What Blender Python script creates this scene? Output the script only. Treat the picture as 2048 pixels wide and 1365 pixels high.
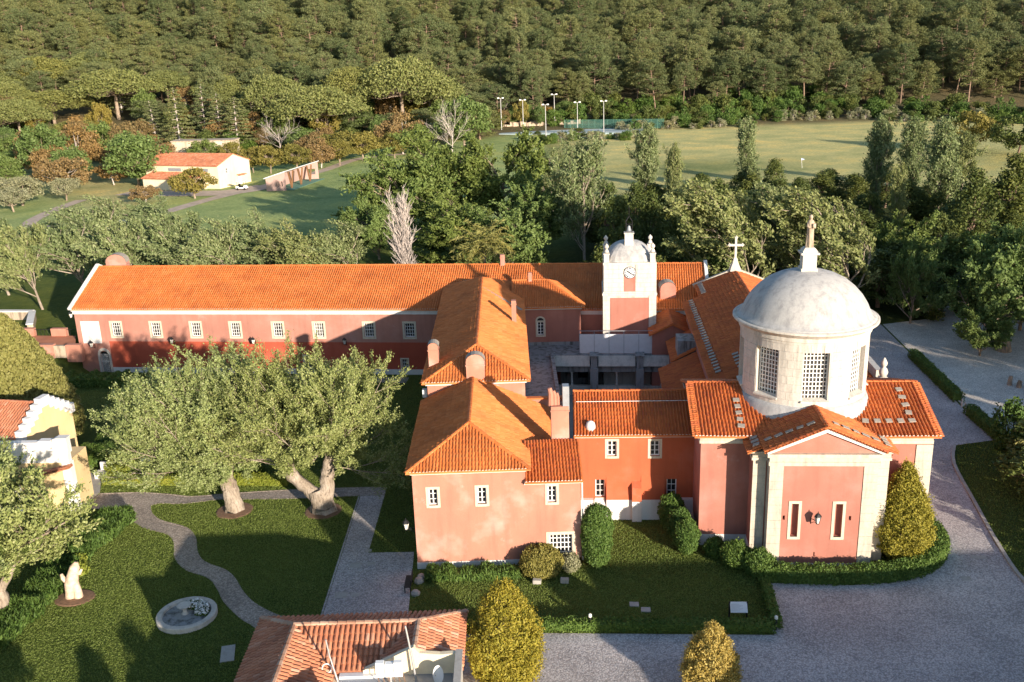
import bpy, bmesh, math, random
import numpy as np
from mathutils import Vector, Matrix, Quaternion
from mathutils.geometry import tessellate_polygon

for o in list(bpy.data.objects): bpy.data.objects.remove(o)
SC = bpy.context.scene
COL = SC.collection
rnd = random.Random(7)

# ------------------------------------------------------------------ camera
CAM_H = 32.0
PITCH = math.radians(17.35); ROLL = math.radians(1.93)
cam_d = bpy.data.cameras.new("camera"); cam = bpy.data.objects.new("camera", cam_d); COL.objects.link(cam)
cam_d.sensor_width = 36.0; cam_d.lens = 1913.0/2048.0*36.0
cam_d.clip_start = 0.5; cam_d.clip_end = 4000
_fw = Vector((0, math.cos(PITCH), -math.sin(PITCH))); _up0 = Vector((0, math.sin(PITCH), math.cos(PITCH))); _rt0 = Vector((1, 0, 0))
_rt = _rt0*math.cos(ROLL) - _up0*math.sin(ROLL); _up = _up0*math.cos(ROLL) + _rt0*math.sin(ROLL)
cam.matrix_world = Matrix(((_rt.x, _up.x, -_fw.x, 0), (_rt.y, _up.y, -_fw.y, 0), (_rt.z, _up.z, -_fw.z, CAM_H), (0, 0, 0, 1)))
SC.camera = cam

# ------------------------------------------------------------------ light
SUN_AZ = math.radians(32.5)      # sun stands to the right of and behind the viewer
SUN_EL = math.radians(12.5)
world = bpy.data.worlds.new("World"); SC.world = world; world.use_nodes = True
wn = world.node_tree.nodes; wl = world.node_tree.links
sky = wn.new('ShaderNodeTexSky'); sky.sky_type = 'NISHITA'; sky.sun_disc = False
sky.sun_elevation = SUN_EL; sky.sun_rotation = math.pi - SUN_AZ
sky.air_density = 1.0; sky.dust_density = 0.5; sky.ozone_density = 1.8
wl.new(sky.outputs['Color'], wn['Background'].inputs['Color']); wn['Background'].inputs['Strength'].default_value = 0.11
sun_d = bpy.data.lights.new("sun", 'SUN'); sun_d.energy = 5.0; sun_d.angle = math.radians(0.6); sun_d.color = (1.0, 0.86, 0.70)
sun = bpy.data.objects.new("sun", sun_d); COL.objects.link(sun)
_sd = Vector((-math.sin(SUN_AZ)*math.cos(SUN_EL), math.cos(SUN_AZ)*math.cos(SUN_EL), -math.sin(SUN_EL)))
sun.rotation_euler = _sd.to_track_quat('-Z', 'Y').to_euler(); sun.location = (60, -60, 60)
SC.view_settings.view_transform = 'Standard'; SC.view_settings.look = 'None'; SC.view_settings.gamma = 1.0
SC.view_settings.exposure = 1.0
SC.view_settings.use_curve_mapping = False
try:
    SC.cycles.max_bounces = 6; SC.cycles.diffuse_bounces = 3; SC.cycles.transmission_bounces = 3; SC.cycles.transparent_max_bounces = 4
except Exception: pass

# ------------------------------------------------------------------ helpers
ORG = {}
def meta(o, label=None, cat=None, group=None, kind=None):
    if label: o['label'] = label
    if cat: o['category'] = cat
    if group: o['group'] = group
    if kind: o['kind'] = kind
    return o
def thing(name, loc, label, cat, group=None):
    o = bpy.data.objects.new(name, None); o.empty_display_size = 0.3; COL.objects.link(o)
    o.location = loc; ORG[o] = Vector(loc)
    return meta(o, label, cat, group)
class MB:
    def __init__(s): s.v = []; s.f = []
    def add(s, vs, fs):
        o = len(s.v); s.v.extend([tuple(p) for p in vs]); s.f.extend([tuple(i+o for i in f) for f in fs])
    def quad(s, *p): s.add(p, [tuple(range(len(p)))])
    def box8(s, p):   # p: 4 bottom, 4 top
        s.add(p, [(3,2,1,0),(4,5,6,7),(0,1,5,4),(1,2,6,5),(2,3,7,6),(3,0,4,7)])
    def box(s, fr, u0, u1, d0, d1, z0, z1):
        s.box8([fr(u0,d0,z0), fr(u1,d0,z0), fr(u1,d1,z0), fr(u0,d1,z0), fr(u0,d0,z1), fr(u1,d0,z1), fr(u1,d1,z1), fr(u0,d1,z1)])
    def bar(s, a, b, w, h=None, up=Vector((0,0,1))):
        a = Vector(a); b = Vector(b); h = h or w; d = (b-a).normalized()
        if abs(d.dot(up)) > 0.98: up = Vector((0,1,0))
        x = d.cross(up).normalized()*w/2; y = x.cross(d).normalized()*h/2
        s.box8([a-x-y, a+x-y, b+x-y, b-x-y, a-x+y, a+x+y, b+x+y, b-x+y])
    def tube(s, pts, rad, n=8, cap=True):
        pts = [Vector(p) for p in pts]
        if not isinstance(rad, (list, tuple)): rad = [rad]*len(pts)
        o = len(s.v); ref = None
        for i, p in enumerate(pts):
            d = (pts[min(i+1, len(pts)-1)] - pts[max(i-1, 0)])
            d = d.normalized() if d.length > 1e-9 else Vector((0,0,1))
            if ref is None: ref = d.orthogonal().normalized()
            ref = (ref - d*ref.dot(d)); ref = ref.normalized() if ref.length > 1e-6 else d.orthogonal().normalized()
            b = d.cross(ref)
            for k in range(n):
                a = 2*math.pi*k/n; s.v.append(tuple(p + (ref*math.cos(a) + b*math.sin(a))*rad[i]))
        for i in range(len(pts)-1):
            for k in range(n):
                s.f.append((o+i*n+k, o+i*n+(k+1) % n, o+(i+1)*n+(k+1) % n, o+(i+1)*n+k))
        if cap:
            s.f.append(tuple(o+k for k in reversed(range(n)))); s.f.append(tuple(o+(len(pts)-1)*n+k for k in range(n)))
    def lathe(s, c, prof, n=24, a0=0.0, sx=1.0, sy=1.0):
        o = len(s.v); c = Vector(c)
        for r, z in prof:
            for k in range(n):
                a = a0+2*math.pi*k/n; s.v.append((c.x+r*math.cos(a)*sx, c.y+r*math.sin(a)*sy, c.z+z))
        for i in range(len(prof)-1):
            for k in range(n): s.f.append((o+i*n+k, o+i*n+(k+1) % n, o+(i+1)*n+(k+1) % n, o+(i+1)*n+k))
        s.f.append(tuple(o+k for k in reversed(range(n)))); s.f.append(tuple(o+(len(prof)-1)*n+k for k in range(n)))
    def build(s, name, mat, parent=None, smooth=False, kind=None, root=None):
        me = bpy.data.meshes.new(name)
        org = Vector((0,0,0)); p = parent
        while p is not None:
            org = org + Vector(p.location); p = p.parent
        vs = [(v[0]-org.x, v[1]-org.y, v[2]-org.z) for v in s.v]
        me.from_pydata(vs, [], s.f); me.update()
        if mat: me.materials.append(mat)
        if smooth: me.polygons.foreach_set('use_smooth', [True]*len(me.polygons))
        o = bpy.data.objects.new(name, me); COL.objects.link(o)
        if parent: o.parent = parent
        if kind: o['kind'] = kind
        return o
def frame(x, y, z=0.0, phi=0.0):
    a = math.radians(phi); ux, uy = math.cos(a), -math.sin(a); dx, dy = math.sin(a), math.cos(a)
    return lambda u, d, h: Vector((x+u*ux+d*dx, y+u*uy+d*dy, z+h))
def S(a): a = max(0.0, min(1.0, a)); return a*a*(3-2*a)
def T(x, y):
    z = max(3.0*S((y-110)/60), 3.0*S((y-97)/9)*S((-8-x)/14), 3.0*S((y-85)/10)*S((-45.5-x)/3.5))
    h = y - (330-40*S((20-x)/120))
    if h > -20: z += 0.21*((h+20)**2/80 if h < 20 else h)
    return z

# ------------------------------------------------------------------ materials
def newmat(name):
    m = bpy.data.materials.new(name); m.use_nodes = True
    return m, m.node_tree.nodes, m.node_tree.links, m.node_tree.nodes['Principled BSDF']
def noise(n, l, scale, detail=4, rough=0.55, vec=None, stretch=None):
    t = n.new('ShaderNodeTexNoise'); t.inputs['Scale'].default_value = scale; t.inputs['Detail'].default_value = detail; t.inputs['Roughness'].default_value = rough
    g = n.new('ShaderNodeNewGeometry'); src = g.outputs['Position']
    if stretch:
        mp = n.new('ShaderNodeMapping'); mp.inputs['Scale'].default_value = stretch; l.new(src, mp.inputs['Vector']); src = mp.outputs['Vector']
    l.new(src, t.inputs['Vector']); return t
def ramp(n, l, fac, stops):
    r = n.new('ShaderNodeValToRGB'); e = r.color_ramp.elements
    e[0].position = stops[0][0]; e[0].color = (*stops[0][1], 1); e[1].position = stops[-1][0]; e[1].color = (*stops[-1][1], 1)
    for p, c in stops[1:-1]:
        x = e.new(p); x.color = (*c, 1)
    l.new(fac, r.inputs['Fac']); return r
def mixc(n, l, a, b, fac, mode='MIX'):
    m = n.new('ShaderNodeMix'); m.data_type = 'RGBA'; m.blend_type = mode
    for i, s in ((6, a), (7, b)):
        if hasattr(s, 'is_linked'): l.new(s, m.inputs[i])
        else: m.inputs[i].default_value = (*s, 1)
    if hasattr(fac, 'is_linked'): l.new(fac, m.inputs[0])
    else: m.inputs[0].default_value = fac
    return m.outputs[2]
def bump(n, l, b, h, strength, dist):
    u = n.new('ShaderNodeBump'); u.inputs['Strength'].default_value = strength; u.inputs['Distance'].default_value = dist
    l.new(h, u.inputs['Height']); l.new(u.outputs['Normal'], b.inputs['Normal'])
def mul(c, k): return tuple(min(1.0, x*k) for x in c)
def plaster(name, col, stain=0.5, pale=0.15, rough=0.9):
    m, n, l, b = newmat(name); b.inputs['Roughness'].default_value = rough
    big = noise(n, l, 0.35, 5); fine = noise(n, l, 14, 4); streak = noise(n, l, 1.0, 4, stretch=(2.2, 2.2, 0.22))
    c1 = ramp(n, l, big.outputs['Fac'], [(0.3, mul(col, 0.86)), (0.52, col), (0.75, tuple(x+(1-x)*pale*0.5 for x in mul(col, 1.06)))])
    c2 = ramp(n, l, streak.outputs['Fac'], [(0.30, mul((1,1,1), 1-0.17*stain)), (0.52, (1,1,1)), (1.0, (1,1,1))])
    c = mixc(n, l, c1.outputs['Color'], c2.outputs['Color'], 1.0, 'MULTIPLY')
    c3 = ramp(n, l, fine.outputs['Fac'], [(0.3, (0.93,0.93,0.93)), (0.7, (1,1,1))])
    c = mixc(n, l, c, c3.outputs['Color'], 1.0, 'MULTIPLY')
    pt = noise(n, l, 0.55, 6, 0.7); pm = ramp(n, l, pt.outputs['Fac'], [(0.62, (0,0,0)), (0.70, (1,1,1))])
    f = n.new('ShaderNodeMath'); f.operation = 'MULTIPLY'; f.inputs[1].default_value = pale; l.new(pm.outputs['Color'], f.inputs[0])
    c = mixc(n, l, c, tuple(x+(0.8-x)*0.5 for x in col), f.outputs[0])
    l.new(c, b.inputs['Base Color']); bump(n, l, b, fine.outputs['Fac'], 0.25, 0.02); return m
def stone(name, col, dark=(0.22,0.21,0.19), amt=0.5, rough=0.88):
    m, n, l, b = newmat(name); b.inputs['Roughness'].default_value = rough
    g = noise(n, l, 0.9, 8, 0.65); f = noise(n, l, 9, 5); st = noise(n, l, 1.4, 6, 0.65, stretch=(1.6, 1.6, 0.3))
    r1 = ramp(n, l, f.outputs['Fac'], [(0.3, mul(col, 0.88)), (0.7, mul(col, 1.06))])
    r2 = ramp(n, l, st.outputs['Fac'], [(0.34, (1,1,1)), (0.52, (0,0,0)), (1.0, (0,0,0))])
    fm = n.new('ShaderNodeMath'); fm.operation = 'MULTIPLY'; fm.inputs[1].default_value = amt; l.new(r2.outputs['Color'], fm.inputs[0])
    c = mixc(n, l, r1.outputs['Color'], dark, fm.outputs[0])
    gi = n.new('ShaderNodeNewGeometry'); r3 = ramp(n, l, gi.outputs['Random Per Island'], [(0, (0.84,0.83,0.82)), (1, (1.0,1.0,0.98))])
    c = mixc(n, l, c, r3.outputs['Color'], 1.0, 'MULTIPLY')
    l.new(c, b.inputs['Base Color']); bump(n, l, b, g.outputs['Fac'], 0.3, 0.03); return m
def tile_mat(name, cols, moss=0.0, rough=0.75):
    m, n, l, b = newmat(name); b.inputs['Roughness'].default_value = rough
    gi = n.new('ShaderNodeNewGeometry'); r = ramp(n, l, gi.outputs['Random Per Island'], [(i/(len(cols)-1), c) for i, c in enumerate(cols)])
    pn = noise(n, l, 0.5, 5, 0.6); p = ramp(n, l, pn.outputs['Fac'], [(0.28, (0.70,0.66,0.66)), (0.5, (0.94,0.93,0.93)), (0.7, (1.06,1.08,1.1))])
    c = mixc(n, l, r.outputs['Color'], p.outputs['Color'], 1.0, 'MULTIPLY')
    if moss:
        mn = noise(n, l, 2.2, 7, 0.7); mr = ramp(n, l, mn.outputs['Fac'], [(0.55, (0,0,0)), (0.72, (moss,)*3)])
        c = mixc(n, l, c, (0.10,0.085,0.05), mr.outputs['Color'])
    l.new(c, b.inputs['Base Color']); fn = noise(n, l, 30, 3); bump(n, l, b, fn.outputs['Fac'], 0.2, 0.01); return m
def plain(name, col, rough=0.6, metal=0.0, var=0.1, scale=3.0, emit=None):
    m, n, l, b = newmat(name); b.inputs['Roughness'].default_value = rough; b.inputs['Metallic'].default_value = metal
    t = noise(n, l, scale, 5); r = ramp(n, l, t.outputs['Fac'], [(0.3, mul(col, 1-var)), (0.7, mul(col, 1+var))])
    l.new(r.outputs['Color'], b.inputs['Base Color']); return m
def leaf_mat(name, cols, trans=0.3, objvar=0.35, rough=0.6):
    m, n, l, b = newmat(name); b.inputs['Roughness'].default_value = rough; b.inputs['Specular IOR Level'].default_value = 0.25
    gi = n.new('ShaderNodeNewGeometry'); r = ramp(n, l, gi.outputs['Random Per Island'], [(i/(len(cols)-1), c) for i, c in enumerate(cols)])
    oi = n.new('ShaderNodeObjectInfo'); r2 = ramp(n, l, oi.outputs['Random'], [(0, (1-objvar, 1-objvar*0.8, 1-objvar)), (0.5, (1, 1, 0.95)), (1, (1.0, 0.92, 0.72))])
    c = mixc(n, l, r.outputs['Color'], r2.outputs['Color'], 1.0, 'MULTIPLY')
    l.new(c, b.inputs['Base Color'])
    tr = n.new('ShaderNodeBsdfTranslucent'); l.new(c, tr.inputs['Color']); mx = n.new('ShaderNodeMixShader'); mx.inputs[0].default_value = trans
    out = n['Material Output']; l.new(b.outputs[0], mx.inputs[1]); l.new(tr.outputs[0], mx.inputs[2]); l.new(mx.outputs[0], out.inputs['Surface']); return m

M = {}
M['pink'] = plaster('pink_plaster', (0.46, 0.205, 0.142), 0.8, 0.42)
M['pink2'] = plaster('rose_plaster', (0.43, 0.195, 0.145), 0.7, 0.15)
M['pinkd'] = plaster('chapel_rose_plaster', (0.40, 0.158, 0.115), 0.7, 0.12)
M['orange'] = plaster('orange_plaster', (0.47, 0.112, 0.045), 0.6, 0.08)
M['red'] = plaster('brick_red_plaster', (0.42, 0.08, 0.04), 0.5, 0.05)
M['white'] = plaster('white_limewash', (0.72, 0.70, 0.67), 0.6, 0.0)
M['yellow'] = plaster('yellow_limewash', (0.66, 0.49, 0.26), 0.4, 0.1)
M['cream'] = plaster('cream_render', (0.78, 0.66, 0.46), 0.5, 0.1)
M['ruin'] = plaster('stained_tank_render', (0.60, 0.49, 0.36), 2.2, 0.3)
M['mauve'] = plaster('mauve_render', (0.45, 0.30, 0.26), 0.2, 0.05)
M['stone'] = stone('limestone', (0.56, 0.50, 0.41))
M['stonew'] = stone('pale_limestone', (0.60, 0.56, 0.51), amt=0.45)
M['stonef'] = stone('window_limestone', (0.62, 0.54, 0.42), amt=0.2)
M['mossy'] = stone('mossy_stone', (0.30, 0.31, 0.32), dark=(0.06,0.06,0.05), amt=0.9)
M['rubble'] = stone('rubble_masonry', (0.50, 0.40, 0.30), dark=(0.16,0.12,0.09), amt=0.8)
M['dome'] = stone('dome_render', (0.45, 0.445, 0.445), dark=(0.26,0.26,0.27), amt=0.75)
M['tile'] = tile_mat('orange_clay_tile', [(0.565,0.156,0.031),(0.625,0.183,0.041),(0.666,0.206,0.053),(0.585,0.160,0.031),(0.646,0.219,0.064)], 0.22)
M['tiledeep'] = tile_mat('deep_orange_tile', [(0.496,0.118,0.027),(0.555,0.140,0.030),(0.595,0.163,0.037),(0.456,0.100,0.029)], 0.25)
M['tileold'] = tile_mat('weathered_clay_tile', [(0.40,0.15,0.08),(0.48,0.18,0.09),(0.52,0.22,0.12),(0.44,0.15,0.07),(0.55,0.27,0.17)], 0.35)
M['ridge'] = tile_mat('mortared_ridge', [(0.44,0.24,0.15),(0.52,0.34,0.24),(0.40,0.20,0.12)], 0.5)
M['capstone'] = stone('slate_slab', (0.33, 0.29, 0.25), amt=0.4)
M['mortar'] = plain('white_mortar', (0.75, 0.72, 0.68), 0.9)
M['sash'] = plain('white_paint', (0.80, 0.80, 0.78), 0.5, var=0.03)
M['dark'] = plain('dark_interior', (0.02, 0.02, 0.02), 0.8)
M['iron'] = plain('black_iron', (0.025, 0.025, 0.027), 0.5, 0.4)
M['steel'] = plain('galvanised_steel', (0.40, 0.40, 0.40), 0.5, 0.6)
M['greymetal'] = plain('grey_sheet', (0.30, 0.32, 0.35), 0.5, 0.3)
M['panel'] = plain('white_board', (0.62, 0.63, 0.66), 0.6, var=0.05)
M['soil'] = plain('garden_soil', (0.17, 0.10, 0.06), 0.95, var=0.3, scale=6)
def bark_mat(name, col, dark):
    m, n, l, b = newmat(name); b.inputs['Roughness'].default_value = 0.95
    a = noise(n, l, 3.0, 6, 0.7, stretch=(3.0,3.0,0.5)); c = noise(n, l, 0.8, 5, 0.6)
    r = ramp(n, l, a.outputs['Fac'], [(0.34, dark), (0.5, col), (0.7, mul(col, 1.15))]); r2 = ramp(n, l, c.outputs['Fac'], [(0.35, (0.6,0.57,0.52)), (0.6, (1,1,1))])
    l.new(mixc(n, l, r.outputs['Color'], r2.outputs['Color'], 1.0, 'MULTIPLY'), b.inputs['Base Color']); bump(n, l, b, a.outputs['Fac'], 0.9, 0.12); return m
M['bark'] = bark_mat('pale_bark', (0.36, 0.28, 0.21), (0.13, 0.10, 0.075))
M['barkw'] = bark_mat('white_bark', (0.40, 0.335, 0.27), (0.17, 0.13, 0.10))
M['barkd'] = plain('dark_bark', (0.16, 0.11, 0.08), 0.95, var=0.35, scale=4)
M['barkp'] = plain('pine_bark', (0.23, 0.155, 0.11), 0.95, var=0.3, scale=3)
M['barkg'] = plain('grey_deadwood', (0.46, 0.40, 0.36), 0.9, var=0.25, scale=4)
M['wood'] = plain('brown_timber', (0.22, 0.11, 0.05), 0.7, var=0.2)
M['carved'] = plain('peeled_wood', (0.62, 0.46, 0.34), 0.8, var=0.3, scale=5)
m, n, l, b = newmat('window_glass'); b.inputs['Base Color'].default_value = (0.018, 0.020, 0.024, 1); b.inputs['Roughness'].default_value = 0.12; M['glass'] = m
_o = n.new('ShaderNodeObjectInfo'); _r0 = ramp(n, l, _o.outputs['Random'], [(0.0, (0.012,0.013,0.016)), (0.55, (0.03,0.03,0.034)), (0.8, (0.07,0.068,0.066)), (1.0, (0.16,0.15,0.14))]); _t = noise(n, l, 2.5, 2); _r = ramp(n, l, _t.outputs['Fac'], [(0.35, (0.5,0.5,0.5)), (0.65, (1.3,1.3,1.3))]); l.new(mixc(n, l, _r0.outputs['Color'], _r.outputs['Color'], 1.0, 'MULTIPLY'), b.inputs['Base Color'])
m, n, l, b = newmat('lantern_glass'); b.inputs['Base Color'].default_value = (0.75, 0.73, 0.66, 1); b.inputs['Roughness'].default_value = 0.25; M['lglass'] = m

M['lf_pollard'] = leaf_mat('poplar_leaf', [(0.178,0.234,0.079),(0.268,0.318,0.121),(0.357,0.412,0.180),(0.205,0.263,0.084),(0.446,0.486,0.273)], 0.3, 0.15)
M['lf_wind'] = leaf_mat('willow_leaf', [(0.155,0.205,0.078),(0.240,0.287,0.128),(0.326,0.361,0.186),(0.171,0.223,0.078)], 0.3, 0.22)
M['lf_broad'] = leaf_mat('green_leaf', [(0.109,0.169,0.044),(0.155,0.219,0.063),(0.213,0.281,0.098),(0.121,0.181,0.046)], 0.3, 0.2)
M['lf_ever'] = leaf_mat('evergreen_leaf', [(0.067,0.096,0.025),(0.101,0.131,0.035),(0.143,0.166,0.045),(0.084,0.105,0.027)], 0.15, 0.3)
M['lf_pine'] = leaf_mat('pine_needle', [(0.091,0.119,0.048),(0.142,0.168,0.070),(0.191,0.206,0.091),(0.116,0.140,0.056)], 0.12, 0.38)
M['lf_stone'] = leaf_mat('umbrella_pine_needle', [(0.131,0.158,0.048),(0.184,0.201,0.062),(0.227,0.236,0.088),(0.149,0.175,0.053)], 0.12, 0.15)
M['lf_oak'] = leaf_mat('oak_leaf', [(0.196,0.175,0.042),(0.266,0.224,0.056),(0.224,0.196,0.049),(0.322,0.259,0.077)], 0.25, 0.3)
M['lf_brown'] = leaf_mat('russet_leaf', [(0.238,0.154,0.070),(0.308,0.203,0.091),(0.210,0.154,0.063),(0.364,0.252,0.126)], 0.25, 0.3)
M['lf_orange'] = leaf_mat('amber_leaf', [(0.364,0.182,0.042),(0.448,0.238,0.056),(0.308,0.168,0.042)], 0.25, 0.1)
M['lf_olive'] = leaf_mat('olive_leaf', [(0.196,0.203,0.112),(0.266,0.266,0.161),(0.322,0.315,0.210)], 0.2, 0.15)
M['lf_thuja'] = leaf_mat('thuja_leaf', [(0.210,0.196,0.025),(0.294,0.259,0.036),(0.364,0.308,0.049),(0.168,0.168,0.025)], 0.2, 0.05)
M['lf_gold'] = leaf_mat('golden_leaf', [(0.336,0.238,0.049),(0.462,0.336,0.084),(0.560,0.434,0.140),(0.196,0.168,0.042)], 0.2, 0.05)
M['lf_cypress'] = leaf_mat('cypress_leaf', [(0.182,0.182,0.048),(0.238,0.231,0.070),(0.280,0.259,0.084)], 0.2, 0.05)
M['lf_hedge'] = leaf_mat('hedge_leaf', [(0.063,0.119,0.025),(0.098,0.168,0.036),(0.140,0.210,0.048)], 0.2, 0.2)
M['lf_lime'] = leaf_mat('lime_hedge_leaf', [(0.17,0.22,0.03),(0.24,0.28,0.045),(0.30,0.32,0.06)], 0.25, 0.05)
M['lf_palm'] = leaf_mat('palm_frond', [(0.168,0.175,0.049),(0.238,0.231,0.070),(0.308,0.280,0.098)], 0.2, 0.1)

# ------------------------------------------------------------------ ground
def cobble_mat(name, cols, scale, bumps=0.5):
    m, n, l, b = newmat(name); b.inputs['Roughness'].default_value = 0.85
    v = n.new('ShaderNodeTexVoronoi'); v.inputs['Scale'].default_value = scale; g = n.new('ShaderNodeNewGeometry'); l.new(g.outputs['Position'], v.inputs['Vector'])
    sp = n.new('ShaderNodeSeparateColor'); l.new(v.outputs['Color'], sp.inputs[0])
    r = ramp(n, l, sp.outputs[0], [(i/(len(cols)-1), c) for i, c in enumerate(cols)])
    big = noise(n, l, 0.25, 6, 0.6); rb = ramp(n, l, big.outputs['Fac'], [(0.3, (0.72,0.71,0.70)), (0.7, (1.12,1.1,1.08))])
    c = mixc(n, l, r.outputs['Color'], rb.outputs['Color'], 1.0, 'MULTIPLY')
    j = ramp(n, l, v.outputs['Distance'], [(0.3, (1,1,1)), (0.65, (0.66,0.64,0.62))])
    c = mixc(n, l, c, j.outputs['Color'], 1.0, 'MULTIPLY')
    l.new(c, b.inputs['Base Color'])
    inv = n.new('ShaderNodeMath'); inv.operation = 'SUBTRACT'; inv.inputs[0].default_value = 1.0; l.new(v.outputs['Distance'], inv.inputs[1])
    bump(n, l, b, inv.outputs[0], bumps, 0.03); return m
M['cobble'] = cobble_mat('basalt_setts', [(0.343,0.335,0.348),(0.515,0.498,0.505),(0.652,0.618,0.610),(0.429,0.412,0.418)], 11.0)
M['path'] = cobble_mat('path_setts', [(0.286,0.247,0.215),(0.416,0.358,0.312),(0.520,0.455,0.390),(0.338,0.293,0.260)], 9.0)
M['gravel'] = cobble_mat('pale_gravel', [(0.614,0.576,0.529),(0.736,0.690,0.629),(0.828,0.782,0.721)], 9.0, 0.3)
M['asphalt'] = plain('worn_asphalt', (0.46, 0.36, 0.28), 0.9, var=0.2, scale=0.8)
M['slab'] = stone('paving_slab', (0.42, 0.40, 0.37), amt=0.4)
M['court'] = plain('tennis_acrylic', (0.30, 0.38, 0.40), 0.7, var=0.08)

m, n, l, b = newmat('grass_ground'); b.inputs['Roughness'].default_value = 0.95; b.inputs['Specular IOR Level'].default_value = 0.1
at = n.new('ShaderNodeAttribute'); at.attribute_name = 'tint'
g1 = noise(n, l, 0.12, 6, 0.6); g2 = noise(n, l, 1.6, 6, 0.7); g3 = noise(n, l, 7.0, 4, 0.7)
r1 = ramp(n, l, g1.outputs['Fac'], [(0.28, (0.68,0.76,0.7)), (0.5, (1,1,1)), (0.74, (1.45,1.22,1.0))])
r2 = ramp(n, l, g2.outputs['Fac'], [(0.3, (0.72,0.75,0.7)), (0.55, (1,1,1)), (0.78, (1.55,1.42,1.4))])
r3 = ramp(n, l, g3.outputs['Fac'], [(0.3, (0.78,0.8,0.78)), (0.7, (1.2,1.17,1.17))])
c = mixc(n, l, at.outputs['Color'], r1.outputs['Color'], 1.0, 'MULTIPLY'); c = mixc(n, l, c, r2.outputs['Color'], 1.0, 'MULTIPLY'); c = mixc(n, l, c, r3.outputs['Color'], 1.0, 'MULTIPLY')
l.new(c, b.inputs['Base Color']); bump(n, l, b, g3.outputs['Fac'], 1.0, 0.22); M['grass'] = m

def tint(x, y):
    def mixt(a, b, t): return tuple(p*(1-t)+q*t for p, q in zip(a, b))
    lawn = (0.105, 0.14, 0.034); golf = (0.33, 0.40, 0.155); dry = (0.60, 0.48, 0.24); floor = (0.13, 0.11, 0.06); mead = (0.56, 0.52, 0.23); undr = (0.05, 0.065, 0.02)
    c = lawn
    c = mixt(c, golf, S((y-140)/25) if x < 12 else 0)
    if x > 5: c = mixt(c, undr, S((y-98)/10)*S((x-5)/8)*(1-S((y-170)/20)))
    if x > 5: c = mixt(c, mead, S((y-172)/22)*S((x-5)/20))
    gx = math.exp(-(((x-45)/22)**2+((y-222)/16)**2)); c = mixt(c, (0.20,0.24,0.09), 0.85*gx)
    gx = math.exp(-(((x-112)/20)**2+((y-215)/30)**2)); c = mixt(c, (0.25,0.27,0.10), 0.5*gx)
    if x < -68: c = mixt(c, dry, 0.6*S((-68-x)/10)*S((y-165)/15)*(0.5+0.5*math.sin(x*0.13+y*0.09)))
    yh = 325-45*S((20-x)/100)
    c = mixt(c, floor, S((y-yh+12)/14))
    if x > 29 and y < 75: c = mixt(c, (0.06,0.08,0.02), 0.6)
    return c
def build_terrain():
    xs = list(np.arange(-520, -140, 10))+list(np.arange(-140, 150, 2.5))+list(np.arange(150, 521, 10))
    ys = list(np.arange(-60, 30, 6))+list(np.arange(30, 120, 1.5))+list(np.arange(120, 360, 4))+list(np.arange(360, 860, 12))
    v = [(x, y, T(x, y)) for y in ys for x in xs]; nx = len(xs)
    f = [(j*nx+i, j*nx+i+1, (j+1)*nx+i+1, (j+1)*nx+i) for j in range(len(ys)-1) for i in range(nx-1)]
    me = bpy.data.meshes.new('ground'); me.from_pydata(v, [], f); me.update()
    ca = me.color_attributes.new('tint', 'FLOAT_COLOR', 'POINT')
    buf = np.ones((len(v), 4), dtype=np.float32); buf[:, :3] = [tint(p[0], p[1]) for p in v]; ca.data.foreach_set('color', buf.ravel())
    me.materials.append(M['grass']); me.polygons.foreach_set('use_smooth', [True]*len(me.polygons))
    o = bpy.data.objects.new('ground', me); COL.objects.link(o); o['kind'] = 'structure'
build_terrain()
def sheet(name, pts, z, mat, kind='structure', parent=None):
    tri = tessellate_polygon([[Vector((p[0], p[1], 0)) for p in pts]])
    mb = MB(); mb.add([(p[0], p[1], z) for p in pts], [tuple(t) for t in tri])
    o = mb.build(name, mat, parent)
    if kind: o['kind'] = kind
    return o
def smooth(pts, k=4):
    out = []; n_ = len(pts)
    for i in range(n_-1):
        p0 = pts[max(i-1, 0)]; p1 = pts[i]; p2 = pts[i+1]; p3 = pts[min(i+2, n_-1)]
        for j in range(k):
            t = j/k; out.append(tuple(0.5*((2*b)+(-a+c)*t+(2*a-5*b+4*c-d)*t*t+(-a+3*b-3*c+d)*t**3) for a, b, c, d in zip(p0, p1, p2, p3)))
    out.append(tuple(pts[-1])); return out
def kerb(name, pts, w, h, mat, z=0.0):
    mb = MB()
    for a, b in zip(pts[:-1], pts[1:]):
        a = Vector((a[0], a[1], z+h/2)); b = Vector((b[0], b[1], z+h/2)); mb.bar(a, b+(b-a)*0.02, w, h)
    o = mb.build(name, mat); o['kind'] = 'structure'; return o
def strip(name, pts, w, mat, dz=0.06):
    """a lane draped over the terrain"""
    pts = smooth(pts, 8); mb = MB(); row = []
    for i, p in enumerate(pts):
        a = Vector(pts[max(i-1, 0)]); b = Vector(pts[min(i+1, len(pts)-1)]); d = (b-a).normalized(); nrm = Vector((-d.y, d.x)); ww = w if not isinstance(w, (list, tuple)) else w[0]
        r = []
        for k in range(5):
            q = Vector(p[:2])+nrm*(k/4-0.5)*ww; r.append((q.x, q.y, T(q.x, q.y)+dz))
        row.append(r)
    for i in range(len(row)-1):
        for k in range(4): mb.quad(row[i][k], row[i][k+1], row[i+1][k+1], row[i+1][k])
    o = mb.build(name, mat); o['kind'] = 'structure'; return o

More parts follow.
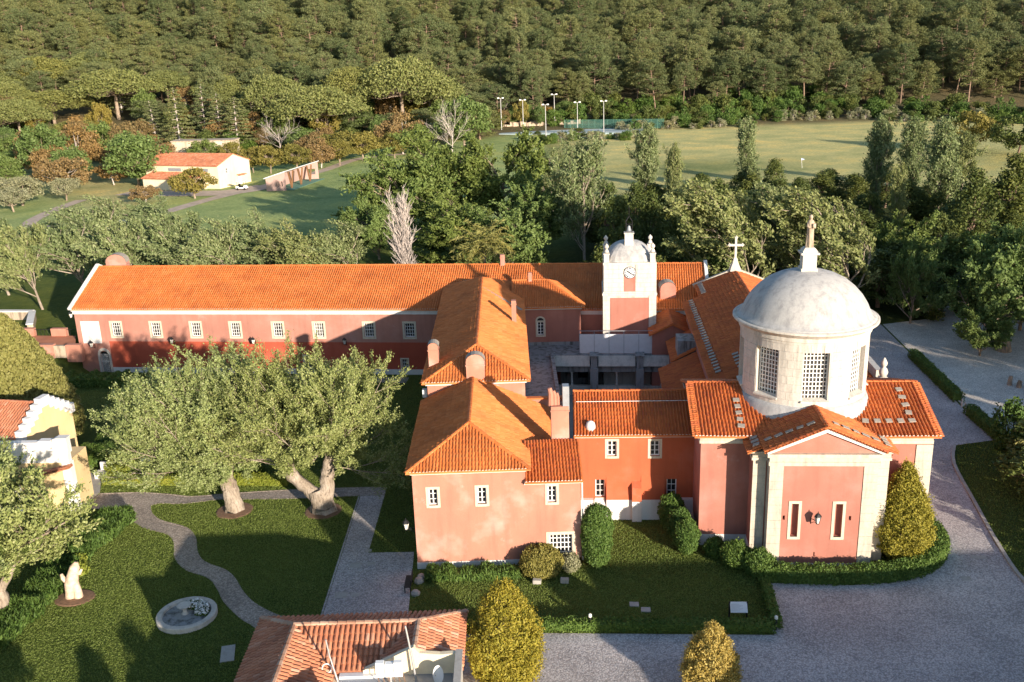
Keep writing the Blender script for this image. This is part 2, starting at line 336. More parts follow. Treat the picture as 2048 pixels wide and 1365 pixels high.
ROAD = [(-3.2,30),(40,30),(31.2,48),(30.2,50.3),(30.8,54.8),(32.0,60.5),(33.4,66.8),(35,70.3),(39.1,71.2),(39.3,77),(40.9,92),(42,104),(30,105),(28.8,90),(27.8,66),(27.4,62),(28.0,57.5),(27.3,54.2),(25.9,52.1),(23.6,51.0),(20,50.6),(14.9,51.2),(14.05,45.85),(1.2,46.75),(-3.2,46.9)]
sheet('road', ROAD, 0.012, M['cobble'])
sheet('gravel_court', [(39.3,70.6),(39.5,77),(41.1,92),(42.2,104),(50,106),(58,103.5),(80,104),(80,76),(60,71)], 0.016, M['gravel'])
strip('track', [(49.5,103),(52,112),(60,124),(70,134)], 3.0, M['gravel'], 0.05)
kerb('kerb', smooth([(40.4,30),(31.3,48),(30.35,50.3),(30.95,54.8),(32.15,60.5),(33.55,66.8),(35.1,70.2)], 4), 0.22, 0.13, M['slab'])
SL = [(-32.3,64.35),(-29.93,63.99),(-28.24,62.63),(-26.5,61.01),(-24.6,60.01),(-23.65,58.82),(-22.87,56.64),(-21.63,55.04),(-19.89,53.96),(-18.83,52.49),(-18.07,51.1),(-16.63,49.32),(-15.4,48.2),(-13.5,46.0)]
SR = [(-27.28,64.44),(-26.67,63.13),(-25.55,61.98),(-23.45,60.8),(-22.35,59.29),(-21.62,57.34),(-20.74,55.98),(-19.12,54.88),(-18.2,53.85),(-17.06,51.93),(-15.86,50.53),(-13.99,49.16),(-11.7,48.2)]
PB = [(-27.28,64.44),(-26.65,64.78),(-25.04,64.6),(-23.67,64.82),(-21.95,65.09),(-17.7,64.87),(-15.3,64.86),(-11.72,64.93)]
PT = [(-31.93,66.77),(-28.84,66.71),(-26.31,66.2),(-24.59,65.75),(-22.43,65.95),(-19.5,66.2),(-16.49,66.3),(-11.91,66.29),(-9.9,66.15)]
path_poly = smooth(SL, 4)+list(reversed(smooth(SR, 4)))[:-1]+smooth(PB, 4)+[(-9.9,64.9)]+list(reversed(smooth(PT, 4)))+[(-32.1,66.0)]
sheet('garden_path', path_poly, 0.012, M['path'])
sheet('straight_path', [(-11.72,64.9),(-11.75,45.0),(-6.5,45.0),(-6.95,56.35),(-9.99,56.44),(-9.89,64.88)], 0.010, M['cobble'])
sheet('terrace_paving', [(-36,71.2),(-33.2,70.4),(-32.0,66.9),(-32.15,65.9),(-32.3,63.9),(-36,64)], 0.008, M['slab'])
for i, pl in enumerate((smooth(SL, 4), smooth(SR, 4), smooth(PB, 4), smooth(PT, 4))):
    kerb('path_edging', pl, 0.09, 0.035, M['path'])
kerb('path_edging', [(-11.8,64.8),(-11.82,46)], 0.10, 0.04, M['cobble'])
sheet('wing_pavement', [(-10.5,91.2),(-24,92.9),(-24.2,91.6),(-10.7,89.6)], 0.02, M['slab'])
# far lanes on the golf course
strip('cart_track', [(-28,272),(-39.7,264),(-45.8,239),(-53.5,217),(-58,206),(-62,196),(-67,178),(-72,165)], 3.2, M['asphalt'])
strip('cart_track', [(-53.5,215),(-60,207),(-70,207.5),(-84,212)], 7.5, M['asphalt'], 0.075)
strip('cart_track', [(-67,176),(-78,171),(-87,173),(-90,188),(-90,203)], 2.6, M['asphalt'], 0.07)
strip('cart_track', [(-122,225),(-114,214),(-108,203)], 2.6, M['asphalt'], 0.07)

# ------------------------------------------------------------------ building kit
def wall_face(mb, P, s0, s1, z0, z1, holes=(), reveal=0.28):
    ss = sorted(set([s0, s1]+[h[0] for h in holes]+[h[1] for h in holes])); zs = sorted(set([z0, z1]+[h[2] for h in holes]+[h[3] for h in holes]))
    for i in range(len(ss)-1):
        for j in range(len(zs)-1):
            cs, cz = (ss[i]+ss[i+1])/2, (zs[j]+zs[j+1])/2
            if any(h[0] < cs < h[1] and h[2] < cz < h[3] for h in holes): continue
            mb.quad(P(ss[i], zs[j], 0), P(ss[i+1], zs[j], 0), P(ss[i+1], zs[j+1], 0), P(ss[i], zs[j+1], 0))
    for a, b, c, d in holes:
        for q in (((a,c),(a,d)), ((b,c),(b,d)), ((a,c),(b,c)), ((a,d),(b,d))):
            (p, r), (p2, r2) = q; mb.quad(P(p, r, 0), P(p2, r2, 0), P(p2, r2, reveal), P(p, r, reveal))
def side(fr, which, pos):
    if which == 'front': return lambda s, z, k: fr(s, pos+k, z)
    if which == 'back': return lambda s, z, k: fr(s, pos-k, z)
    if which == 'right': return lambda s, z, k: fr(pos-k, s, z)
    return lambda s, z, k: fr(pos+k, s, z)
def box_walls(root, fr, u0, u1, d0, d1, z0, z1, mat, holes=None, name='wall', reveal=0.28):
    holes = holes or {}; mb = MB()
    wall_face(mb, side(fr, 'front', d0), u0, u1, z0, z1, holes.get('front', ()), reveal)
    wall_face(mb, side(fr, 'back', d1), u0, u1, z0, z1, holes.get('back', ()), reveal)
    wall_face(mb, side(fr, 'left', u0), d0, d1, z0, z1, holes.get('left', ()), reveal)
    wall_face(mb, side(fr, 'right', u1), d0, d1, z0, z1, holes.get('right', ()), reveal)
    return mb.build(name, mat, root)
def pbox(mb, P, s0, s1, z0, z1, k0, k1):
    mb.box8([P(s0,z0,k0), P(s1,z0,k0), P(s1,z0,k1), P(s0,z0,k1), P(s0,z1,k0), P(s1,z1,k0), P(s1,z1,k1), P(s0,z1,k1)])
def window(root, P, s0, s1, z0, z1, cols, rows, fw=0.17, mat='stonef', depth=0.2, name='window', bar=0.035, leaf=True, sill=True):
    """opening s0..s1, z0..z1: stone surround, white sash with glazing bars, panes"""
    mb = MB(); e = 0.035
    if fw > 0:
        pbox(mb, P, s0-fw, s0, z0-fw, z1+fw, -e, 0.05); pbox(mb, P, s1, s1+fw, z0-fw, z1+fw, -e, 0.05)
        pbox(mb, P, s0, s1, z1, z1+fw, -e-0.003, 0.05); pbox(mb, P, s0, s1, z0-fw, z0, -e-0.02, 0.05)
    else:
        pbox(mb, P, s0-0.02, s1+0.02, z0-0.08, z0, -0.06, 0.05)
    w = mb.build(name, M[mat], root)
    sb = MB(); f = 0.065
    pbox(sb, P, s0, s0+f, z0, z1, depth-0.05, depth+0.02); pbox(sb, P, s1-f, s1, z0, z1, depth-0.05, depth+0.02)
    pbox(sb, P, s0+f, s1-f, z0, z0+f, depth-0.05, depth+0.02); pbox(sb, P, s0+f, s1-f, z1-f, z1, depth-0.05, depth+0.02)
    for i in range(1, cols):
        x = s0+(s1-s0)*i/cols; b = bar*(1.9 if (leaf and i*2 == cols) else 1.0)
        pbox(sb, P, x-b/2, x+b/2, z0+f, z1-f, depth-0.04, depth+0.01)
    for j in range(1, rows):
        y = z0+(z1-z0)*j/rows; pbox(sb, P, s0+f, s1-f, y-bar/2, y+bar/2, depth-0.035, depth+0.008)
    sb.build('sash', M['sash'], w)
    pb = MB(); pb.quad(P(s0, z0, depth+0.03), P(s1, z0, depth+0.03), P(s1, z1, depth+0.03), P(s0, z1, depth+0.03)); pb.build('pane', M['glass'], w)
    return w
ARC = [(math.cos(math.pi*j/4), math.sin(math.pi*j/4)) for j in range(5)]
def face_axes(poly):
    n_ = Vector((0,0,0))
    for i in range(len(poly)):
        a = Vector(poly[i]); b = Vector(poly[(i+1) % len(poly)]); n_ += a.cross(b)
    n_.normalize()
    if n_.z < 0: n_ = -n_
    v = (Vector((0,0,-1))+n_*n_.z).normalized(); u = v.cross(n_).normalized(); return n_, v, u
def tile_rows(poly, pitch, L):
    """yield (a, bottom, top, index) of every cover tile of a convex roof face"""
    n_, v, u = face_axes(poly); o = Vector(poly[0])
    ab = [((Vector(p)-o).dot(u), (Vector(p)-o).dot(v)) for p in poly]
    a0 = min(p[0] for p in ab); a1 = max(p[0] for p in ab); nc = max(1, int(round((a1-a0)/pitch))); st = (a1-a0)/nc
    for c in range(nc):
        a = a0+(c+0.5)*st; bs = []
        for i in range(len(ab)):
            (xa, ya), (xb, yb) = ab[i], ab[(i+1) % len(ab)]
            if (xa-a)*(xb-a) < 0: bs.append(ya+(yb-ya)*(a-xa)/(xb-xa))
        if len(bs) < 2: continue
        lo, hi = min(bs), max(bs); k = 0; bot = hi
        while bot-lo > 0.10:
            yield a, bot, max(lo, bot-L), k
            bot -= L*0.87; k += 1
def tile_verts(o, n_, v, u, a, bot, top, r, rg):
    q_ = o+u*a+v*bot; da = rg.uniform(-0.016, 0.016); dh = rg.uniform(-0.008, 0.012)+0.018*math.sin(q_.x*0.9+q_.y*0.7)*math.sin(q_.y*1.3-q_.x*0.4); sk = rg.uniform(-0.012, 0.012); vs = []
    for b, rr, h, s in ((bot, r, 0.045+dh, da+sk), (top, r*0.84, 0.004+dh, da-sk)):
        for cx, sy in ARC: vs.append(o+u*(a+s+rr*cx)+v*b+n_*(h+rr*sy*0.92))
    return vs
TF = [(0,1,6,5),(1,2,7,6),(2,3,8,7),(3,4,9,8)]
def tile_face(mb, mort, poly, pitch=0.22, L=0.42, eave=True, rg=rnd):
    n_, v, u = face_axes(poly); o = Vector(poly[0]); r = pitch*0.36
    for a, bot, top, k in tile_rows(poly, pitch, L):
        vs = tile_verts(o, n_, v, u, a, bot, top, r, rg); mb.add(vs, TF)
        if k == 0 and mort is not None and eave: mort.add([p-v*0.015-n_*0.004 for p in vs[:5]], [(0,1,2,3,4)])
def ridge_line(mb, p, q, r=0.13, L=0.40, lift=0.02):
    p = Vector(p); q = Vector(q); d = q-p; ln = d.length; d.normalize(); x = d.cross(Vector((0,0,1))).normalized(); n_ = x.cross(d); k = max(1, int(ln/L))
    for i in range(k):
        a = p+d*(ln*i/k); b = p+d*(ln*(i+1)/k+0.03); vs = []; dh = rnd.uniform(-0.008, 0.012)
        for c, rr, h in ((a, r, 0.02), (b, r*0.88, 0.0)):
            for cx, sy in ARC: vs.append(c+x*rr*cx*1.15+n_*(lift+h+dh+rr*sy*0.8-0.03))
        mb.add(vs, TF)
def make_roof(root, faces, ridges, mat='tile', pitch=0.22, L=0.42, name='roof', th=0.10, ridge_mat=None, mortar=True, noeave=()):
    mb = MB()
    for f in faces:
        n_, v, u = face_axes(f); k = len(f); top = [Vector(p) for p in f]; bot = [Vector(p)-Vector((0,0,th)) for p in f]
        mb.add(top+bot, [tuple(range(k)), tuple(k+i for i in reversed(range(k)))]+[(i, (i+1) % k, k+(i+1) % k, k+i) for i in range(k)])
    ro = mb.build(name, M[mat], root)
    tb = MB(); mo = MB() if mortar else None
    for i, f in enumerate(faces): tile_face(tb, mo, f, pitch, L, eave=(i not in noeave))
    tb.build('roof_tiles', M[mat], ro, kind='stuff')
    if mo and mo.v: mo.build('eave_mortar', M['mortar'], ro, kind='stuff')
    if ridges:
        rb = MB()
        for p, q in ridges: ridge_line(rb, p, q)
        rb.build('ridge_tiles', M[ridge_mat or mat], ro, kind='stuff')
    return ro
def hip(fr, u0, u1, d0, d1, ze, zr, axis='d', ha=0.0, hb=0.0):
    """hipped (ha, hb > 0) or gabled roof; returns faces and ridge lines"""
    if axis == 'd':
        c = (u0+u1)/2; A = fr(c, d0+ha, zr); B = fr(c, d1-hb, zr); p, q, r, s = fr(u0,d0,ze), fr(u1,d0,ze), fr(u1,d1,ze), fr(u0,d1,ze)
        F_ = [[p, A, B, s], [q, A, B, r]]; R = [(A, B)]
        if ha: F_.append([p, q, A]); R += [(p, A), (q, A)]
        if hb: F_.append([s, r, B]); R += [(s, B), (r, B)]
    else:
        c = (d0+d1)/2; A = fr(u0+ha, c, zr); B = fr(u1-hb, c, zr); p, q, r, s = fr(u0,d0,ze), fr(u1,d0,ze), fr(u1,d1,ze), fr(u0,d1,ze)
        F_ = [[p, q, B, A], [s, r, B, A]]; R = [(A, B)]
        if ha: F_.append([p, s, A]); R += [(p, A), (s, A)]
        if hb: F_.append([q, r, B]); R += [(q, B), (r, B)]
    return F_, R
def gable(root, P, s0, s1, ze, zr, mat, name='gable', k=0.0):
    mb = MB(); c = (s0+s1)/2; mb.quad(P(s0, ze, k), P(s1, ze, k), P(c, zr, k)); mb.quad(P(s0, ze, k+0.3), P(s1, ze, k+0.3), P(c, zr, k+0.3)); return mb.build(name, mat, root)
def trim(root, fr, spans, mat, name='cornice'):
    mb = MB()
    for s in spans: mb.box(fr, *s)
    return mb.build(name, mat, root)
def chimney(root, c, w, d, z0, z1, mat='pink', arch=True, name='chimney'):
    x, y = c; fr = frame(x, y); mb = MB(); mb.box(fr, -w/2, w/2, -d/2, d/2, z0, z1)
    mb.box(fr, -w/2-0.05, w/2+0.05, -d/2-0.05, d/2+0.05, z1-0.34, z1-0.26)
    o = mb.build(name, M[mat], root)
    if arch:
        cb = MB(); k = 8; r = w/2
        for i in range(k):
            a0, a1 = math.pi*i/k, math.pi*(i+1)/k
            pts = [fr(r*math.cos(t), dd, z1+0.8*r*math.sin(t)) for dd in (-d/2, d/2) for t in (a0, a1)]
            cb.quad(pts[0], pts[1], pts[3], pts[2])
        cb.quad(*[fr(r*math.cos(math.pi*i/k), -d/2, z1+0.8*r*math.sin(math.pi*i/k)) for i in range(k+1)])
        cb.quad(*[fr(r*math.cos(math.pi*i/k), d/2, z1+0.8*r*math.sin(math.pi*i/k)) for i in range(k+1)])
        cb.build('chimney_hood', M[mat], o)
        cp = MB()
        for i in range(k):
            a0, a1 = math.pi*i/k, math.pi*(i+1)/k; rr = r+0.05
            cp.quad(*[fr(rr*math.cos(t), dd, z1+0.8*rr*math.sin(t)) for t, dd in ((a0, -d/2-0.05), (a1, -d/2-0.05), (a1, d/2+0.05), (a0, d/2+0.05))])
        cp.build('chimney_cap', M['capstone'], o)
    return o
def ashlar(root_part, P, s0, s1, z0, z1, mat, bw, bh, k0=-0.012, k1=0.04, gap=0.012, rg=rnd):
    """stone blocks laid on a flat face, each one an object of its own"""
    nz = max(1, int(round((z1-z0)/bh))); hz = (z1-z0)/nz
    for j in range(nz):
        s = s0; odd = j % 2; n_ = max(1, int(round((s1-s0)/bw))); w = (s1-s0)/n_
        cuts = [s0+w*i for i in range(n_+1)] if (not odd or n_ == 1) else [s0]+[s0+w*(i+0.5) for i in range(n_)]+[s1]
        for a, b in zip(cuts[:-1], cuts[1:]):
            mb = MB(); kk = k0+rg.uniform(-0.006, 0.006); pbox(mb, P, a+gap/2, b-gap/2, z0+j*hz+gap/2, z0+(j+1)*hz-gap/2, kk, k1); mb.build('stone_block', mat, root_part)
def lantern(p, direction, label, up=True, lit='lglass', group=None):
    """wall lantern on an iron bracket: p is the bracket foot, direction the wall normal"""
    t = thing('wall_lantern', p, label, 'lantern', group); d = Vector(direction).normalized(); p = Vector(p)
    b = MB(); e = p+d*0.62; b.tube([p, p+d*0.25+Vector((0,0,0.06)), p+d*0.5+Vector((0,0,0.04)), e], 0.025, 6); b.tube([p-Vector((0,0,0.3)), p+d*0.3-Vector((0,0,0.08)), e-Vector((0,0,0.02))], 0.018, 6)
    b.tube([p-Vector((0,0,0.35)), p+Vector((0,0,0.15))], 0.03, 6); b.build('bracket', M['iron'], t)
    g = MB(); g.lathe(e, [(0.10, 0.0), (0.20, 0.42)], 6); g.build('glass', M[lit], t)
    c = MB(); c.lathe(e, [(0.11, -0.05), (0.11, 0.0)], 6); c.lathe(e, [(0.24, 0.42), (0.20, 0.50), (0.10, 0.62), (0.03, 0.66), (0.03, 0.76)], 6)
    for k in range(6):
        a = 2*math.pi*k/6; c.bar(e+Vector((0.105*math.cos(a), 0.105*math.sin(a), 0)), e+Vector((0.205*math.cos(a), 0.205*math.sin(a), 0.43)), 0.02)
    c.build('cap', M['iron'], t); return t

# ------------------------------------------------------------------ long wing behind the garden
lw = frame(-45.6, 96.6, 0, 7.2)
LW = thing('monastery_wing', lw(32, 0, 0), 'long two-storey pink and red wing with orange tiled roof behind the lawn', 'building')
Pf = side(lw, 'front', 0.0)
wins = [4.42, 8.77, 13.13, 17.39, 21.92, 26.24, 31.46, 35.63]
hol = [(c-0.5, c+0.5, 3.98, 5.44) for c in wins]
low = [(34.62, 35.22, 0.18, 1.62), (24.4, 25.2, 0.6, 1.9), (16.6, 17.4, 0.6, 1.9)]
mb = MB(); wall_face(mb, Pf, 0, 65, 3.42, 6.4, hol); wall_face(mb, side(lw, 'left', 0.0), 0, 12.2, 0, 6.9); wall_face(mb, side(lw, 'right', 65.0), 0, 12.2, 0, 6.9); wall_face(mb, side(lw, 'back', 12.2), 0, 65, 0, 6.9); mb.build('upper_wall', M['pink2'], LW)
mb = MB(); wall_face(mb, Pf, 3.4, 65, 0.55, 3.42, low); mb.build('lower_wall', M['red'], LW)
mb = MB(); wall_face(mb, Pf, 0, 3.4, 0, 3.42, [(2.15, 3.1, 0, 2.3)]); mb.build('end_wall', M['pink2'], LW)
trim(LW, lw, [(3.4, 65, -0.06, 0.0, 0, 0.55)], M['white'], 'plinth')
trim(LW, lw, [(-0.1, 65.1, -0.12, 0.1, 6.4, 6.72), (-0.16, 65.1, -0.24, 0.1, 6.723, 6.95)], M['white'])
for c in wins: window(LW, Pf, c-0.5, c+0.5, 3.98, 5.44, 4, 4, 0.2, leaf=False)
window(LW, Pf, *low[0], 3, 4, 0.15, leaf=False); window(LW, Pf, *low[1], 2, 3, 0.18); window(LW, Pf, *low[2], 2, 3, 0.18)
mb = MB(); pbox(mb, Pf, 0.55, 2.6, 3.2, 5.6, -0.05, 0.1); mb.build('white_door', M['white'], LW)
# arched doorway at the foot of the left end
mb = MB()
for i in range(8):
    a0, a1 = math.pi*i/8, math.pi*(i+1)/8; c0, r0, r1 = 2.62, 0.48, 0.72
    q = [(c0+r0*math.cos(a0), 1.85+r0*math.sin(a0)*1.15), (c0+r1*math.cos(a0), 1.85+r1*math.sin(a0)*1.15), (c0+r1*math.cos(a1), 1.85+r1*math.sin(a1)*1.15), (c0+r0*math.cos(a1), 1.85+r0*math.sin(a1)*1.15)]
    mb.box8([Pf(*x, -0.06) for x in q]+[Pf(*x, 0.02) for x in q])
pbox(mb, Pf, 1.9, 2.14, 0, 1.85, -0.06, 0.02); pbox(mb, Pf, 3.10, 3.34, 0, 1.85, -0.06, 0.02); dw = mb.build('arched_doorway', M['stonew'], LW)
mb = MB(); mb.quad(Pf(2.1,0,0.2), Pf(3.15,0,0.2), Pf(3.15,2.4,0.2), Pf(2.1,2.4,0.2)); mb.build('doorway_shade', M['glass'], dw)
mb = MB()
for i in range(8): mb.bar(Pf(2.18+i*0.125, 0.0, 0.05), Pf(2.18+i*0.125, 2.0, 0.05), 0.03)
mb.bar(Pf(2.14, 1.2, 0.05), Pf(3.1, 1.2, 0.05), 0.03); mb.build('gate', M['sash'], dw)
F_, R = hip(lw, -0.05, 65.05, -0.35, 12.55, 6.95, 10.05, 'u'); make_roof(LW, F_, R, 'tile', 0.235, 0.45)
gable(LW, side(lw, 'left', 0.0), 0, 12.2, 6.9, 9.9, M['white']); gable(LW, side(lw, 'right', 65.0), 0, 12.2, 6.9, 9.9, M['white'])
for uu in (-0.15, 65.15):
    for dd in (-0.5, 12.7):
        mb = MB(); mb.bar(lw(uu, dd, 7.02), lw(uu, 6.1, 10.25), 0.32, 0.22); mb.build('verge_coping', M['white'], LW)
c = lw(1.6, 7.2, 0); chimney(LW, (c.x, c.y), 2.2, 1.0, 8.8, 10.35, 'pink2')
c = lw(44.5, 6.0, 0); chimney(LW, (c.x, c.y), 0.45, 0.45, 9.6, 11.1, 'pink2', False)
c = lw(61.2, 1.7, 0); chimney(LW, (c.x, c.y), 1.5, 1.3, 7.2, 8.7, 'pinkd')
nrm = lw(0,-1,0)-lw(0,0,0)
for uu, zz, lb in ((10.65, 3.45, 'black wall lantern between the second and third windows from the white door'), (19.41, 3.45, 'black wall lantern between the fourth and fifth windows from the white door'), (29.0, 3.45, 'black wall lantern on the long wing where the shadow edge crosses the wall'), (1.75, 3.0, 'black wall lantern below the white door of the long wing')):
    lantern(lw(uu, -0.05, zz), nrm, lb, group='lanterns on the long wing')
lantern(lw(-0.02, 0.4, 5.9), lw(-1,0,0)-lw(0,0,0), 'wall lantern sticking out from the gable corner of the long wing', group='lanterns on the long wing')

# ------------------------------------------------------------------ central wing (hipped, runs from the near block to the long wing)
cw = frame(-6.35, 66.4, 0, 0)
CW = thing('central_wing', cw(3.6, 0, 0), 'pink wing with long hipped orange roof and three chimneys between near block and long wing', 'building')
box_walls(CW, cw, 0, 7.2, 0, 28.4, 0, 8.25, M['pink'])
trim(CW, cw, [(-0.12, 7.32, -0.12, 28.5, 8.05, 8.3)], M['white'])
F_, R = hip(cw, -0.4, 7.6, -0.4, 28.8, 8.32, 10.05, 'd', 3.7, 3.7); make_roof(CW, F_, R, 'tile', 0.22, 0.43)
chimney(CW, (-6.0, 69.4), 0.75, 0.9, 7.6, 10.2); chimney(CW, (-2.75, 66.55), 1.35, 0.75, 7.4, 9.85); chimney(CW, (0.25, 80.0), 0.4, 0.5, 8.3, 10.7, arch=False)
mb = MB(); mb.box(frame(-6.55, 66.9), -0.25, 0.1, 0, 0.4, 6.9, 7.5); mb.build('alarm_box', M['panel'], CW)
mb = MB(); mb.bar((-2.6, 87.5, 9.98), (0.95, 84.5, 8.52), 0.35, 0.12); mb.build('lead_flashing', M['capstone'], CW)

# ------------------------------------------------------------------ small block with the arched window
ib = frame(1.2, 88.1, 0, 3)
IB = thing('infirmary_block', ib(2.6, 0, 0), 'small rose hipped-roof block with one round-arched window above the terrace', 'building')
Pi = side(ib, 'front', 0.0)
box_walls(IB, ib, 0, 5.45, 0, 7, 0, 7.75, M['pinkd'], {'front': [(1.28, 1.9, 5.0, 6.3)]})
w = window(IB, Pi, 1.28, 1.9, 5.0, 6.3, 2, 4, 0.16, name='arched_window')
mb = MB()
for i in range(8):
    a0, a1 = math.pi*i/8, math.pi*(i+1)/8; c0, r0, r1 = 1.59, 0.31, 0.47
    q = [(c0+r0*math.cos(a0), 6.46+r0*math.sin(a0)*.9), (c0+r1*math.cos(a0), 6.46+r1*math.sin(a0)*.9), (c0+r1*math.cos(a1), 6.46+r1*math.sin(a1)*.9), (c0+r0*math.cos(a1), 6.46+r0*math.sin(a1)*.9)]
    mb.box8([Pi(*x, -0.05) for x in q]+[Pi(*x, 0.0) for x in q])
mb.build('arch', M['stonef'], w)
mb = MB(); mb.quad(*[Pi(1.59+0.31*math.cos(math.pi*i/8), 6.46+0.31*math.sin(math.pi*i/8)*.9, -0.012) for i in range(9)]); mb.build('fanlight', M['glass'], w)
trim(IB, ib, [(-0.1, 5.55, -0.1, 7.1, 7.55, 7.8)], M['white'])
trim(IB, ib, [(0, 5.5, -0.08, 0, 3.9, 4.3)], M['mossy'], 'plinth')
F_, R = hip(ib, -1.2, 5.85, -0.4, 7.4, 7.82, 9.6, 'u', 0.0, 3.6); make_roof(IB, F_, R, 'tile', 0.22, 0.43)
c = ib(0.6, 3.4, 0); chimney(IB, (c.x, c.y), 0.35, 0.35, 9.2, 10.4, arch=False)
mb = MB(); mb.tube([ib(-0.12, -0.12, 4), ib(-0.12, -0.12, 7.6)], 0.06); mb.build('downpipe', M['sash'], IB)

# ------------------------------------------------------------------ clock tower
tw = frame(8.6, 86.2, 0, 5)
TW = thing('clock_tower', tw(2.45, 0, 0), 'square stone clock tower with pink panels, grey domed top and bell', 'tower')
Pt = side(tw, 'front', 0.0)
mb = MB(); mb.box(tw, 0.05, 4.9, 0.06, 4.7, 0, 9.2); mb.box(tw, 0.12, 4.83, 0.06, 4.65, 9.2, 12.1); mb.build('shaft', M['stonew'], TW)
st = trim(TW, tw, [(-0.05, 5.0, -0.12, 4.8, 9.2, 9.42), (0.02, 4.93, -0.04, 4.75, 9.423, 9.55)], M['stonew'], 'ledge')
trim(TW, tw, [(0.03, 4.92, -0.06, 4.75, 12.1, 12.3)], M['stonew'], 'cornice')
mb = MB(); pbox(mb, Pt, 0.68, 4.25, 4.0, 8.95, 0.0, 0.06); mb.build('pink_panel', M['pinkd'], TW)
mb = MB(); pbox(mb, Pt, 1.95, 2.98, 9.58, 11.1, 0.0, 0.06); mb.build('pink_panel', M['pinkd'], TW)
qb = MB(); qb.box(tw, 0.02, 0.03, 0.05, 0.06, 4, 4.1); qo = qb.build('quoin', M['stonew'], TW)
ashlar(qo, Pt, 0.0, 0.66, 4.0, 9.2, M['stonew'], 0.66, 0.47, 0.0, 0.06); ashlar(qo, Pt, 4.27, 4.95, 4.0, 9.2, M['stonew'], 0.68, 0.47, 0.0, 0.06)
ashlar(qo, Pt, 0.08, 1.93, 9.56, 12.1, M['stonew'], 0.75, 0.42, 0.0, 0.06); ashlar(qo, Pt, 3.0, 4.87, 9.56, 12.1, M['stonew'], 0.75, 0.42, 0.0, 0.06)
Pr = side(tw, 'right', 4.95); ashlar(qo, Pr, 0.06, 4.7, 9.56, 12.1, M['stonew'], 0.9, 0.42, 0.02, 0.13); Pl_ = side(tw, 'left', 0.0); ashlar(qo, Pl_, 0.06, 4.7, 9.56, 12.1, M['stonew'], 0.9, 0.42, 0.06, 0.14)
# vaulted dome on a square base
prof = [(0.0, 2.28), (0.12, 2.22), (0.5, 2.10), (0.95, 1.78), (1.3, 1.35), (1.52, 0.9), (1.62, 0.5), (1.66, 0.0)]
dm = MB(); cc = (2.475, 2.35); n8 = 32
rows = []
for z, r in prof:
    row = []
    for k in range(n8):
        a = 2*math.pi*k/n8; sq = 1.0/max(abs(math.cos(a)), abs(math.sin(a))); f = 1+(min(sq, 1.25)-1)*0.55
        row.append(tw(cc[0]+r*f*math.cos(a), cc[1]+r*f*math.sin(a), 12.3+z))
    rows.append(row)
for i in range(len(rows)-1):
    for k in range(n8): dm.quad(rows[i][k], rows[i][(k+1) % n8], rows[i+1][(k+1) % n8], rows[i+1][k])
dm.build('dome', M['dome'], TW, smooth=True)
for uu in (0.36, 4.58):
    for dd in (0.36, 4.34):
        f = MB(); p = tw(uu, dd, 12.3); f.box(frame(p.x, p.y, 0, 5), -0.24, 0.24, -0.24, 0.24, 12.3, 13.05); f.box(frame(p.x, p.y, 0, 5), -0.29, 0.29, -0.29, 0.29, 13.05, 13.15)
        f.lathe(p, [(0.10, 0.85), (0.22, 0.95), (0.17, 1.1), (0.09, 1.22), (0.20, 1.38), (0.20, 1.52), (0.08, 1.66), (0.02, 1.74)], 10); f.build('finial', M['stonew'], TW)
pe = MB(); p = tw(2.45, 1.5, 0); pf = frame(p.x, p.y, 0, 5); pe.box(pf, -0.4, 0.4, -0.35, 0.35, 13.3, 14.75); pe.box(pf, -0.46, 0.46, -0.41, 0.41, 14.75, 14.85); pe.build('bell_pedestal', M['stonew'], TW)
be = MB()
for a, b in ((-.28,-.28),(.28,-.28),(.28,.28),(-.28,.28)): be.tube([pf(a,b,14.85), pf(a,b,15.9), pf(0,0,16.35)], 0.025, 5)
be.tube([pf(0,0,16.3), pf(0,0,17.3)], 0.02, 5); be.tube([pf(-.28,-.28,15.6), pf(.28,-.28,15.6), pf(.28,.28,15.6), pf(-.28,.28,15.6), pf(-.28,-.28,15.6)], 0.018, 5); cage = be.build('bell_cage', M['iron'], TW)
bb = MB(); bb.lathe(pf(0,0,15.0), [(0.24,0.0),(0.19,0.1),(0.15,0.3),(0.12,0.42),(0.03,0.48)], 14); bb.build('bell', M['greymetal'], cage)
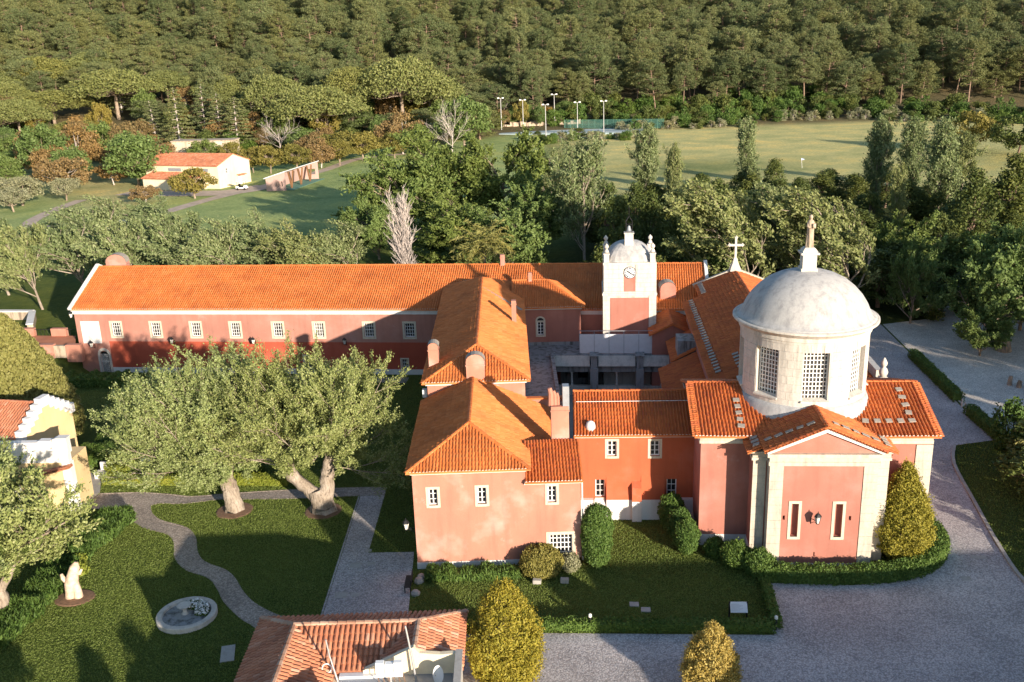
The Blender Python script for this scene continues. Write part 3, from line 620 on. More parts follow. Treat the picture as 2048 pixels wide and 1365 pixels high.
# clock
def clock_face(root, P, s, z, r):
    mb = MB(); k = 36
    ring = [P(s+r*math.cos(2*math.pi*i/k), z+r*math.sin(2*math.pi*i/k), -0.05) for i in range(k)]; back = [P(s+r*math.cos(2*math.pi*i/k), z+r*math.sin(2*math.pi*i/k), 0.05) for i in range(k)]
    mb.add(ring+back, [tuple(range(k))]+[(i, (i+1) % k, k+(i+1) % k, k+i) for i in range(k)]); cf = mb.build('clock_face', M['panel'], root)
    rim = MB()
    for i in range(k):
        a, b = 2*math.pi*i/k, 2*math.pi*(i+1)/k; q = [(r*1.0, a), (r*1.08, a), (r*1.08, b), (r*1.0, b)]
        rim.box8([P(s+x*math.cos(t), z+x*math.sin(t), -0.07) for x, t in q]+[P(s+x*math.cos(t), z+x*math.sin(t), 0.02) for x, t in q])
    rim.build('clock_rim', M['iron'], cf)
    rom = ['XII','I','II','III','IIII','V','VI','VII','VIII','IX','X','XI']
    for h in range(12):
        num = MB(); t = math.pi/2-2*math.pi*h/12; er = Vector((math.cos(t), math.sin(t))); et = Vector((math.sin(t), -math.cos(t))); wch = {'I': 0.028, 'V': 0.06, 'X': 0.06}; tot = sum(wch[c] for c in rom[h])+0.012*(len(rom[h])-1); x = -tot/2
        for c in rom[h]:
            w = wch[c]; segs = {'I': [(0.5,0,0.5,1)], 'V': [(0,1,0.5,0),(1,1,0.5,0)], 'X': [(0,0,1,1),(0,1,1,0)]}[c]
            for x0, y0, x1, y1 in segs:
                a = et*(x+w*x0)+er*(r*(0.68+0.22*y0)); b = et*(x+w*x1)+er*(r*(0.68+0.22*y1)); num.bar(P(s+a.x, z+a.y, -0.056), P(s+b.x, z+b.y, -0.056), 0.026, 0.026)
            x += w+0.012
        num.build('numeral', M['iron'], cf)
    for ln, t, wd in ((0.62*r, math.radians(145), 0.07), (0.88*r, math.radians(-35), 0.055)):
        h = MB(); h.bar(P(s-0.12*math.cos(t), z-0.12*math.sin(t), -0.085), P(s+ln*math.cos(t), z+ln*math.sin(t), -0.085), wd, wd); h.build('clock_hand', M['iron'], cf)
clock_face(TW, Pt, 2.5, 11.36, 0.52)

# ------------------------------------------------------------------ cloister and its terrace
cl = frame(3.7, 84.8, 0, 6)
CL = thing('cloister', cl(6, 0, 0), 'grey weathered stone cloister arcade with three bays around the sunken court', 'building')
mb = MB(); mb.box(cl, -0.2, 14.5, 0.0, 3.4, 3.55, 4.0); mb.box(frame(0.9, 66.6), 0, 2.9, 0, 21.5, 3.55, 4.02); mb.build('terrace_slab', M['mossy'], CL)
mb = MB(); mb.quad(cl(-0.2,3.2,0), cl(14,3.2,0), cl(14,3.2,3.55), cl(-0.2,3.2,3.55)); mb.box(frame(3.5,66.6), 0, 0.3, 0, 17.9, 0, 4.35); mb.build('inner_wall', M['mossy'], CL)
mb = MB(); mb.box(cl, 0, 12.4, 0.0, 0.35, 0, 0.95); mb.build('arcade_sill', M['stonew'], CL)
mb = MB(); mb.box(cl, 0, 12.4, -0.05, 0.35, 2.35, 2.95); mb.box(cl, -0.1, 12.4, -0.3, 0.3, 2.95, 3.1); mb.build('arcade_lintel', M['mossy'], CL)
for a, b in ((0.1, 3.5), (4.3, 7.7), (8.4, 11.9)):
    mb = MB(); q = [cl(a,-0.55,3.12), cl(b,-0.55,3.12), cl(b,0.02,3.98), cl(a,0.02,3.98)]; mb.box8([p-Vector((0,0,0.06)) for p in q]+q); pn = mb.build('sloping_eave_panel', M['stonew'], CL)
    c = (a+b)/2+0.0
    for cu in (c, ):
        f = MB(); f.lathe(cl(cu, 0.15, 0.95), [(0.17,0),(0.17,0.08),(0.10,0.12),(0.09,1.2),(0.16,1.28),(0.17,1.4)], 12); f.build('column', M['stonew'], CL, smooth=True)
for a in (-0.5, 3.55, 7.75, 11.95):
    f = MB(); f.box(cl, a, a+0.72, -0.75, 0.35, 0, 2.9); f.box(cl, a+0.06, a+0.66, -0.6, 0.35, 2.9, 4.1); f.box(cl, a-0.05, a+0.77, -0.8, 0.35, 4.1, 4.2); f.build('buttress', M['mossy'], CL)
for a in (2.3, 6.3): 
    mb = MB(); mb.box(cl, a, a+0.9, 3.1, 3.22, 0.7, 2.1); g = mb.build('grille_window', M['glass'], CL)
    gb = MB()
    for i in range(7): gb.bar(cl(a+0.15*i, 3.06, 0.7), cl(a+0.15*i, 3.06, 2.1), 0.03); gb.bar(cl(a, 3.06, 0.7+0.23*i), cl(a+0.9, 3.06, 0.7+0.23*i), 0.03)
    gb.build('grille', M['iron'], g)
o = sheet('court_floor', [(3.7,67.0),(15.0,66.5),(16.5,83.8),(3.7,84.8)], 0.03, M['slab'])
scr = thing('terrace_screen', cl(7.5, 0.9, 4.0), 'low screen of white boards in front of the clock tower', 'screen')
for i in range(5):
    a = 2.55+i*1.37; mb = MB(); mb.box(cl, a+0.02, a+1.35, 0.35, 0.42, 4.05, 5.9); mb.build('board', M['panel'], scr)
mb = MB()
for i in range(6): mb.box(cl, 2.52+i*1.37, 2.58+i*1.37, 0.43, 0.50, 4.0, 6.2)
mb.bar(cl(2.5,0.46,6.2), cl(9.4,0.46,6.2), 0.05); mb.build('rail', M['greymetal'], scr)
pw = thing('court_parapet', (2.2, 66.5, 0), 'pink wall with thin tile coping behind the near hipped roof', 'wall')
mb = MB(); mb.box(frame(0.9,66.2), 0, 3.0, 0, 0.3, 0, 6.75); mb.build('wall', M['pink'], pw)
mb = MB(); mb.box(frame(0.85,66.13), 0, 3.1, 0, 0.44, 6.75, 6.85); mb.build('coping', M['tiledeep'], pw)

# ------------------------------------------------------------------ sacristy roofs beside the nave
sa = frame(12.9, 83.9, 0, 5)
SA = thing('sacristy', sa(1.7, 0, 0), 'low gabled dark rose annexe wedged between clock tower and nave', 'building')
box_walls(SA, sa, 0, 3.6, 0, 8, 0, 6.0, M['pinkd'])
gable(SA, side(sa, 'front', 0.0), 0, 3.6, 6.0, 6.85, M['pinkd'])
F_, R = hip(sa, -0.3, 3.9, -0.3, 8, 5.95, 7.0, 'd'); make_roof(SA, F_, R, 'tiledeep', 0.24, 0.45)
LN = thing('side_aisle', (14.0, 70, 0), 'stepped lean-to aisle with weathered tile roofs against the nave wall', 'building')
na = frame(19.3, 60.3, 0, 5)
mb = MB(); mb.box(na, -8.0, -5.0, 9.6, 17.0, 0, 4.6); mb.box(na, -6.9, -5.0, 17.0, 22.5, 0, 5.3); mb.build('wall', M['pinkd'], LN)
make_roof(LN, [[na(-8.25,9.3,4.6), na(-8.25,17.1,4.6), na(-4.95,17.1,6.2), na(-4.95,9.3,6.2)], [na(-7.2,17.1,5.3), na(-7.2,22.7,5.3), na(-4.95,22.7,6.5), na(-4.95,17.1,6.5)]], [], 'tiledeep', 0.24, 0.45)
mb = MB(); mb.box(na, -6.6, -5.0, 17.6, 19.8, 5.2, 7.0); dk = mb.build('dormer', M['mossy'], LN)

# ------------------------------------------------------------------ near block
nb = frame(-6.5, 54.2, 0, 0)
NB = thing('near_block', nb(5, 0, 0), 'weathered salmon pink block with hipped orange roof facing the front lawn', 'building')
Pn = side(nb, 'front', 0.0)
nw = [(0.96, 1.52, 4.46, 5.57), (4.02, 4.58, 4.45, 5.58), (8.41, 8.95, 4.4, 5.52)]; gw = (8.45, 9.9, 0.45, 2.12)
mb = MB(); wall_face(mb, Pn, 0, 10.48, 0.45, 5.75, nw+[gw]); wall_face(mb, Pn, 0, 7.04, 5.75, 6.7)
wall_face(mb, side(nb, 'left', 0.0), 0, 12.2, 0.45, 6.7); wall_face(mb, side(nb, 'right', 7.04), 0, 12.2, 5.75, 6.7); wall_face(mb, side(nb, 'right', 10.48), 0, 6.6, 0.0, 5.8)
wall_face(mb, side(nb, 'back', 3.3), 7.04, 10.48, 0, 7.1); wall_face(mb, side(nb, 'right', 9.9), 3.3, 12.2, 0, 5.7); wall_face(mb, side(nb, 'back', 12.2), 0, 9.9, 0, 6.7)
mb.quad(nb(10.48,0,5.8), nb(10.48,3.3,5.8), nb(10.48,3.3,7.1)); mb.build('wall', M['pink'], NB)
trim(NB, nb, [(-0.03, 8.0, -0.04, 0.2, 0, 0.45), (-0.03, 0.2, 0.2, 12.2, 0, 0.45)], M['white'], 'plinth')
trim(NB, nb, [(-0.1, 7.1, -0.12, 0.1, 6.62, 6.84), (-0.12, 0.1, 0.1, 12.2, 6.62, 6.84), (6.95, 10.55, -0.14, 0.1, 5.72, 5.93)], M['white'])
for w in nw: window(NB, Pn, *w, 2, 3, 0.16)
window(NB, Pn, *gw, 6, 5, 0.2, leaf=False, bar=0.05)
xr, yf, ya, zr = -2.98, 53.85, 57.5, 8.62; e0 = 6.86
k = (zr-e0)/(xr+6.85)   # common slope of both flanks
zx = lambda x: zr-k*abs(x-xr)
A = (xr, ya, zr); B = (xr, 66.35, zr)
faces = [[(-6.85,yf,e0), A, B, (-6.85,66.35,e0)], [A, B, (0.89,66.35,zx(0.89)), (0.89,yf,zx(0.89))], [(-6.85,yf,e0), (0.89,yf,e0), A], [(0.89,57.5,zx(0.89)), (0.89,66.1,zx(0.89)), (3.5,66.1,zx(3.5)), (3.5,57.5,zx(3.5))]]
make_roof(NB, faces, [(A, B), ((-6.85,yf,e0), A), ((0.89,yf,e0), A)], 'tile', 0.205, 0.40, noeave=(3,))
make_roof(NB, [[nb(7.0,-0.35,5.95), nb(10.62,-0.35,5.95), nb(10.62,3.35,7.2), nb(7.0,3.35,7.2)]], [], 'tiledeep', 0.205, 0.40, name='side_roof')
chimney(NB, (2.95, 58.2), 1.15, 0.9, 5.5, 9.4, arch=False)
mb = MB(); f = frame(2.75, 58.2)
for uu, w, h in ((-0.35, 0.22, 1.25), (-0.1, 0.18, 1.05), (0.12, 0.14, 0.9)): mb.tube([f(uu,0,9.3), f(uu,0,9.3+h*0.7), f(uu-0.08,0,9.3+h)], [w, w*0.85, w*0.6], 8)
mb.build('chimney_pots', M['pink'], NB)
mb = MB(); mb.box(frame(3.35,58.1), -0.2, 0.22, -0.3, 0.3, 9.0, 10.75); mb.build('metal_flue', M['greymetal'], NB)
lantern(nb(-0.02, 0.5, 2.6), (-1,0,0), 'white-glassed wall lantern on the side corner of the near block beside the path', group='lanterns on the near block')
lantern(nb(10.5, 0.4, 2.8), (1,0,0), 'black wall lantern at the near block corner above the tall clipped shrub', group='lanterns on the near block')
for uu in (7.06, 10.40):
    mb = MB(); mb.tube([nb(uu if uu < 8 else 10.56, -0.06, 0.3), nb(uu if uu < 8 else 10.56, -0.06, 5.75)], 0.045, 6)
    if uu > 8: mb.build('downpipe', M['sash'], NB)

# ------------------------------------------------------------------ orange wing
ow = frame(4.2, 60.4, 0, 3.5)
OW = thing('orange_wing', ow(4, 0, 0), 'deep orange wing with white base joining near block and domed chapel', 'building')
Po = side(ow, 'front', 0.0); uw = [(2.08, 2.72, 4.66, 5.78), (5.0, 5.64, 4.64, 5.76)]; lo = [(1.25, 1.9, 1.55, 2.9), (6.16, 6.84, 1.5, 2.9)]
box_walls(OW, ow, -0.2, 8.4, 0, 7.4, 0, 6.2, M['orange'], {'front': uw+lo}, reveal=0.3)
for w in uw: window(OW, Po, *w, 2, 3, 0.16)
for w in lo: window(OW, Po, *w, 2, 3, 0, leaf=False, depth=0.22)
mb = MB()
for a, b in ((-0.2, 1.1), (2.0, 3.75), (4.4, 6.05), (6.95, 8.3)):
    mb.box8([ow(a,-0.42,0), ow(b,-0.42,0), ow(b,-0.01,0), ow(a,-0.01,0), ow(a,-0.34,1.5), ow(b,-0.34,1.5), ow(b,-0.01,1.5), ow(a,-0.01,1.5)])
for a, b in ((1.1, 2.0), (6.05, 6.95)): mb.box8([ow(a,-0.42,0), ow(b,-0.42,0), ow(b,-0.01,0), ow(a,-0.01,0), ow(a,-0.38,0.9), ow(b,-0.38,0.9), ow(b-0.1,-0.01,1.45), ow(a+0.1,-0.01,1.45)])
mb.box8([ow(3.75,-0.72,0), ow(4.4,-0.72,0), ow(4.4,-0.01,0), ow(3.75,-0.01,0), ow(3.75,-0.66,1.5), ow(4.4,-0.66,1.5), ow(4.4,-0.01,1.5), ow(3.75,-0.01,1.5)])
mb.build('white_base', M['white'], OW)
mb = MB()
for a, b, z in ((2.0, 3.75, 2.75), (4.4, 6.0, 2.8)): mb.box8([ow(a,-0.34,1.502), ow(b,-0.34,1.502), ow(b,-0.004,1.502), ow(a,-0.004,1.502), ow(a,-0.1,z-0.3), ow(b,-0.1,z-0.3), ow(b,-0.004,z+0.4), ow(a,-0.004,z+0.4)])
mb.box8([ow(3.75,-0.66,1.502), ow(4.4,-0.66,1.502), ow(4.4,-0.004,1.502), ow(3.75,-0.004,1.502), ow(3.75,-0.5,2.45), ow(4.4,-0.5,2.45), ow(4.4,-0.004,2.75), ow(3.75,-0.004,2.75)])
mb.build('buttress', M['orange'], OW)
trim(OW, ow, [(-0.1, 8.2, -0.14, 0.05, 6.08, 6.27)], M['white'])
F_, R = hip(ow, -0.2, 8.35, -0.35, 7.6, 6.3, 8.1, 'u'); make_roof(OW, F_, R, 'tiledeep', 0.215, 0.42)
gable(OW, side(ow, 'left', -0.15), 0, 7.4, 6.2, 8.0, M['pink'])
mb = MB(); p = ow(0.95, 0.35, 6.45); mb.lathe(p, [(0.34,0),(0.34,0.35),(0.28,0.55),(0.15,0.66),(0.02,0.7)], 14); mb.build('roof_vent', M['white'], OW, smooth=True)
mb = MB(); mb.bar(ow(0,2.5,7.72), ow(8.2,2.5,7.72), 0.03); mb.build('cable', M['sash'], OW)

# ------------------------------------------------------------------ domed chapel
fc = frame(19.3, 60.3, 0, 5)
CH = thing('chapel', fc(0, -7.4, 0), 'rose and limestone chapel with grey dome on a windowed stone drum', 'chapel')
Pc = side(fc, 'front', -7.4); Pa = side(fc, 'front', -4.9); Pw = side(fc, 'front', -6.6)
mb = MB()
wall_face(mb, Pa, -7.1, 7.1, 0.8, 7.3); wall_face(mb, side(fc,'left',-7.1), -4.9, 4.9, 0.8, 7.3); wall_face(mb, side(fc,'right',7.1), -4.9, 4.9, 0.8, 7.3); wall_face(mb, side(fc,'back',4.9), -7.1, 7.1, 0, 7.3)
mb.build('transept_wall', M['pinkd'], CH)
mb = MB(); wall_face(mb, Pa, -7.14, -3.9, 0, 0.8); wall_face(mb, Pa, 3.9, 7.14, 0, 0.8); wall_face(mb, side(fc,'left',-7.14), -4.94, 4.9, 0, 0.8); wall_face(mb, side(fc,'right',7.14), -4.94, 4.9, 0, 0.8); pbox(mb, Pc, -2.3, 2.3, 0, 0.2, -0.04, 0.3); mb.box(fc, -4.1, -3.2, -6.66, -4.9, 0, 0.8); mb.build('plinth', M['white'], CH)
mb = MB(); mb.box(fc, -4.05, 4.05, -6.6, -4.6, 0.0, 7.35); mb.build('porch_flank', M['pinkd'], CH)
mb = MB(); bl = [(-1.78, -1.34, 2.05, 4.33), (0.86, 1.32, 2.05, 4.33), (-2.28, -2.14, 3.2, 3.5), (1.72, 1.86, 3.2, 3.5), (-0.27, -0.19, 0.7, 0.98)]
wall_face(mb, Pc, -2.4, 2.4, 0.2, 6.9, bl, 0.35)
for a, b, c, d in bl[:2]: mb.quad(Pc(a,c,0.35), Pc(b,c,0.35), Pc(b,d,0.35), Pc(a,d,0.35))
mb.build('front_wall', M['pinkd'], CH)
mb = MB()
for a, b, c, d in bl[2:]: mb.quad(Pc(a,c,0.3), Pc(b,c,0.3), Pc(b,d,0.3), Pc(a,d,0.3))
mb.build('vent', M['dark'], CH)
for a, b, c, d in bl[:2]:
    f = MB(); w = 0.17; pbox(f, Pc, a-w, a, c-w, d+w, -0.04, 0.1); pbox(f, Pc, b, b+w, c-w, d+w, -0.04, 0.1); pbox(f, Pc, a, b, d, d+w, -0.043, 0.1); pbox(f, Pc, a, b, c-w, c, -0.05, 0.1); f.build('blind_window', M['stonef'], CH)
mb = MB(); mb.box(fc, -3.1, -2.4, -7.32, -6.5, 0, 6.88); mb.box(fc, 2.4, 3.1, -7.32, -6.5, 0, 6.88); pil = mb.build('pilaster', M['stone'], CH)
for a, b in ((-3.22, -2.38), (2.38, 3.22)): ashlar(pil, Pc, a, b, 0.0, 6.88, M['stone'], 0.9, 0.52, -0.05, 0.09)
for sgn in (-1, 1):
    Ps = side(fc, 'left' if sgn < 0 else 'right', sgn*3.22); ashlar(pil, Ps, -7.32, -6.62, 0.0, 6.88, M['stone'], 0.8, 0.52, -0.0, 0.1)
mb = MB(); mb.box(fc, -3.95, -3.85, -6.6, -6.5, 0, 7); ws = mb.build('side_pilaster', M['stone'], CH)
for sgn in (-1, 1):
    a, b = (-4.1, -3.3) if sgn < 0 else (3.3, 4.1); ashlar(ws, Pw, a, b, 0.0, 6.9, M['stone'], 0.8, 0.55, -0.06, 0.05)
    a, b = (-7.14, -6.2) if sgn < 0 else (6.2, 7.16)
    if sgn > 0: ashlar(ws, Pa, a, b, 0.0, 7.2, M['stone'], 0.95, 0.55, -0.06, 0.02); ashlar(ws, side(fc,'right',7.16), -4.94, -4.0, 0.0, 7.2, M['stone'], 0.95, 0.55, -0.06, 0.02)
mb = MB()
mb.box(fc, -3.3, 3.3, -7.52, -6.4, 6.9, 7.15); mb.box(fc, -3.25, 3.25, -7.46, -6.4, 7.153, 7.5); mb.box(fc, -3.42, 3.42, -7.66, -6.4, 7.503, 7.72)
mb.box(fc, -4.2, 4.2, -6.75, -4.7, 6.92, 7.1); mb.box(fc, -4.15, 4.15, -6.7, -4.7, 7.1, 7.42); mb.box(fc, -4.3, 4.3, -6.82, -4.7, 7.42, 7.52)
mb.box(fc, -7.2, 7.2, -5.0, 5.0, 7.28, 7.5); mb.box(fc, -7.18, 7.18, -4.97, 4.97, 7.5, 7.7); mb.box(fc, -7.35, 7.35, -5.15, 5.15, 7.7, 7.86)
mb.build('entablature', M['stone'], CH)
# pediment
mb = MB(); z0, za, hw = 7.72, 9.28, 3.5
mb.quad(fc(-hw,-7.38,z0), fc(hw,-7.38,z0), fc(0,-7.38,za)); mb.build('pediment', M['pinkd'], CH)
mb = MB(); mb.bar(fc(-3.45,-7.5,z0+0.1), fc(0.02,-7.5,za+0.0), 0.34, 0.22); mb.bar(fc(3.45,-7.5,z0+0.1), fc(-0.02,-7.5,za+0.0), 0.34, 0.22); mb.build('raking_cornice', M['white'], CH)
zr = 9.5; zs = 0.445
pz = lambda u: zr-abs(u)*zs
faces = []
for s in (-1, 1):
    faces.append([fc(0,-7.72,zr), fc(s*3.62,-7.72,pz(3.62)), fc(s*3.62,-3.6,pz(3.62)), fc(0,-3.6,zr)])
    faces.append([fc(s*3.62,-6.95,pz(3.62)), fc(s*4.5,-6.95,pz(4.5)), fc(s*4.5,-4.9,pz(4.5)), fc(s*3.62,-4.9,pz(3.62))])
make_roof(CH, faces, [(fc(0,-7.7,zr), fc(0,-4.2,zr))], 'tiledeep', 0.225, 0.44, name='porch_roof')
rb = MB()
for s in (-1, 1):
    ridge_line(rb, fc(s*3.62,-7.68,pz(3.62)), fc(0,-7.68,zr), 0.12)
    for i in range(18):
        u = s*(3.5-i*0.195); p = fc(u,-7.62,pz(u)+0.02); q = fc(u,-7.95,pz(u)-0.05)
        dd = (q-p).normalized(); x = Vector((1,0,0)); vs = []
        for c_, rr in ((q, 0.085), (p, 0.07)):
            for cx, sy in ARC: vs.append(c_+x*rr*cx+Vector((0,0,rr*sy)))
        rb.add(vs, TF)
rb.build('verge_tiles', M['tiledeep'], CH, kind='stuff')
F_, R = hip(fc, -7.55, 7.55, -5.3, 5.3, 7.87, 9.6, 'u'); make_roof(CH, F_, R, 'tiledeep', 0.225, 0.44, name='transept_roof')
gable(CH, side(fc,'left',-7.15), -4.9, 4.9, 7.86, 9.45, M['pinkd']); gable(CH, side(fc,'right',7.15), -4.9, 4.9, 7.86, 9.45, M['pinkd'])
rb = MB()
for s in (-1, 1):
    for i in range(26):
        d = -5.2+i*0.2; p = fc(s*7.2, d, 9.6-abs(d)*0.326+0.05); q = fc(s*7.68, d, 9.6-abs(d)*0.326-0.02); yv = fc(0,1,0)-fc(0,0,0); vs = []
        for c_, rr in ((q, 0.095), (p, 0.08)):
            for cx, sy in ARC: vs.append(c_+yv*rr*cx+Vector((0,0,rr*sy)))
        rb.add(vs, TF)
rb.build('verge_tiles', M['tiledeep'], CH, kind='stuff')
def roof_slab(root, fr, u, d, z, slope_u=0.0, slope_d=0.0, rg=rnd):
    mb = MB(); w, l_, h = 0.21+rg.uniform(-.03,.03), 0.16+rg.uniform(-.02,.02), 0.05; a = rg.uniform(-0.2, 0.2); pts = []
    for zz in (0, h):
        for x, y in ((-w,-l_),(w,-l_),(w,l_),(-w,l_)):
            xx, yy = x*math.cos(a)-y*math.sin(a), x*math.sin(a)+y*math.cos(a); pts.append(fr(u+xx, d+yy, z+0.13+zz+xx*slope_u+yy*slope_d))
    mb.box8(pts); return mb.build('roof_weight_slab', M['capstone'], root)
for s in (-1, 1):
    for i in range(5): u = s*(0.75+i*0.62); roof_slab(CH, fc, u, -6.6+i*0.05, pz(u), -s*zs)
    for i in range(3): u = s*3.95; roof_slab(CH, fc, u, -6.5+i*0.52, pz(u), -s*zs)
for i in range(5): d = -2.0-i*0.62; roof_slab(CH, fc, -4.55-0.0*i, d, 9.6-abs(d)*0.326, 0, 0.326)
for i in range(5): d = -1.0-i*0.75; roof_slab(CH, fc, 6.1, d, 9.6-abs(d)*0.326, 0, 0.326)
for i in range(4): roof_slab(CH, fc, 5.4-i*0.72, -4.02, 9.6-4.02*0.326, 0, 0.326)
# drum: ashlar ring with eight tall windows
DR = 4.1; base = MB(); base.lathe(fc(0,0,8.2), [(4.55,0.0),(4.55,0.35),(4.3,0.95),(4.14,1.15)], 64); base.build('drum_skirt', M['dome'], CH, smooth=True)
core = MB(); core.lathe(fc(0,0,9.3), [(3.3,0),(3.3,4.3)], 48); 
drum = core.build('drum', M['glass'], CH)
W0, W1, ww = 9.75, 12.95, 0.86
def cyl(r, a, z): return fc(r*math.sin(a), -r*math.cos(a), z)
courses = 9; z0_, z1_ = 9.3, 13.45
hzs = [9.3, 9.75, 10.28, 10.81, 11.34, 11.87, 12.41, 12.95, 13.45]
for j in range(len(hzs)-1):
    za_, zb_ = hzs[j], hzs[j+1]; inwin = j in range(1, 7); aw = math.asin(ww/DR)
    for w in range(8):
        ac = w*math.pi/4; 
        if inwin: a_s, a_e, nbk = ac+aw, ac+math.pi/4-aw, 2
        else: a_s, a_e, nbk = ac-math.pi/8, ac+math.pi/8, 4
        off = 0.5 if (j % 2 and not inwin) else 0.0
        cuts = [a_s+(a_e-a_s)*(i+off)/nbk for i in range(nbk+1)]
        if inwin: cuts = [a_s, a_s+(a_e-a_s)*(0.38 if j % 2 else 0.62), a_e]
        for a, b in zip(cuts[:-1], cuts[1:]):
            g = 0.0016; a2, b2 = a+g, b-g; ro = DR+rnd.uniform(-0.006, 0.008); ri = 3.5 if inwin else 3.9; m_ = (a2+b2)/2; gz = 0.006
            out = [cyl(ro, t, z) for z in (za_+gz, zb_-gz) for t in (a2, m_, b2)]; inn = [cyl(ri, t, z) for z in (za_+gz, zb_-gz) for t in (a2, m_, b2)]
            mb = MB(); mb.add(out+inn, [(0,1,4,3),(1,2,5,4),(6,7,1,0),(7,8,2,1),(3,4,10,9),(4,5,11,10),(0,3,9,6),(2,8,11,5)]); mb.build('stone_block', M['stonew'], drum)
bk = MB(); bk.lathe(fc(0,0,0), [(4.07,9.29),(4.07,9.74),(3.6,9.745)], 64); bk.lathe(fc(0,0,0), [(3.6,12.955),(4.07,12.96),(4.07,13.45)], 64); bk.build('drum_bed', M['stonew'], drum)
for w in range(8):
    ac = w*math.pi/4; tang = (cyl(1, ac+math.pi/2, 0)-cyl(0, 0, 0)); out = cyl(1, ac, 0)-cyl(0, 0, 0); o_ = cyl(3.72, ac, 0)
    Pd = lambda s, z, k, o_=o_, tang=tang, out=out: o_+tang*s-out*k+Vector((0,0,z))
    hw_ = 0.78; wi = window(CH, Pd, -hw_, hw_, W0+0.02, W1-0.02, 7, 11, 0.0001, 'stonew', 0.12, name='drum_window', bar=0.05, leaf=False)
    sl = MB(); q = [Pd(-hw_-0.1, W0, -0.42), Pd(hw_+0.1, W0, -0.42), Pd(hw_, W0+0.12, 0.05), Pd(-hw_, W0+0.12, 0.05)]; sl.box8([p-Vector((0,0,0.1)) for p in q]+q); sl.build('sill', M['stonew'], wi)
    jb = MB()
    for s in (-1, 1): pbox(jb, Pd, s*hw_ if s > 0 else -hw_-0.1, s*hw_+0.1 if s > 0 else -hw_, W0, W1, -0.28, 0.1)
    jb.build('jamb', M['stonew'], wi)
mb = MB(); mb.lathe(fc(0,0,0), [(4.0,13.44),(4.14,13.45),(4.14,13.6),(4.22,13.64),(4.22,13.9),(4.3,13.95),(4.5,14.12),(4.64,14.2),(4.64,14.32),(4.55,14.36),(4.2,14.42)], 72); mb.build('drum_cornice', M['stonew'], CH, smooth=False)
dprof = [(4.56,14.34),(4.30,14.44),(4.12,14.62),(4.0,14.85),(3.82,15.25),(3.50,15.75),(3.05,16.25),(2.5,16.7),(1.85,17.03),(1.15,17.25),(0.5,17.34),(0.0,17.36)]
mb = MB(); mb.lathe(fc(0,0,0), dprof, 72); mb.build('dome', M['dome'], CH, smooth=True)
mb = MB(); mb.box(fc, -0.52, 0.52, -0.52, 0.52, 17.2, 17.5); mb.box(fc, -0.44, 0.44, -0.44, 0.44, 17.5, 18.4); mb.box(fc, -0.58, 0.58, -0.58, 0.58, 18.4, 18.52); mb.lathe(fc(0,0,0), [(0.66,18.52),(0.62,18.66),(0.42,18.82),(0.1,18.86)], 4, math.radians(40)); mb.build('dome_pedestal', M['stonew'], CH)
# saint on the dome
ST = thing('statue', fc(0,0,18.82), 'weathered robed stone figure with lightning rod on top of the dome', 'statue')
def robed(c, h, seed=3):
    c = Vector(c); mb = MB(); prof = [(0.00,0.20,0.17),(0.06,0.21,0.18),(0.2,0.19,0.16),(0.4,0.17,0.145),(0.55,0.165,0.145),(0.66,0.165,0.14),(0.76,0.165,0.13),(0.82,0.14,0.11),(0.845,0.075,0.075),(0.87,0.07,0.075),(0.90,0.095,0.105),(0.94,0.10,0.11),(0.98,0.075,0.085),(1.0,0.02,0.02)]; n_ = 20; rows = []
    for z, rx, ry in prof:
        row = []
        for k in range(n_):
            a = 2*math.pi*k/n_; fold = 1+(0.10*math.sin(6*a+z*3)*(1 if z < 0.6 else 0.25)); row.append(c+Vector((rx*fold*math.cos(a)*h*0.6, ry*fold*math.sin(a)*h*0.68-0.02*h*math.sin(z*3), z*h)))
        rows.append(row)
    for i in range(len(rows)-1):
        for k in range(n_): mb.quad(rows[i][k], rows[i][(k+1) % n_], rows[i+1][(k+1) % n_], rows[i+1][k])
    # arms folded across a book
    mb.tube([c+Vector((-0.07,0,0.77))*h, c+Vector((-0.095,-0.05,0.64))*h, c+Vector((-0.02,-0.12,0.60))*h], [0.042*h,0.038*h,0.03*h], 8)
    mb.tube([c+Vector((0.07,0,0.77))*h, c+Vector((0.11,-0.05,0.65))*h, c+Vector((0.08,-0.12,0.66))*h], [0.042*h,0.038*h,0.03*h], 8)
    mb.box(frame(c.x+0.07*h, c.y-0.13*h), -0.045*h, 0.045*h, -0.03*h, 0.03*h, c.z+0.60*h, c.z+0.74*h)
    return mb
robed(fc(0,0,18.82), 2.1).build('figure', M['rubble'], ST, smooth=True)
mb = MB(); mb.tube([fc(0.02,0.1,19.2), fc(0.02,0.1,22.1)], [0.02,0.012], 5); mb.build('lightning_rod', M['iron'], ST)
lantern(fc(-0.56,-7.4,3.3), fc(0.5,-1.0,0)-fc(0,0,0), 'white-glassed wall lantern between the two blind slots of the chapel front')

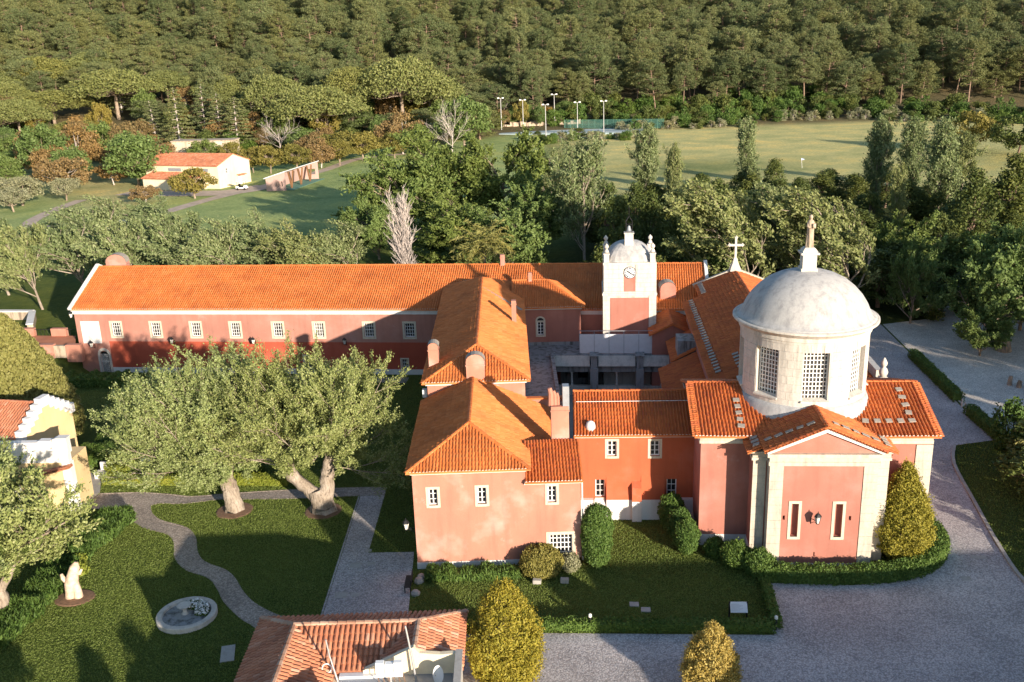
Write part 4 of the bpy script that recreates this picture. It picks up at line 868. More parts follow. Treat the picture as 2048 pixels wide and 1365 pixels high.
# ------------------------------------------------------------------ nave
NV = thing('nave', na(0, 18, 0), 'church nave with long deep orange roof weighted by stone slabs behind the dome', 'building')
box_walls(NV, na, -5.05, 5.05, 4.9, 26.2, 0, 7.9, M['pinkd']); 
mb = MB(); mb.box(na, -3.6, 3.6, 26.2, 30.4, 0, 8.5); mb.build('narthex_wall', M['pinkd'], NV)
nz = lambda u: 10.05-abs(u)*0.375
faces = []
for s in (-1, 1):
    faces.append([na(0,3.6,nz(0)), na(0,26.4,nz(0)), na(s*5.45,26.4,nz(5.45)), na(s*5.45,3.6,nz(5.45))]); faces.append([na(0,26.4,nz(0)), na(0,30.7,nz(0)), na(s*3.9,30.7,nz(3.9)), na(s*3.9,26.4,nz(3.9))])
make_roof(NV, faces, [(na(0,4.2,nz(0)), na(0,30.6,nz(0)))], 'tiledeep', 0.23, 0.44)
mb = MB(); mb.bar(na(-4.0,30.75,nz(4.0)-0.05), na(0,30.75,nz(0)+0.1), 0.4, 0.35); mb.bar(na(4.0,30.75,nz(4.0)-0.05), na(0,30.75,nz(0)+0.1), 0.4, 0.35); mb.build('gable_coping', M['stone'], NV)
trim(NV, na, [(-5.2,-5.05,4.9,26.2,7.5,7.92),(5.05,5.2,4.9,26.2,7.5,7.92)], M['white'])
for i in range(30): d = 5.6+i*0.69; roof_slab(NV, na, -4.75, d, nz(4.75), 0.375, 0)
for i in range(9): d = 26.7+i*0.42; roof_slab(NV, na, -3.45, d, nz(3.45), 0.375, 0)
for i in range(5): d = 5.2+i*0.7; roof_slab(NV, na, -3.2, d, nz(3.2), 0.375, 0)
XS = thing('stone_cross', na(0,30.75,10.1), 'pale stone cross with flared arms on the nave gable', 'cross')
mb = MB(); c = na(0,30.75,0); f = frame(c.x, c.y, 0, 5); mb.lathe((c.x,c.y,10.05), [(0.75,0),(0.62,0.35),(0.36,0.8),(0.26,1.05),(0.30,1.12),(0.12,1.3)], 4, math.radians(40)); mb.build('foot', M['stonew'], XS)
mb = MB(); mb.box(f, -0.1, 0.1, -0.09, 0.09, 11.3, 13.3); mb.box(f, -0.62, 0.62, -0.088, 0.088, 12.45, 12.65)
for cx, cz in ((-0.62,12.55),(0.62,12.55),(0,13.3)):
    for a, b in ((0,0.1),(0.09,0),(-0.09,0),(0,-0.09)): mb.lathe(f(cx+a, 0, cz+b-0.09), [(0.03,0),(0.11,0.09),(0.03,0.18)], 8)
mb.build('cross', M['stonew'], XS)
PO = thing('side_portal', na(6.2, 10, 0), 'white parapet with two urn finials on the far flank of the church', 'portal')
mb = MB(); mb.box(na, 5.05, 7.6, 6.8, 13.6, 0, 6.6); mb.build('wall', M['pinkd'], PO); mb = MB(); mb.box(na, 7.3, 7.75, 6.4, 13.9, 6.6, 7.1); mb.box(na, 7.3, 7.75, 8.0, 11.5, 7.1, 7.6); mb.build('parapet', M['stonew'], PO)
make_roof(PO, [[na(5.0,6.9,7.6), na(5.0,13.4,7.6), na(7.35,13.4,6.75), na(7.35,6.9,6.75)]], [], 'tiledeep', 0.23, 0.44)
for d in (7.0, 12.3):
    f = MB(); p = na(7.52, d, 7.1); f.box(frame(p.x,p.y,0,5), -0.28, 0.28, -0.28, 0.28, 7.1, 7.45); f.lathe(p, [(0.12,0.35),(0.28,0.5),(0.34,0.75),(0.24,1.0),(0.10,1.1),(0.22,1.3),(0.24,1.45),(0.12,1.7),(0.02,1.85)], 12); f.build('urn_finial', M['stonew'], PO, smooth=True)

# ------------------------------------------------------------------ vegetation kit
def np_mesh(name, verts, faces_n, mat, smooth=False):
    """verts (n,3), faces_n (m,4) ints"""
    me = bpy.data.meshes.new(name); nv, nf = len(verts), len(faces_n)
    me.vertices.add(nv); me.vertices.foreach_set('co', np.asarray(verts, dtype=np.float32).ravel())
    me.loops.add(nf*4); me.loops.foreach_set('vertex_index', np.asarray(faces_n, dtype=np.int32).ravel())
    me.polygons.add(nf); me.polygons.foreach_set('loop_start', np.arange(0, nf*4, 4, dtype=np.int32)); me.polygons.foreach_set('loop_total', np.full(nf, 4, dtype=np.int32))
    if smooth: me.polygons.foreach_set('use_smooth', np.ones(nf, dtype=bool))
    me.update(calc_edges=True); me.materials.append(mat); return me
def norm(a): return a/np.maximum(np.linalg.norm(a, axis=1, keepdims=True), 1e-9)
def leaves(name, C_, size, mat, rg, out=None, aspect=0.55, tdir=None, var=0.35):
    """one small rhombic face for each leaf or leaf spray"""
    N = len(C_); C_ = np.asarray(C_, dtype=np.float64); nrm = rg.normal(size=(N, 3))
    if out is not None: nrm = norm(nrm)*0.9+norm(np.asarray(out))*0.75
    nrm = norm(nrm); t = rg.normal(size=(N, 3)) if tdir is None else np.asarray(tdir)+rg.normal(size=(N, 3))*0.35
    t = norm(t-nrm*np.sum(t*nrm, axis=1, keepdims=True)); b = np.cross(nrm, t); s = size*(1+var*rg.uniform(-1, 1, size=(N, 1)))
    V = np.empty((N, 4, 3)); V[:, 0] = C_-t*s; V[:, 1] = C_-b*s*aspect+nrm*s*0.15; V[:, 2] = C_+t*s; V[:, 3] = C_+b*s*aspect+nrm*s*0.15
    return np_mesh(name, V.reshape(-1, 3), np.arange(N*4).reshape(N, 4), mat)
def tube_mesh(name, lines, mat, sides=6):
    mb = MB()
    for pts, rad in lines: mb.tube(pts, rad, sides if rad[0] > 0.07 else 4, cap=False)
    me = bpy.data.meshes.new(name); me.from_pydata(mb.v, [], mb.f); me.update(); me.materials.append(mat); me.polygons.foreach_set('use_smooth', [True]*len(me.polygons)); return me
def rvec(rg): v = Vector(rg.normal(size=3)); return v.normalized()
def limb(rg, p, d, ln, r0, r1, n=5, up=0.0, wind=Vector((0,0,0)), wob=0.12):
    p = Vector(p); d = Vector(d).normalized(); pts = [p.copy()]; rad = [r0]
    for i in range(1, n+1):
        d = (d+rvec(rg)*wob+Vector((0,0,up))+wind).normalized(); p = p+d*(ln/n); pts.append(p.copy()); rad.append(r0+(r1-r0)*i/n)
    return pts, rad, d
def at(pts, t):
    x = t*(len(pts)-1); i = min(int(x), len(pts)-2); return pts[i].lerp(pts[i+1], x-i), (pts[i+1]-pts[i]).normalized()
def splay(rg, d, ang):
    o = d.orthogonal().normalized(); o.rotate(Quaternion(d, rg.uniform(0, 2*math.pi))); return (d*math.cos(ang)+o*math.sin(ang)).normalized()
def broad_tree(name, seed, lmat, bmat, h=10.0, w=9.0, trunk_h=0.25, r=0.28, n1=8, n2=6, n3=4, nl=26, leaf=0.22, up=0.12, wind=(0,0,0), ang=(0.5, 0.9), spread=0.30, lean=(0,0), starts=None, l1=0.5, l2=0.42, l3=0.5):
    """trunk, limbs, branches, twigs; leaves follow the twigs"""
    rg = np.random.default_rng(seed); wind = Vector(wind); lines = []; LC = []; LD = []
    if starts is None:
        tp, tr, td = limb(rg, (0,0,-0.2), (lean[0], lean[1], 1), h*0.62, r, r*0.35, 8, 0.05, wind*0.25, 0.07); lines.append((tp, tr))
        src = [at(tp, trunk_h/0.62*0.9+(1-trunk_h/0.62*0.9)*(i+rg.uniform(0.1, 0.9))/n1) for i in range(n1)]; src = [(p, splay(rg, d, rg.uniform(*ang)), r*0.42) for p, d in src]
    else:
        for pts, rad in starts[0]: lines.append((pts, rad))
        src = starts[1]
    sc = h*l1
    sc0 = sc
    for e_ in src:
        p, d, rr = e_[:3]; sc = sc0*(e_[3] if len(e_) > 3 else 1.0)
        l1p, l1r, l1d = limb(rg, p, d, sc*rg.uniform(0.75, 1.15), rr, rr*0.3, 6, up, wind, 0.13); lines.append((l1p, l1r))
        for j in range(n2):
            q, qd = at(l1p, 0.25+0.75*(j+rg.uniform(0, 1))/n2); d2 = splay(rg, qd, rg.uniform(0.35, 0.8)); l2p, l2r, l2d = limb(rg, q, d2, sc*l2*rg.uniform(0.7, 1.2), rr*0.38, rr*0.10, 5, up, wind*1.3, 0.14); lines.append((l2p, l2r))
            for k in range(n3):
                q3, d3 = at(l2p, 0.25+0.75*(k+rg.uniform(0, 1))/n3); d3 = splay(rg, d3, rg.uniform(0.3, 0.8)); ln = sc*l2*l3*rg.uniform(0.6, 1.2)
                l3p, l3r, l3d = limb(rg, q3, d3, ln, rr*0.13, rr*0.04, 3, up*1.2, wind*1.8, 0.15); lines.append((l3p, l3r))
                tt = rg.uniform(0.15, 1.08, size=nl)
                for t in tt:
                    c, cd = at(l3p, min(t, 1.0)); LC.append(c+rvec(rg)*abs(rg.normal())*spread*(0.5+0.5*t)); LD.append(cd)
    LC = np.array(LC); LD = np.array(LD)
    # fit to nominal size
    zmax = np.percentile(LC[:, 2], 99.5); wid = np.percentile(LC[:, 0], 99)-np.percentile(LC[:, 0], 1); sx, sz = w/wid, h/zmax
    if starts is None:
        S3 = np.array([sx, sx, sz]); LC = LC*S3; lines = [([Vector((p.x*sx, p.y*sx, p.z*sz)) for p in pts], rad) for pts, rad in lines]
    cen = LC.mean(axis=0); return tube_mesh(name+'_trunk', lines, bmat), leaves(name+'_crown', LC, leaf, lmat, rg, LC-cen, 0.5, LD), (h, w)
def clump_tree(name, seed, lmat, bmat, blobs, nleaf, leaf, trunk, r=0.25, aspect=0.55, shell=0.55, tdir=None):
    """crown of many leaf clumps (centre, radius, squash); trunk lines given"""
    rg = np.random.default_rng(seed); LC = []; LO = []
    for c, rad, sq in blobs:
        k = max(20, int(nleaf*(rad**2))); d = norm(rg.normal(size=(k, 3))); rr = rad*(shell+(1-shell)*rg.uniform(0, 1, size=(k, 1))**0.6)*(1+0.18*rg.normal(size=(k, 1))); P_ = d*rr; P_[:, 2] *= sq; LC.append(P_+np.array(c)); LO.append(d)
    LC = np.concatenate(LC); LO = np.concatenate(LO)
    return tube_mesh(name+'_trunk', trunk, bmat), leaves(name+'_crown', LC, leaf, lmat, rg, LO, aspect)
def T_blob(seed, h, w, trunk_h, nb, rb, lmat, bmat, name, nleaf=70, leaf=0.3, flat=1.0, sq=0.75, r=0.25, aspect=0.55, limbs=7, top=0.0, taper=0.0):
    rg = np.random.default_rng(seed); blobs = []; lines = []; tp, tr, td = limb(rg, (0,0,-0.3), (rg.uniform(-.1,.1), rg.uniform(-.1,.1), 1), h*0.55, r, r*0.5, 6, 0.05, wob=0.06); lines.append((tp, tr))
    zc = h*(trunk_h+1)/2; hz = h*(1-trunk_h)/2
    for i in range(nb):
        d = norm(rg.normal(size=(1, 3)))[0]; q = rg.uniform(0.35, 1.0)**0.45; z = d[2]*q; rw = w/2*(1-taper*max(0, z)); c = np.array([d[0]*q*(rw-rb*0.7), d[1]*q*(rw-rb*0.7), zc+z*(hz-rb*sq*0.8)]); rad = rb*rg.uniform(0.65, 1.25); blobs.append((c, rad, sq))
        if i < limbs*3: 
            p, pd = at(tp, rg.uniform(0.45, 1.0)); m_ = (p+Vector(c))/2+Vector((0,0,-0.06*h)); lines.append(([p, m_, Vector(c)], [r*0.35, r*0.22, r*0.06]))
    a, b = clump_tree(name, seed+1, lmat, bmat, blobs, nleaf, leaf, lines, r, aspect); return a, b, (h, w)
KIND = {}
def reg(kind, *variants): KIND[kind] = variants
WL = M['lf_wind']; 
reg('wind', *[broad_tree('windswept', 20+i, WL, M['barkw'], 9.5, 8.5, 0.18, 0.20, 11, 7, 5, 34, 0.17, 0.09, (-0.085,0.01,0.0), (0.35,0.95), 0.32, lean=(-0.10,0.0)) for i in range(3)])
reg('wind2', *[broad_tree('windblown', 30+i, M['lf_wind'], M['barkw'], 14.0, 11.0, 0.12, 0.30, 14, 7, 5, 42, 0.19, 0.06, (-0.10,0.0,0.0), (0.35,0.85), 0.34) for i in range(2)])
reg('broad', *[broad_tree('leafy', 40+i, M['lf_broad'], M['bark'], 13.0, 12.0, 0.06, 0.30, 18, 8, 5, 44, 0.22, 0.03, (-0.05,0,0), (0.5,1.15), 0.38) for i in range(3)])
reg('slender', *[broad_tree('slender', 50+i, M['lf_wind'], M['barkw'], 17.0, 7.5, 0.15, 0.24, 20, 6, 4, 32, 0.18, 0.12, (0,0,0), (0.35,0.7), 0.3, l1=0.3) for i in range(2)])
reg('column', *[broad_tree('columnar', 60+i, M['lf_wind'], M['barkw'], 15.0, 4.6, 0.03, 0.22, 30, 6, 4, 28, 0.17, 0.22, (0,0,0), (0.25,0.5), 0.28, l1=0.24) for i in range(2)])
reg('ever', *[T_blob(70+i, 11.0, 5.8, 0.10, 64, 0.85, M['lf_ever'], M['barkd'], 'evergreen', 150, 0.16, sq=0.8, taper=0.6) for i in range(3)])
reg('green', *[T_blob(80+i, 10.0, 11.0, 0.14, 60, 1.25, M['lf_broad'], M['bark'], 'rounded', 70, 0.24, taper=0.35) for i in range(2)])
reg('oak', *[T_blob(90+i, 8.0, 11.0, 0.2, 52, 1.1, M['lf_oak'], M['bark'], 'oak', 80, 0.24, taper=0.3) for i in range(2)])
reg('oakd', T_blob(95, 8.0, 11.0, 0.15, 52, 1.1, M['lf_ever'], M['barkd'], 'oakd', 80, 0.24))
reg('brown', *[T_blob(100+i, 9.0, 12.0, 0.12, 56, 1.15, M['lf_brown'], M['barkg'], 'russet', 80, 0.24, taper=0.35) for i in range(2)])
reg('orange', T_blob(105, 6.0, 7.5, 0.1, 40, 0.9, M['lf_orange'], M['bark'], 'amber', 90, 0.22))
reg('olive', *[T_blob(110+i, 6.0, 9.0, 0.22, 46, 0.9, M['lf_olive'], M['bark'], 'olive', 110, 0.17) for i in range(2)])
def stone_pine(seed):
    rg = np.random.default_rng(seed); h, w = 14.0, 20.0; lines = []; blobs = []; tp, tr, td = limb(rg, (0,0,-0.3), (0.05,0,1), 7.5, 0.45, 0.34, 5, 0.05, wob=0.05); lines.append((tp, tr)); top = tp[-1]
    nb = 95
    for i in range(nb):
        a = i*2.39996; q = math.sqrt((i+0.5)/nb); x, y = q*(w/2-1.0)*math.cos(a), q*(w/2-1.0)*math.sin(a); z = h-1.0-(q**2.2)*5.2+rg.uniform(-0.5, 0.4); blobs.append((np.array([x+rg.uniform(-.5,.5), y+rg.uniform(-.5,.5), z]), rg.uniform(1.3, 2.0), 0.62))
        if i % 3 == 0: c = Vector((x, y, z-0.5)); lines.append(([top+rvec(rg)*0.2, top.lerp(c, 0.5)-Vector((0,0,0.5)), c], [0.16, 0.11, 0.04]))
    a, b = clump_tree('umbrella', seed+1, M['lf_stone'], M['bark'], blobs, 62, 0.24, lines); return a, b, (h, w)
reg('stone', stone_pine(120), stone_pine(121))
def pine(seed, h=15.0, w=8.0, bare=0.42):
    rg = np.random.default_rng(seed); lines = []; blobs = []; tp, tr, td = limb(rg, (0,0,-0.5), (rg.uniform(-.08,.08), rg.uniform(-.08,.08), 1), h*0.95, 0.24, 0.05, 8, 0.03, wob=0.045); lines.append((tp, tr))
    for i in range(46):
        t = bare+(0.98-bare)*(i/45.0); p, d = at(tp, t); a = i*2.39996+rg.uniform(-.4,.4); prof = math.sin(math.pi*min(1.0, 0.22+0.78*(t-bare)/(1-bare)))**0.8; ln = w/2*(0.30+0.75*prof)*rg.uniform(0.6, 1.15)
        e = p+Vector((math.cos(a)*ln, math.sin(a)*ln, ln*rg.uniform(0.05, 0.45))); lines.append(([p, p.lerp(e, 0.5)-Vector((0,0,0.15)), e], [0.07, 0.05, 0.02])); blobs.append((np.array(e), rg.uniform(0.85, 1.4), 0.6))
        if ln > 1.5: m_ = p.lerp(e, 0.6)+rvec(rg)*0.5; blobs.append((np.array(m_), rg.uniform(0.7, 1.1), 0.6))
    for i in range(4): p, d = at(tp, rg.uniform(0.06, bare)); a = rg.uniform(0, 6.28); ln = rg.uniform(0.8, 2.2); lines.append(([p, p+Vector((math.cos(a)*ln, math.sin(a)*ln, 0.2))], [0.05, 0.015]))
    a, b = clump_tree('pine', seed+1, M['lf_pine'], M['barkp'], blobs, 92, 0.20, lines, aspect=0.42); return a, b, (h, w)
reg('pine', pine(130, bare=0.14), pine(133, bare=0.22), pine(136, bare=0.3), pine(139, w=9.5, bare=0.12))
reg('pinetall', pine(142, h=20, w=8.5, bare=0.36), pine(145, h=20, w=7.5, bare=0.45), pine(148, h=19, w=9.0, bare=0.28))
def cedar(seed):
    rg = np.random.default_rng(seed); h, w = 15.0, 10.5; lines = []; blobs = []; tp, tr, td = limb(rg, (0,0,-0.3), (0,0,1), h, 0.3, 0.04, 8, 0.04, wob=0.03); lines.append((tp, tr))
    for i in range(60):
        t = 0.12+0.86*i/59.0; p, d = at(tp, t); a = i*2.39996; ln = w/2*(1.02-t)**0.75*rg.uniform(0.75, 1.1)+0.4; e = p+Vector((math.cos(a)*ln, math.sin(a)*ln, -0.05*ln)); lines.append(([p, e], [0.06, 0.015]))
        for q in (0.45, 0.72, 1.0):
            if ln*q > 0.5: blobs.append((np.array(p.lerp(e, q)), 0.45+0.28*q*ln/3, 0.34))
    a, b = clump_tree('cedar', seed+1, M['lf_pine'], M['barkg'], blobs, 85, 0.22, lines, aspect=0.42); return a, b, (h, w)
reg('cedar', cedar(140), cedar(143))
def bare(seed, h, w, col, n1=9, wind=(0,0,0), up=0.05, ang=(0.5,1.0)):
    rg = np.random.default_rng(seed); lines = []; tp, tr, td = limb(rg, (0,0,-0.2), (0,0,1), h*0.75, 0.2, 0.05, 7, 0.05, wob=0.06); lines.append((tp, tr))
    for i in range(n1):
        p, d = at(tp, 0.12+0.85*(i+rg.uniform(0,1))/n1); d1 = splay(rg, d, rg.uniform(*ang)); a, ar, ad = limb(rg, p, d1, w*0.55*rg.uniform(0.7,1.2), 0.09, 0.03, 5, up, Vector(wind), 0.16); lines.append((a, ar))
        for j in range(6):
            q, qd = at(a, 0.2+0.8*(j+rg.uniform(0,1))/6); b, br, bd = limb(rg, q, splay(rg, qd, rg.uniform(0.3,0.7)), w*0.28*rg.uniform(0.6,1.2), 0.045, 0.018, 4, up, wob=0.18); lines.append((b, br))
            for k in range(4): q2, d2 = at(b, rg.uniform(0.3,1)); c, cr, cd = limb(rg, q2, splay(rg, d2, rg.uniform(0.3,0.7)), w*0.13*rg.uniform(0.6,1.3), 0.026, 0.012, 2, up, wob=0.15); lines.append((c, cr))
    return tube_mesh('bare_trunk', lines, col, 5), None, (h, w)
reg('bare', bare(150, 9.0, 13.0, M['barkg']), bare(151, 9.0, 13.0, M['barkg']))
reg('barepoplar', bare(152, 13.0, 5.5, M['barkg'], 44, up=0.22, ang=(0.3,0.6)))
# shrubs: leafy from the ground up
reg('shrub', *[T_blob(160+i, 4.0, 4.5, -0.25, 34, 0.75, M['lf_hedge'], M['barkd'], 'shrub', 120, 0.17, r=0.1) for i in range(2)])
reg('shrubdry', T_blob(165, 4.0, 4.5, -0.25, 30, 0.65, M['lf_olive'], M['barkg'], 'dryshrub', 110, 0.18, r=0.1))
reg('shrubo', T_blob(167, 5.0, 4.5, -0.2, 40, 0.75, M['lf_ever'], M['barkd'], 'darkshrub', 120, 0.18, r=0.12))

LABELS = {}
used_first = {}
tr_rng = np.random.default_rng(99)
def plant(kind, x, y, h, w, label, group=None, rot=None, name=None, cat='tree', z=None, variant=None):
    vs = KIND[kind]; v = vs[(variant if variant is not None else int(tr_rng.integers(len(vs)))) % len(vs)]; tm, cm, (h0, w0) = v
    t = thing(name or (kind+'_tree'), (x, y, T(x, y) if z is None else z), label, cat, group)
    t.scale = (w/w0, w/w0, h/h0); lim = 0.35 if kind in ('wind', 'wind2') else 3.14
    t.rotation_euler = (0, 0, tr_rng.uniform(-lim, lim) if rot is None else rot)
    a = bpy.data.objects.new('trunk', tm); COL.objects.link(a); a.parent = t
    if cm: b = bpy.data.objects.new('crown', cm); COL.objects.link(b); b.parent = t
    return t
NAMES = {'wind': 'windswept_willow', 'wind2': 'windblown_poplar', 'broad': 'leafy_poplar', 'slender': 'white_trunked_poplar', 'column': 'columnar_poplar', 'ever': 'evergreen_tree', 'green': 'rounded_tree', 'oak': 'oak_tree', 'oakd': 'dark_oak', 'brown': 'russet_tree', 'orange': 'amber_tree', 'olive': 'olive_tree', 'stone': 'umbrella_pine', 'cedar': 'cedar_tree', 'bare': 'bare_tree', 'barepoplar': 'bare_poplar'}
GRP = {'wind': ('pale windswept willow in the row behind the long wing', 'willows behind the long wing'), 'wind2': ('tall windblown poplar with pale limbs behind the nave', 'windblown poplars behind the nave'), 'broad': ('large mid-green leafy poplar growing beyond the monastery roofs', 'leafy poplars beyond the roofs'),
 'slender': ('slender poplar with a bright white trunk beyond the clock tower', 'white-trunked poplars'), 'column': ('narrow columnar poplar standing before the dry meadow', 'columnar poplars before the meadow'), 'ever': ('dark olive-green evergreen in the belt before the meadow', 'evergreens before the meadow'), 'green': ('rounded green tree at the edge of the golf course', 'green trees by the golf course'),
 'oak': ('yellowish oak at the edge of the golf course lane', 'yellowish oaks by the lane'), 'brown': ('russet brown rounded tree beside the golf course', 'russet trees by the golf course'), 'olive': ('silvery grey olive tree on the dry grass', 'olive trees on the dry grass'), 'stone': ('broad umbrella pine with domed crown below the pine forest', 'umbrella pines'), 'cedar': ('tall layered conifer behind the ruined masonry tank', 'conifers behind the ruin'), 'bare': ('grey leafless spreading tree at the forest foot', 'leafless trees')}
TREES = [('wind', -56.5, 112.0, 10.2, 7.6), ('wind', -53.5, 118.0, 10.2, 9.3), ('wind', -46.3, 116.0, 9.9, 7.9), ('wind', -40.5, 119.0, 9.9, 9.4), ('wind', -34.2, 116.0, 9.1, 7.3), ('wind', -29.7, 120.0, 8.6, 8.8), ('wind', -23.8, 117.0, 8.0, 7.4), ('wind', -19.5, 119.0, 8.0, 8.1), ('wind', -57.8, 138.0, 9.2, 9.4), ('wind', -50.7, 142.0, 8.0, 8.9), ('wind', -64.5, 120.0, 9.8, 8.2), ('barepoplar', -12.7, 117.0, 14.6, 4.6), ('palm', -3.1, 113.0, 9.4, 5.4), ('broad', -17.1, 150.0, 14.5, 13.1), ('broad', -9.3, 152.0, 16.3, 14.8), ('broad', -0.8, 156.0, 15.2, 14.4), ('broad', 2.6, 138.0, 11.7, 10.8), ('broad', -5.9, 135.0, 10.5, 12.0), ('broad', -18.8, 136.0, 8.6, 7.8), ('broad', -0.3, 128.0, 10.5, 10.1), ('slender', 10.5, 132.0, 18.9, 7.5), ('slender', 7.7, 160.0, 12.0, 7.4), ('column', 23.9, 165.0, 15.0, 5.2), ('column', 26.2, 150.0, 13.8, 3.6), ('column', 44.6, 175.0, 14.5, 5.4), ('column', 61.9, 160.0, 15.5, 5.4), ('column', 70.9, 168.0, 14.2, 5.5), ('column', 68.0, 150.0, 16.2, 6.5), ('column', 58.2, 140.0, 11.6, 3.6), ('column', 83.3, 175.0, 10.8, 5.4), ('ever', 14.4, 122.0, 13.0, 6.1), ('ever', 19.5, 128.0, 12.4, 6.0), ('ever', 20.5, 118.0, 11.3, 5.0), ('ever', 25.1, 124.0, 11.2, 5.2), ('ever', 14.1, 134.0, 12.2, 5.6), ('ever', 44.6, 160.0, 9.8, 5.0), ('ever', 33.3, 150.0, 8.8, 7.0), ('ever', 55.5, 165.0, 6.8, 7.7), ('ever', 58.1, 160.0, 6.7, 6.7), ('ever', 35.6, 146.0, 8.0, 6.1), ('ever', 18.7, 140.0, 10.8, 5.8), ('ever', 45.9, 150.0, 8.5, 5.5), ('ever', 26.0, 138.0, 9.9, 5.8), ('ever', 64.1, 130.0, 13.3, 7.4), ('ever', 71.9, 135.0, 14.2, 8.4), ('ever', 56.0, 122.0, 9.3, 5.8), ('wind2', 27.4, 108.0, 16.2, 11.8), ('wind2', 35.5, 114.0, 14.5, 8.9), ('wind2', 38.6, 106.0, 15.1, 11.7), ('broad', 45.3, 104.0, 9.7, 5.5), ('broad', 50.1, 96.0, 12.5, 9.2), ('broad', 55.7, 100.0, 12.8, 9.0), ('broad', 55.4, 118.0, 7.0, 7.5), ('ever', 52.6, 108.0, 5.1, 5.2), ('broad', 23.9, 112.0, 11.8, 6.5), ('oak', 113.2, 235.0, 9.6, 13.5), ('oakd', 119.5, 225.0, 9.2, 13.8), ('olive', -100.0, 198.0, 6.1, 11.3), ('olive', -93.2, 203.0, 5.2, 7.3), ('brown', -98.9, 216.0, 8.6, 15.0), ('brown', -74.0, 196.0, 3.9, 8.1), ('oak', -65.1, 200.0, 6.4, 10.8), ('green', -84.7, 222.0, 12.6, 17.0), ('brown', -122.1, 250.0, 12.3, 10.2), ('green', -116.3, 245.0, 14.1, 13.7), ('brown', -111.5, 255.0, 12.4, 14.3), ('brown', -102.4, 262.0, 13.1, 12.0), ('green', -107.8, 262.0, 12.8, 12.0), ('green', -131.1, 258.0, 6.1, 11.9), ('oak', -61.8, 258.0, 3.8, 9.3), ('oak', -56.6, 262.0, 4.2, 10.8), ('brown', -52.0, 268.0, 7.5, 12.3), ('oak', -44.9, 262.0, 7.8, 14.7), ('green', -59.6, 285.0, 7.3, 13.1), ('brown', -28.8, 272.0, 11.8, 15.2), ('bare', -65.9, 285.0, 9.5, 16.7), ('bare', -14.7, 268.0, 12.6, 15.0), ('green', -11.8, 282.0, 15.1, 18.6), ('green', -38.0, 300.0, 8.9, 9.2), ('oak', 5.4, 332.0, 8.9, 7.6), ('orange', 14.1, 338.0, 5.6, 7.7), ('brown', -0.9, 330.0, 6.8, 6.7), ('bare', -1.3, 345.0, 8.5, 8.7), ('green', 21.4, 345.0, 5.9, 8.8), ('green', 13.4, 290.0, 2.3, 6.0), ('ever', 22.8, 300.0, 3.3, 5.4), ('ever', 9.9, 296.0, 3.1, 4.6), ('green', 27.3, 296.0, 2.5, 7.6), ('stone', -57.2, 300.0, 15.1, 30.3), ('stone', -72.5, 312.0, 15.8, 20.4), ('stone', -49.5, 322.0, 17.0, 19.4), ('stone', -32.8, 318.0, 20.9, 33.5), ('stone', -24.0, 326.0, 15.9, 21.4), ('stone', -129.3, 330.0, 14.2, 28.2), ('stone', -148.7, 325.0, 10.0, 24.6), ('stone', -167.2, 360.0, 12.8, 23.4), ('stone', -151.1, 372.0, 11.9, 24.1), ('stone', -117.0, 345.0, 10.5, 19.1), ('stone', -150.8, 305.0, 12.2, 18.5), ('stone', -95.4, 335.0, 10.6, 18.5), ('stone', -174.8, 350.0, 10.3, 17.6), ('cedar', -96.6, 290.0, 19.0, 11.0), ('cedar', -93.1, 305.0, 17.1, 10.7), ('cedar', -80.0, 292.0, 15.6, 11.8), ('cedar', -86.8, 298.0, 15.6, 10.5), ('cedar', -79.4, 310.0, 13.1, 11.0), ('cedar', -107.3, 300.0, 13.4, 10.6)]
for k, x, y, h, w in TREES:
    if k == 'palm': continue
    if k == 'stone': w = min(w*1.1, 32); h *= 1.15
    if k == 'bare': h *= 0.72; w *= 0.8
    if k == 'column': w *= 0.74
    if k == 'barepoplar': w *= 1.35
    if k == 'barepoplar': plant(k, x, y, h, w, 'tall leafless grey poplar rising behind the long wing roof', name='bare_poplar', cat='tree'); continue
    if k == 'oak' and x > 100: plant(k, x, y, h, w, 'solitary yellow-green oak with thick trunk on the dry meadow', name='oak_tree'); continue
    if k == 'oakd': plant(k, x, y, h, w, 'dark round oak beside the solitary yellow meadow oak', name='dark_oak'); continue
    if k == 'orange': plant(k, x, y, h, w, 'small amber-coloured tree by the tennis court floodlights', name='amber_tree'); continue
    lb, g = GRP[k]; plant(k, x, y, h, w, lb, g, name=NAMES[k])
# dark belt between the monastery and the meadow
brg = np.random.default_rng(31)
for i in range(58):
    y = 104+62*(i+brg.uniform(0,1))/58; x = brg.uniform(8+0.10*(y-104), 66+0.35*(y-104))
    if (y < 112 and 24 < x < 44) : continue
    plant('ever', x, y, brg.uniform(5.5, 8.5)-(y-104)*0.012, brg.uniform(5, 7.5), GRP['ever'][0], GRP['ever'][1], name='evergreen_tree')
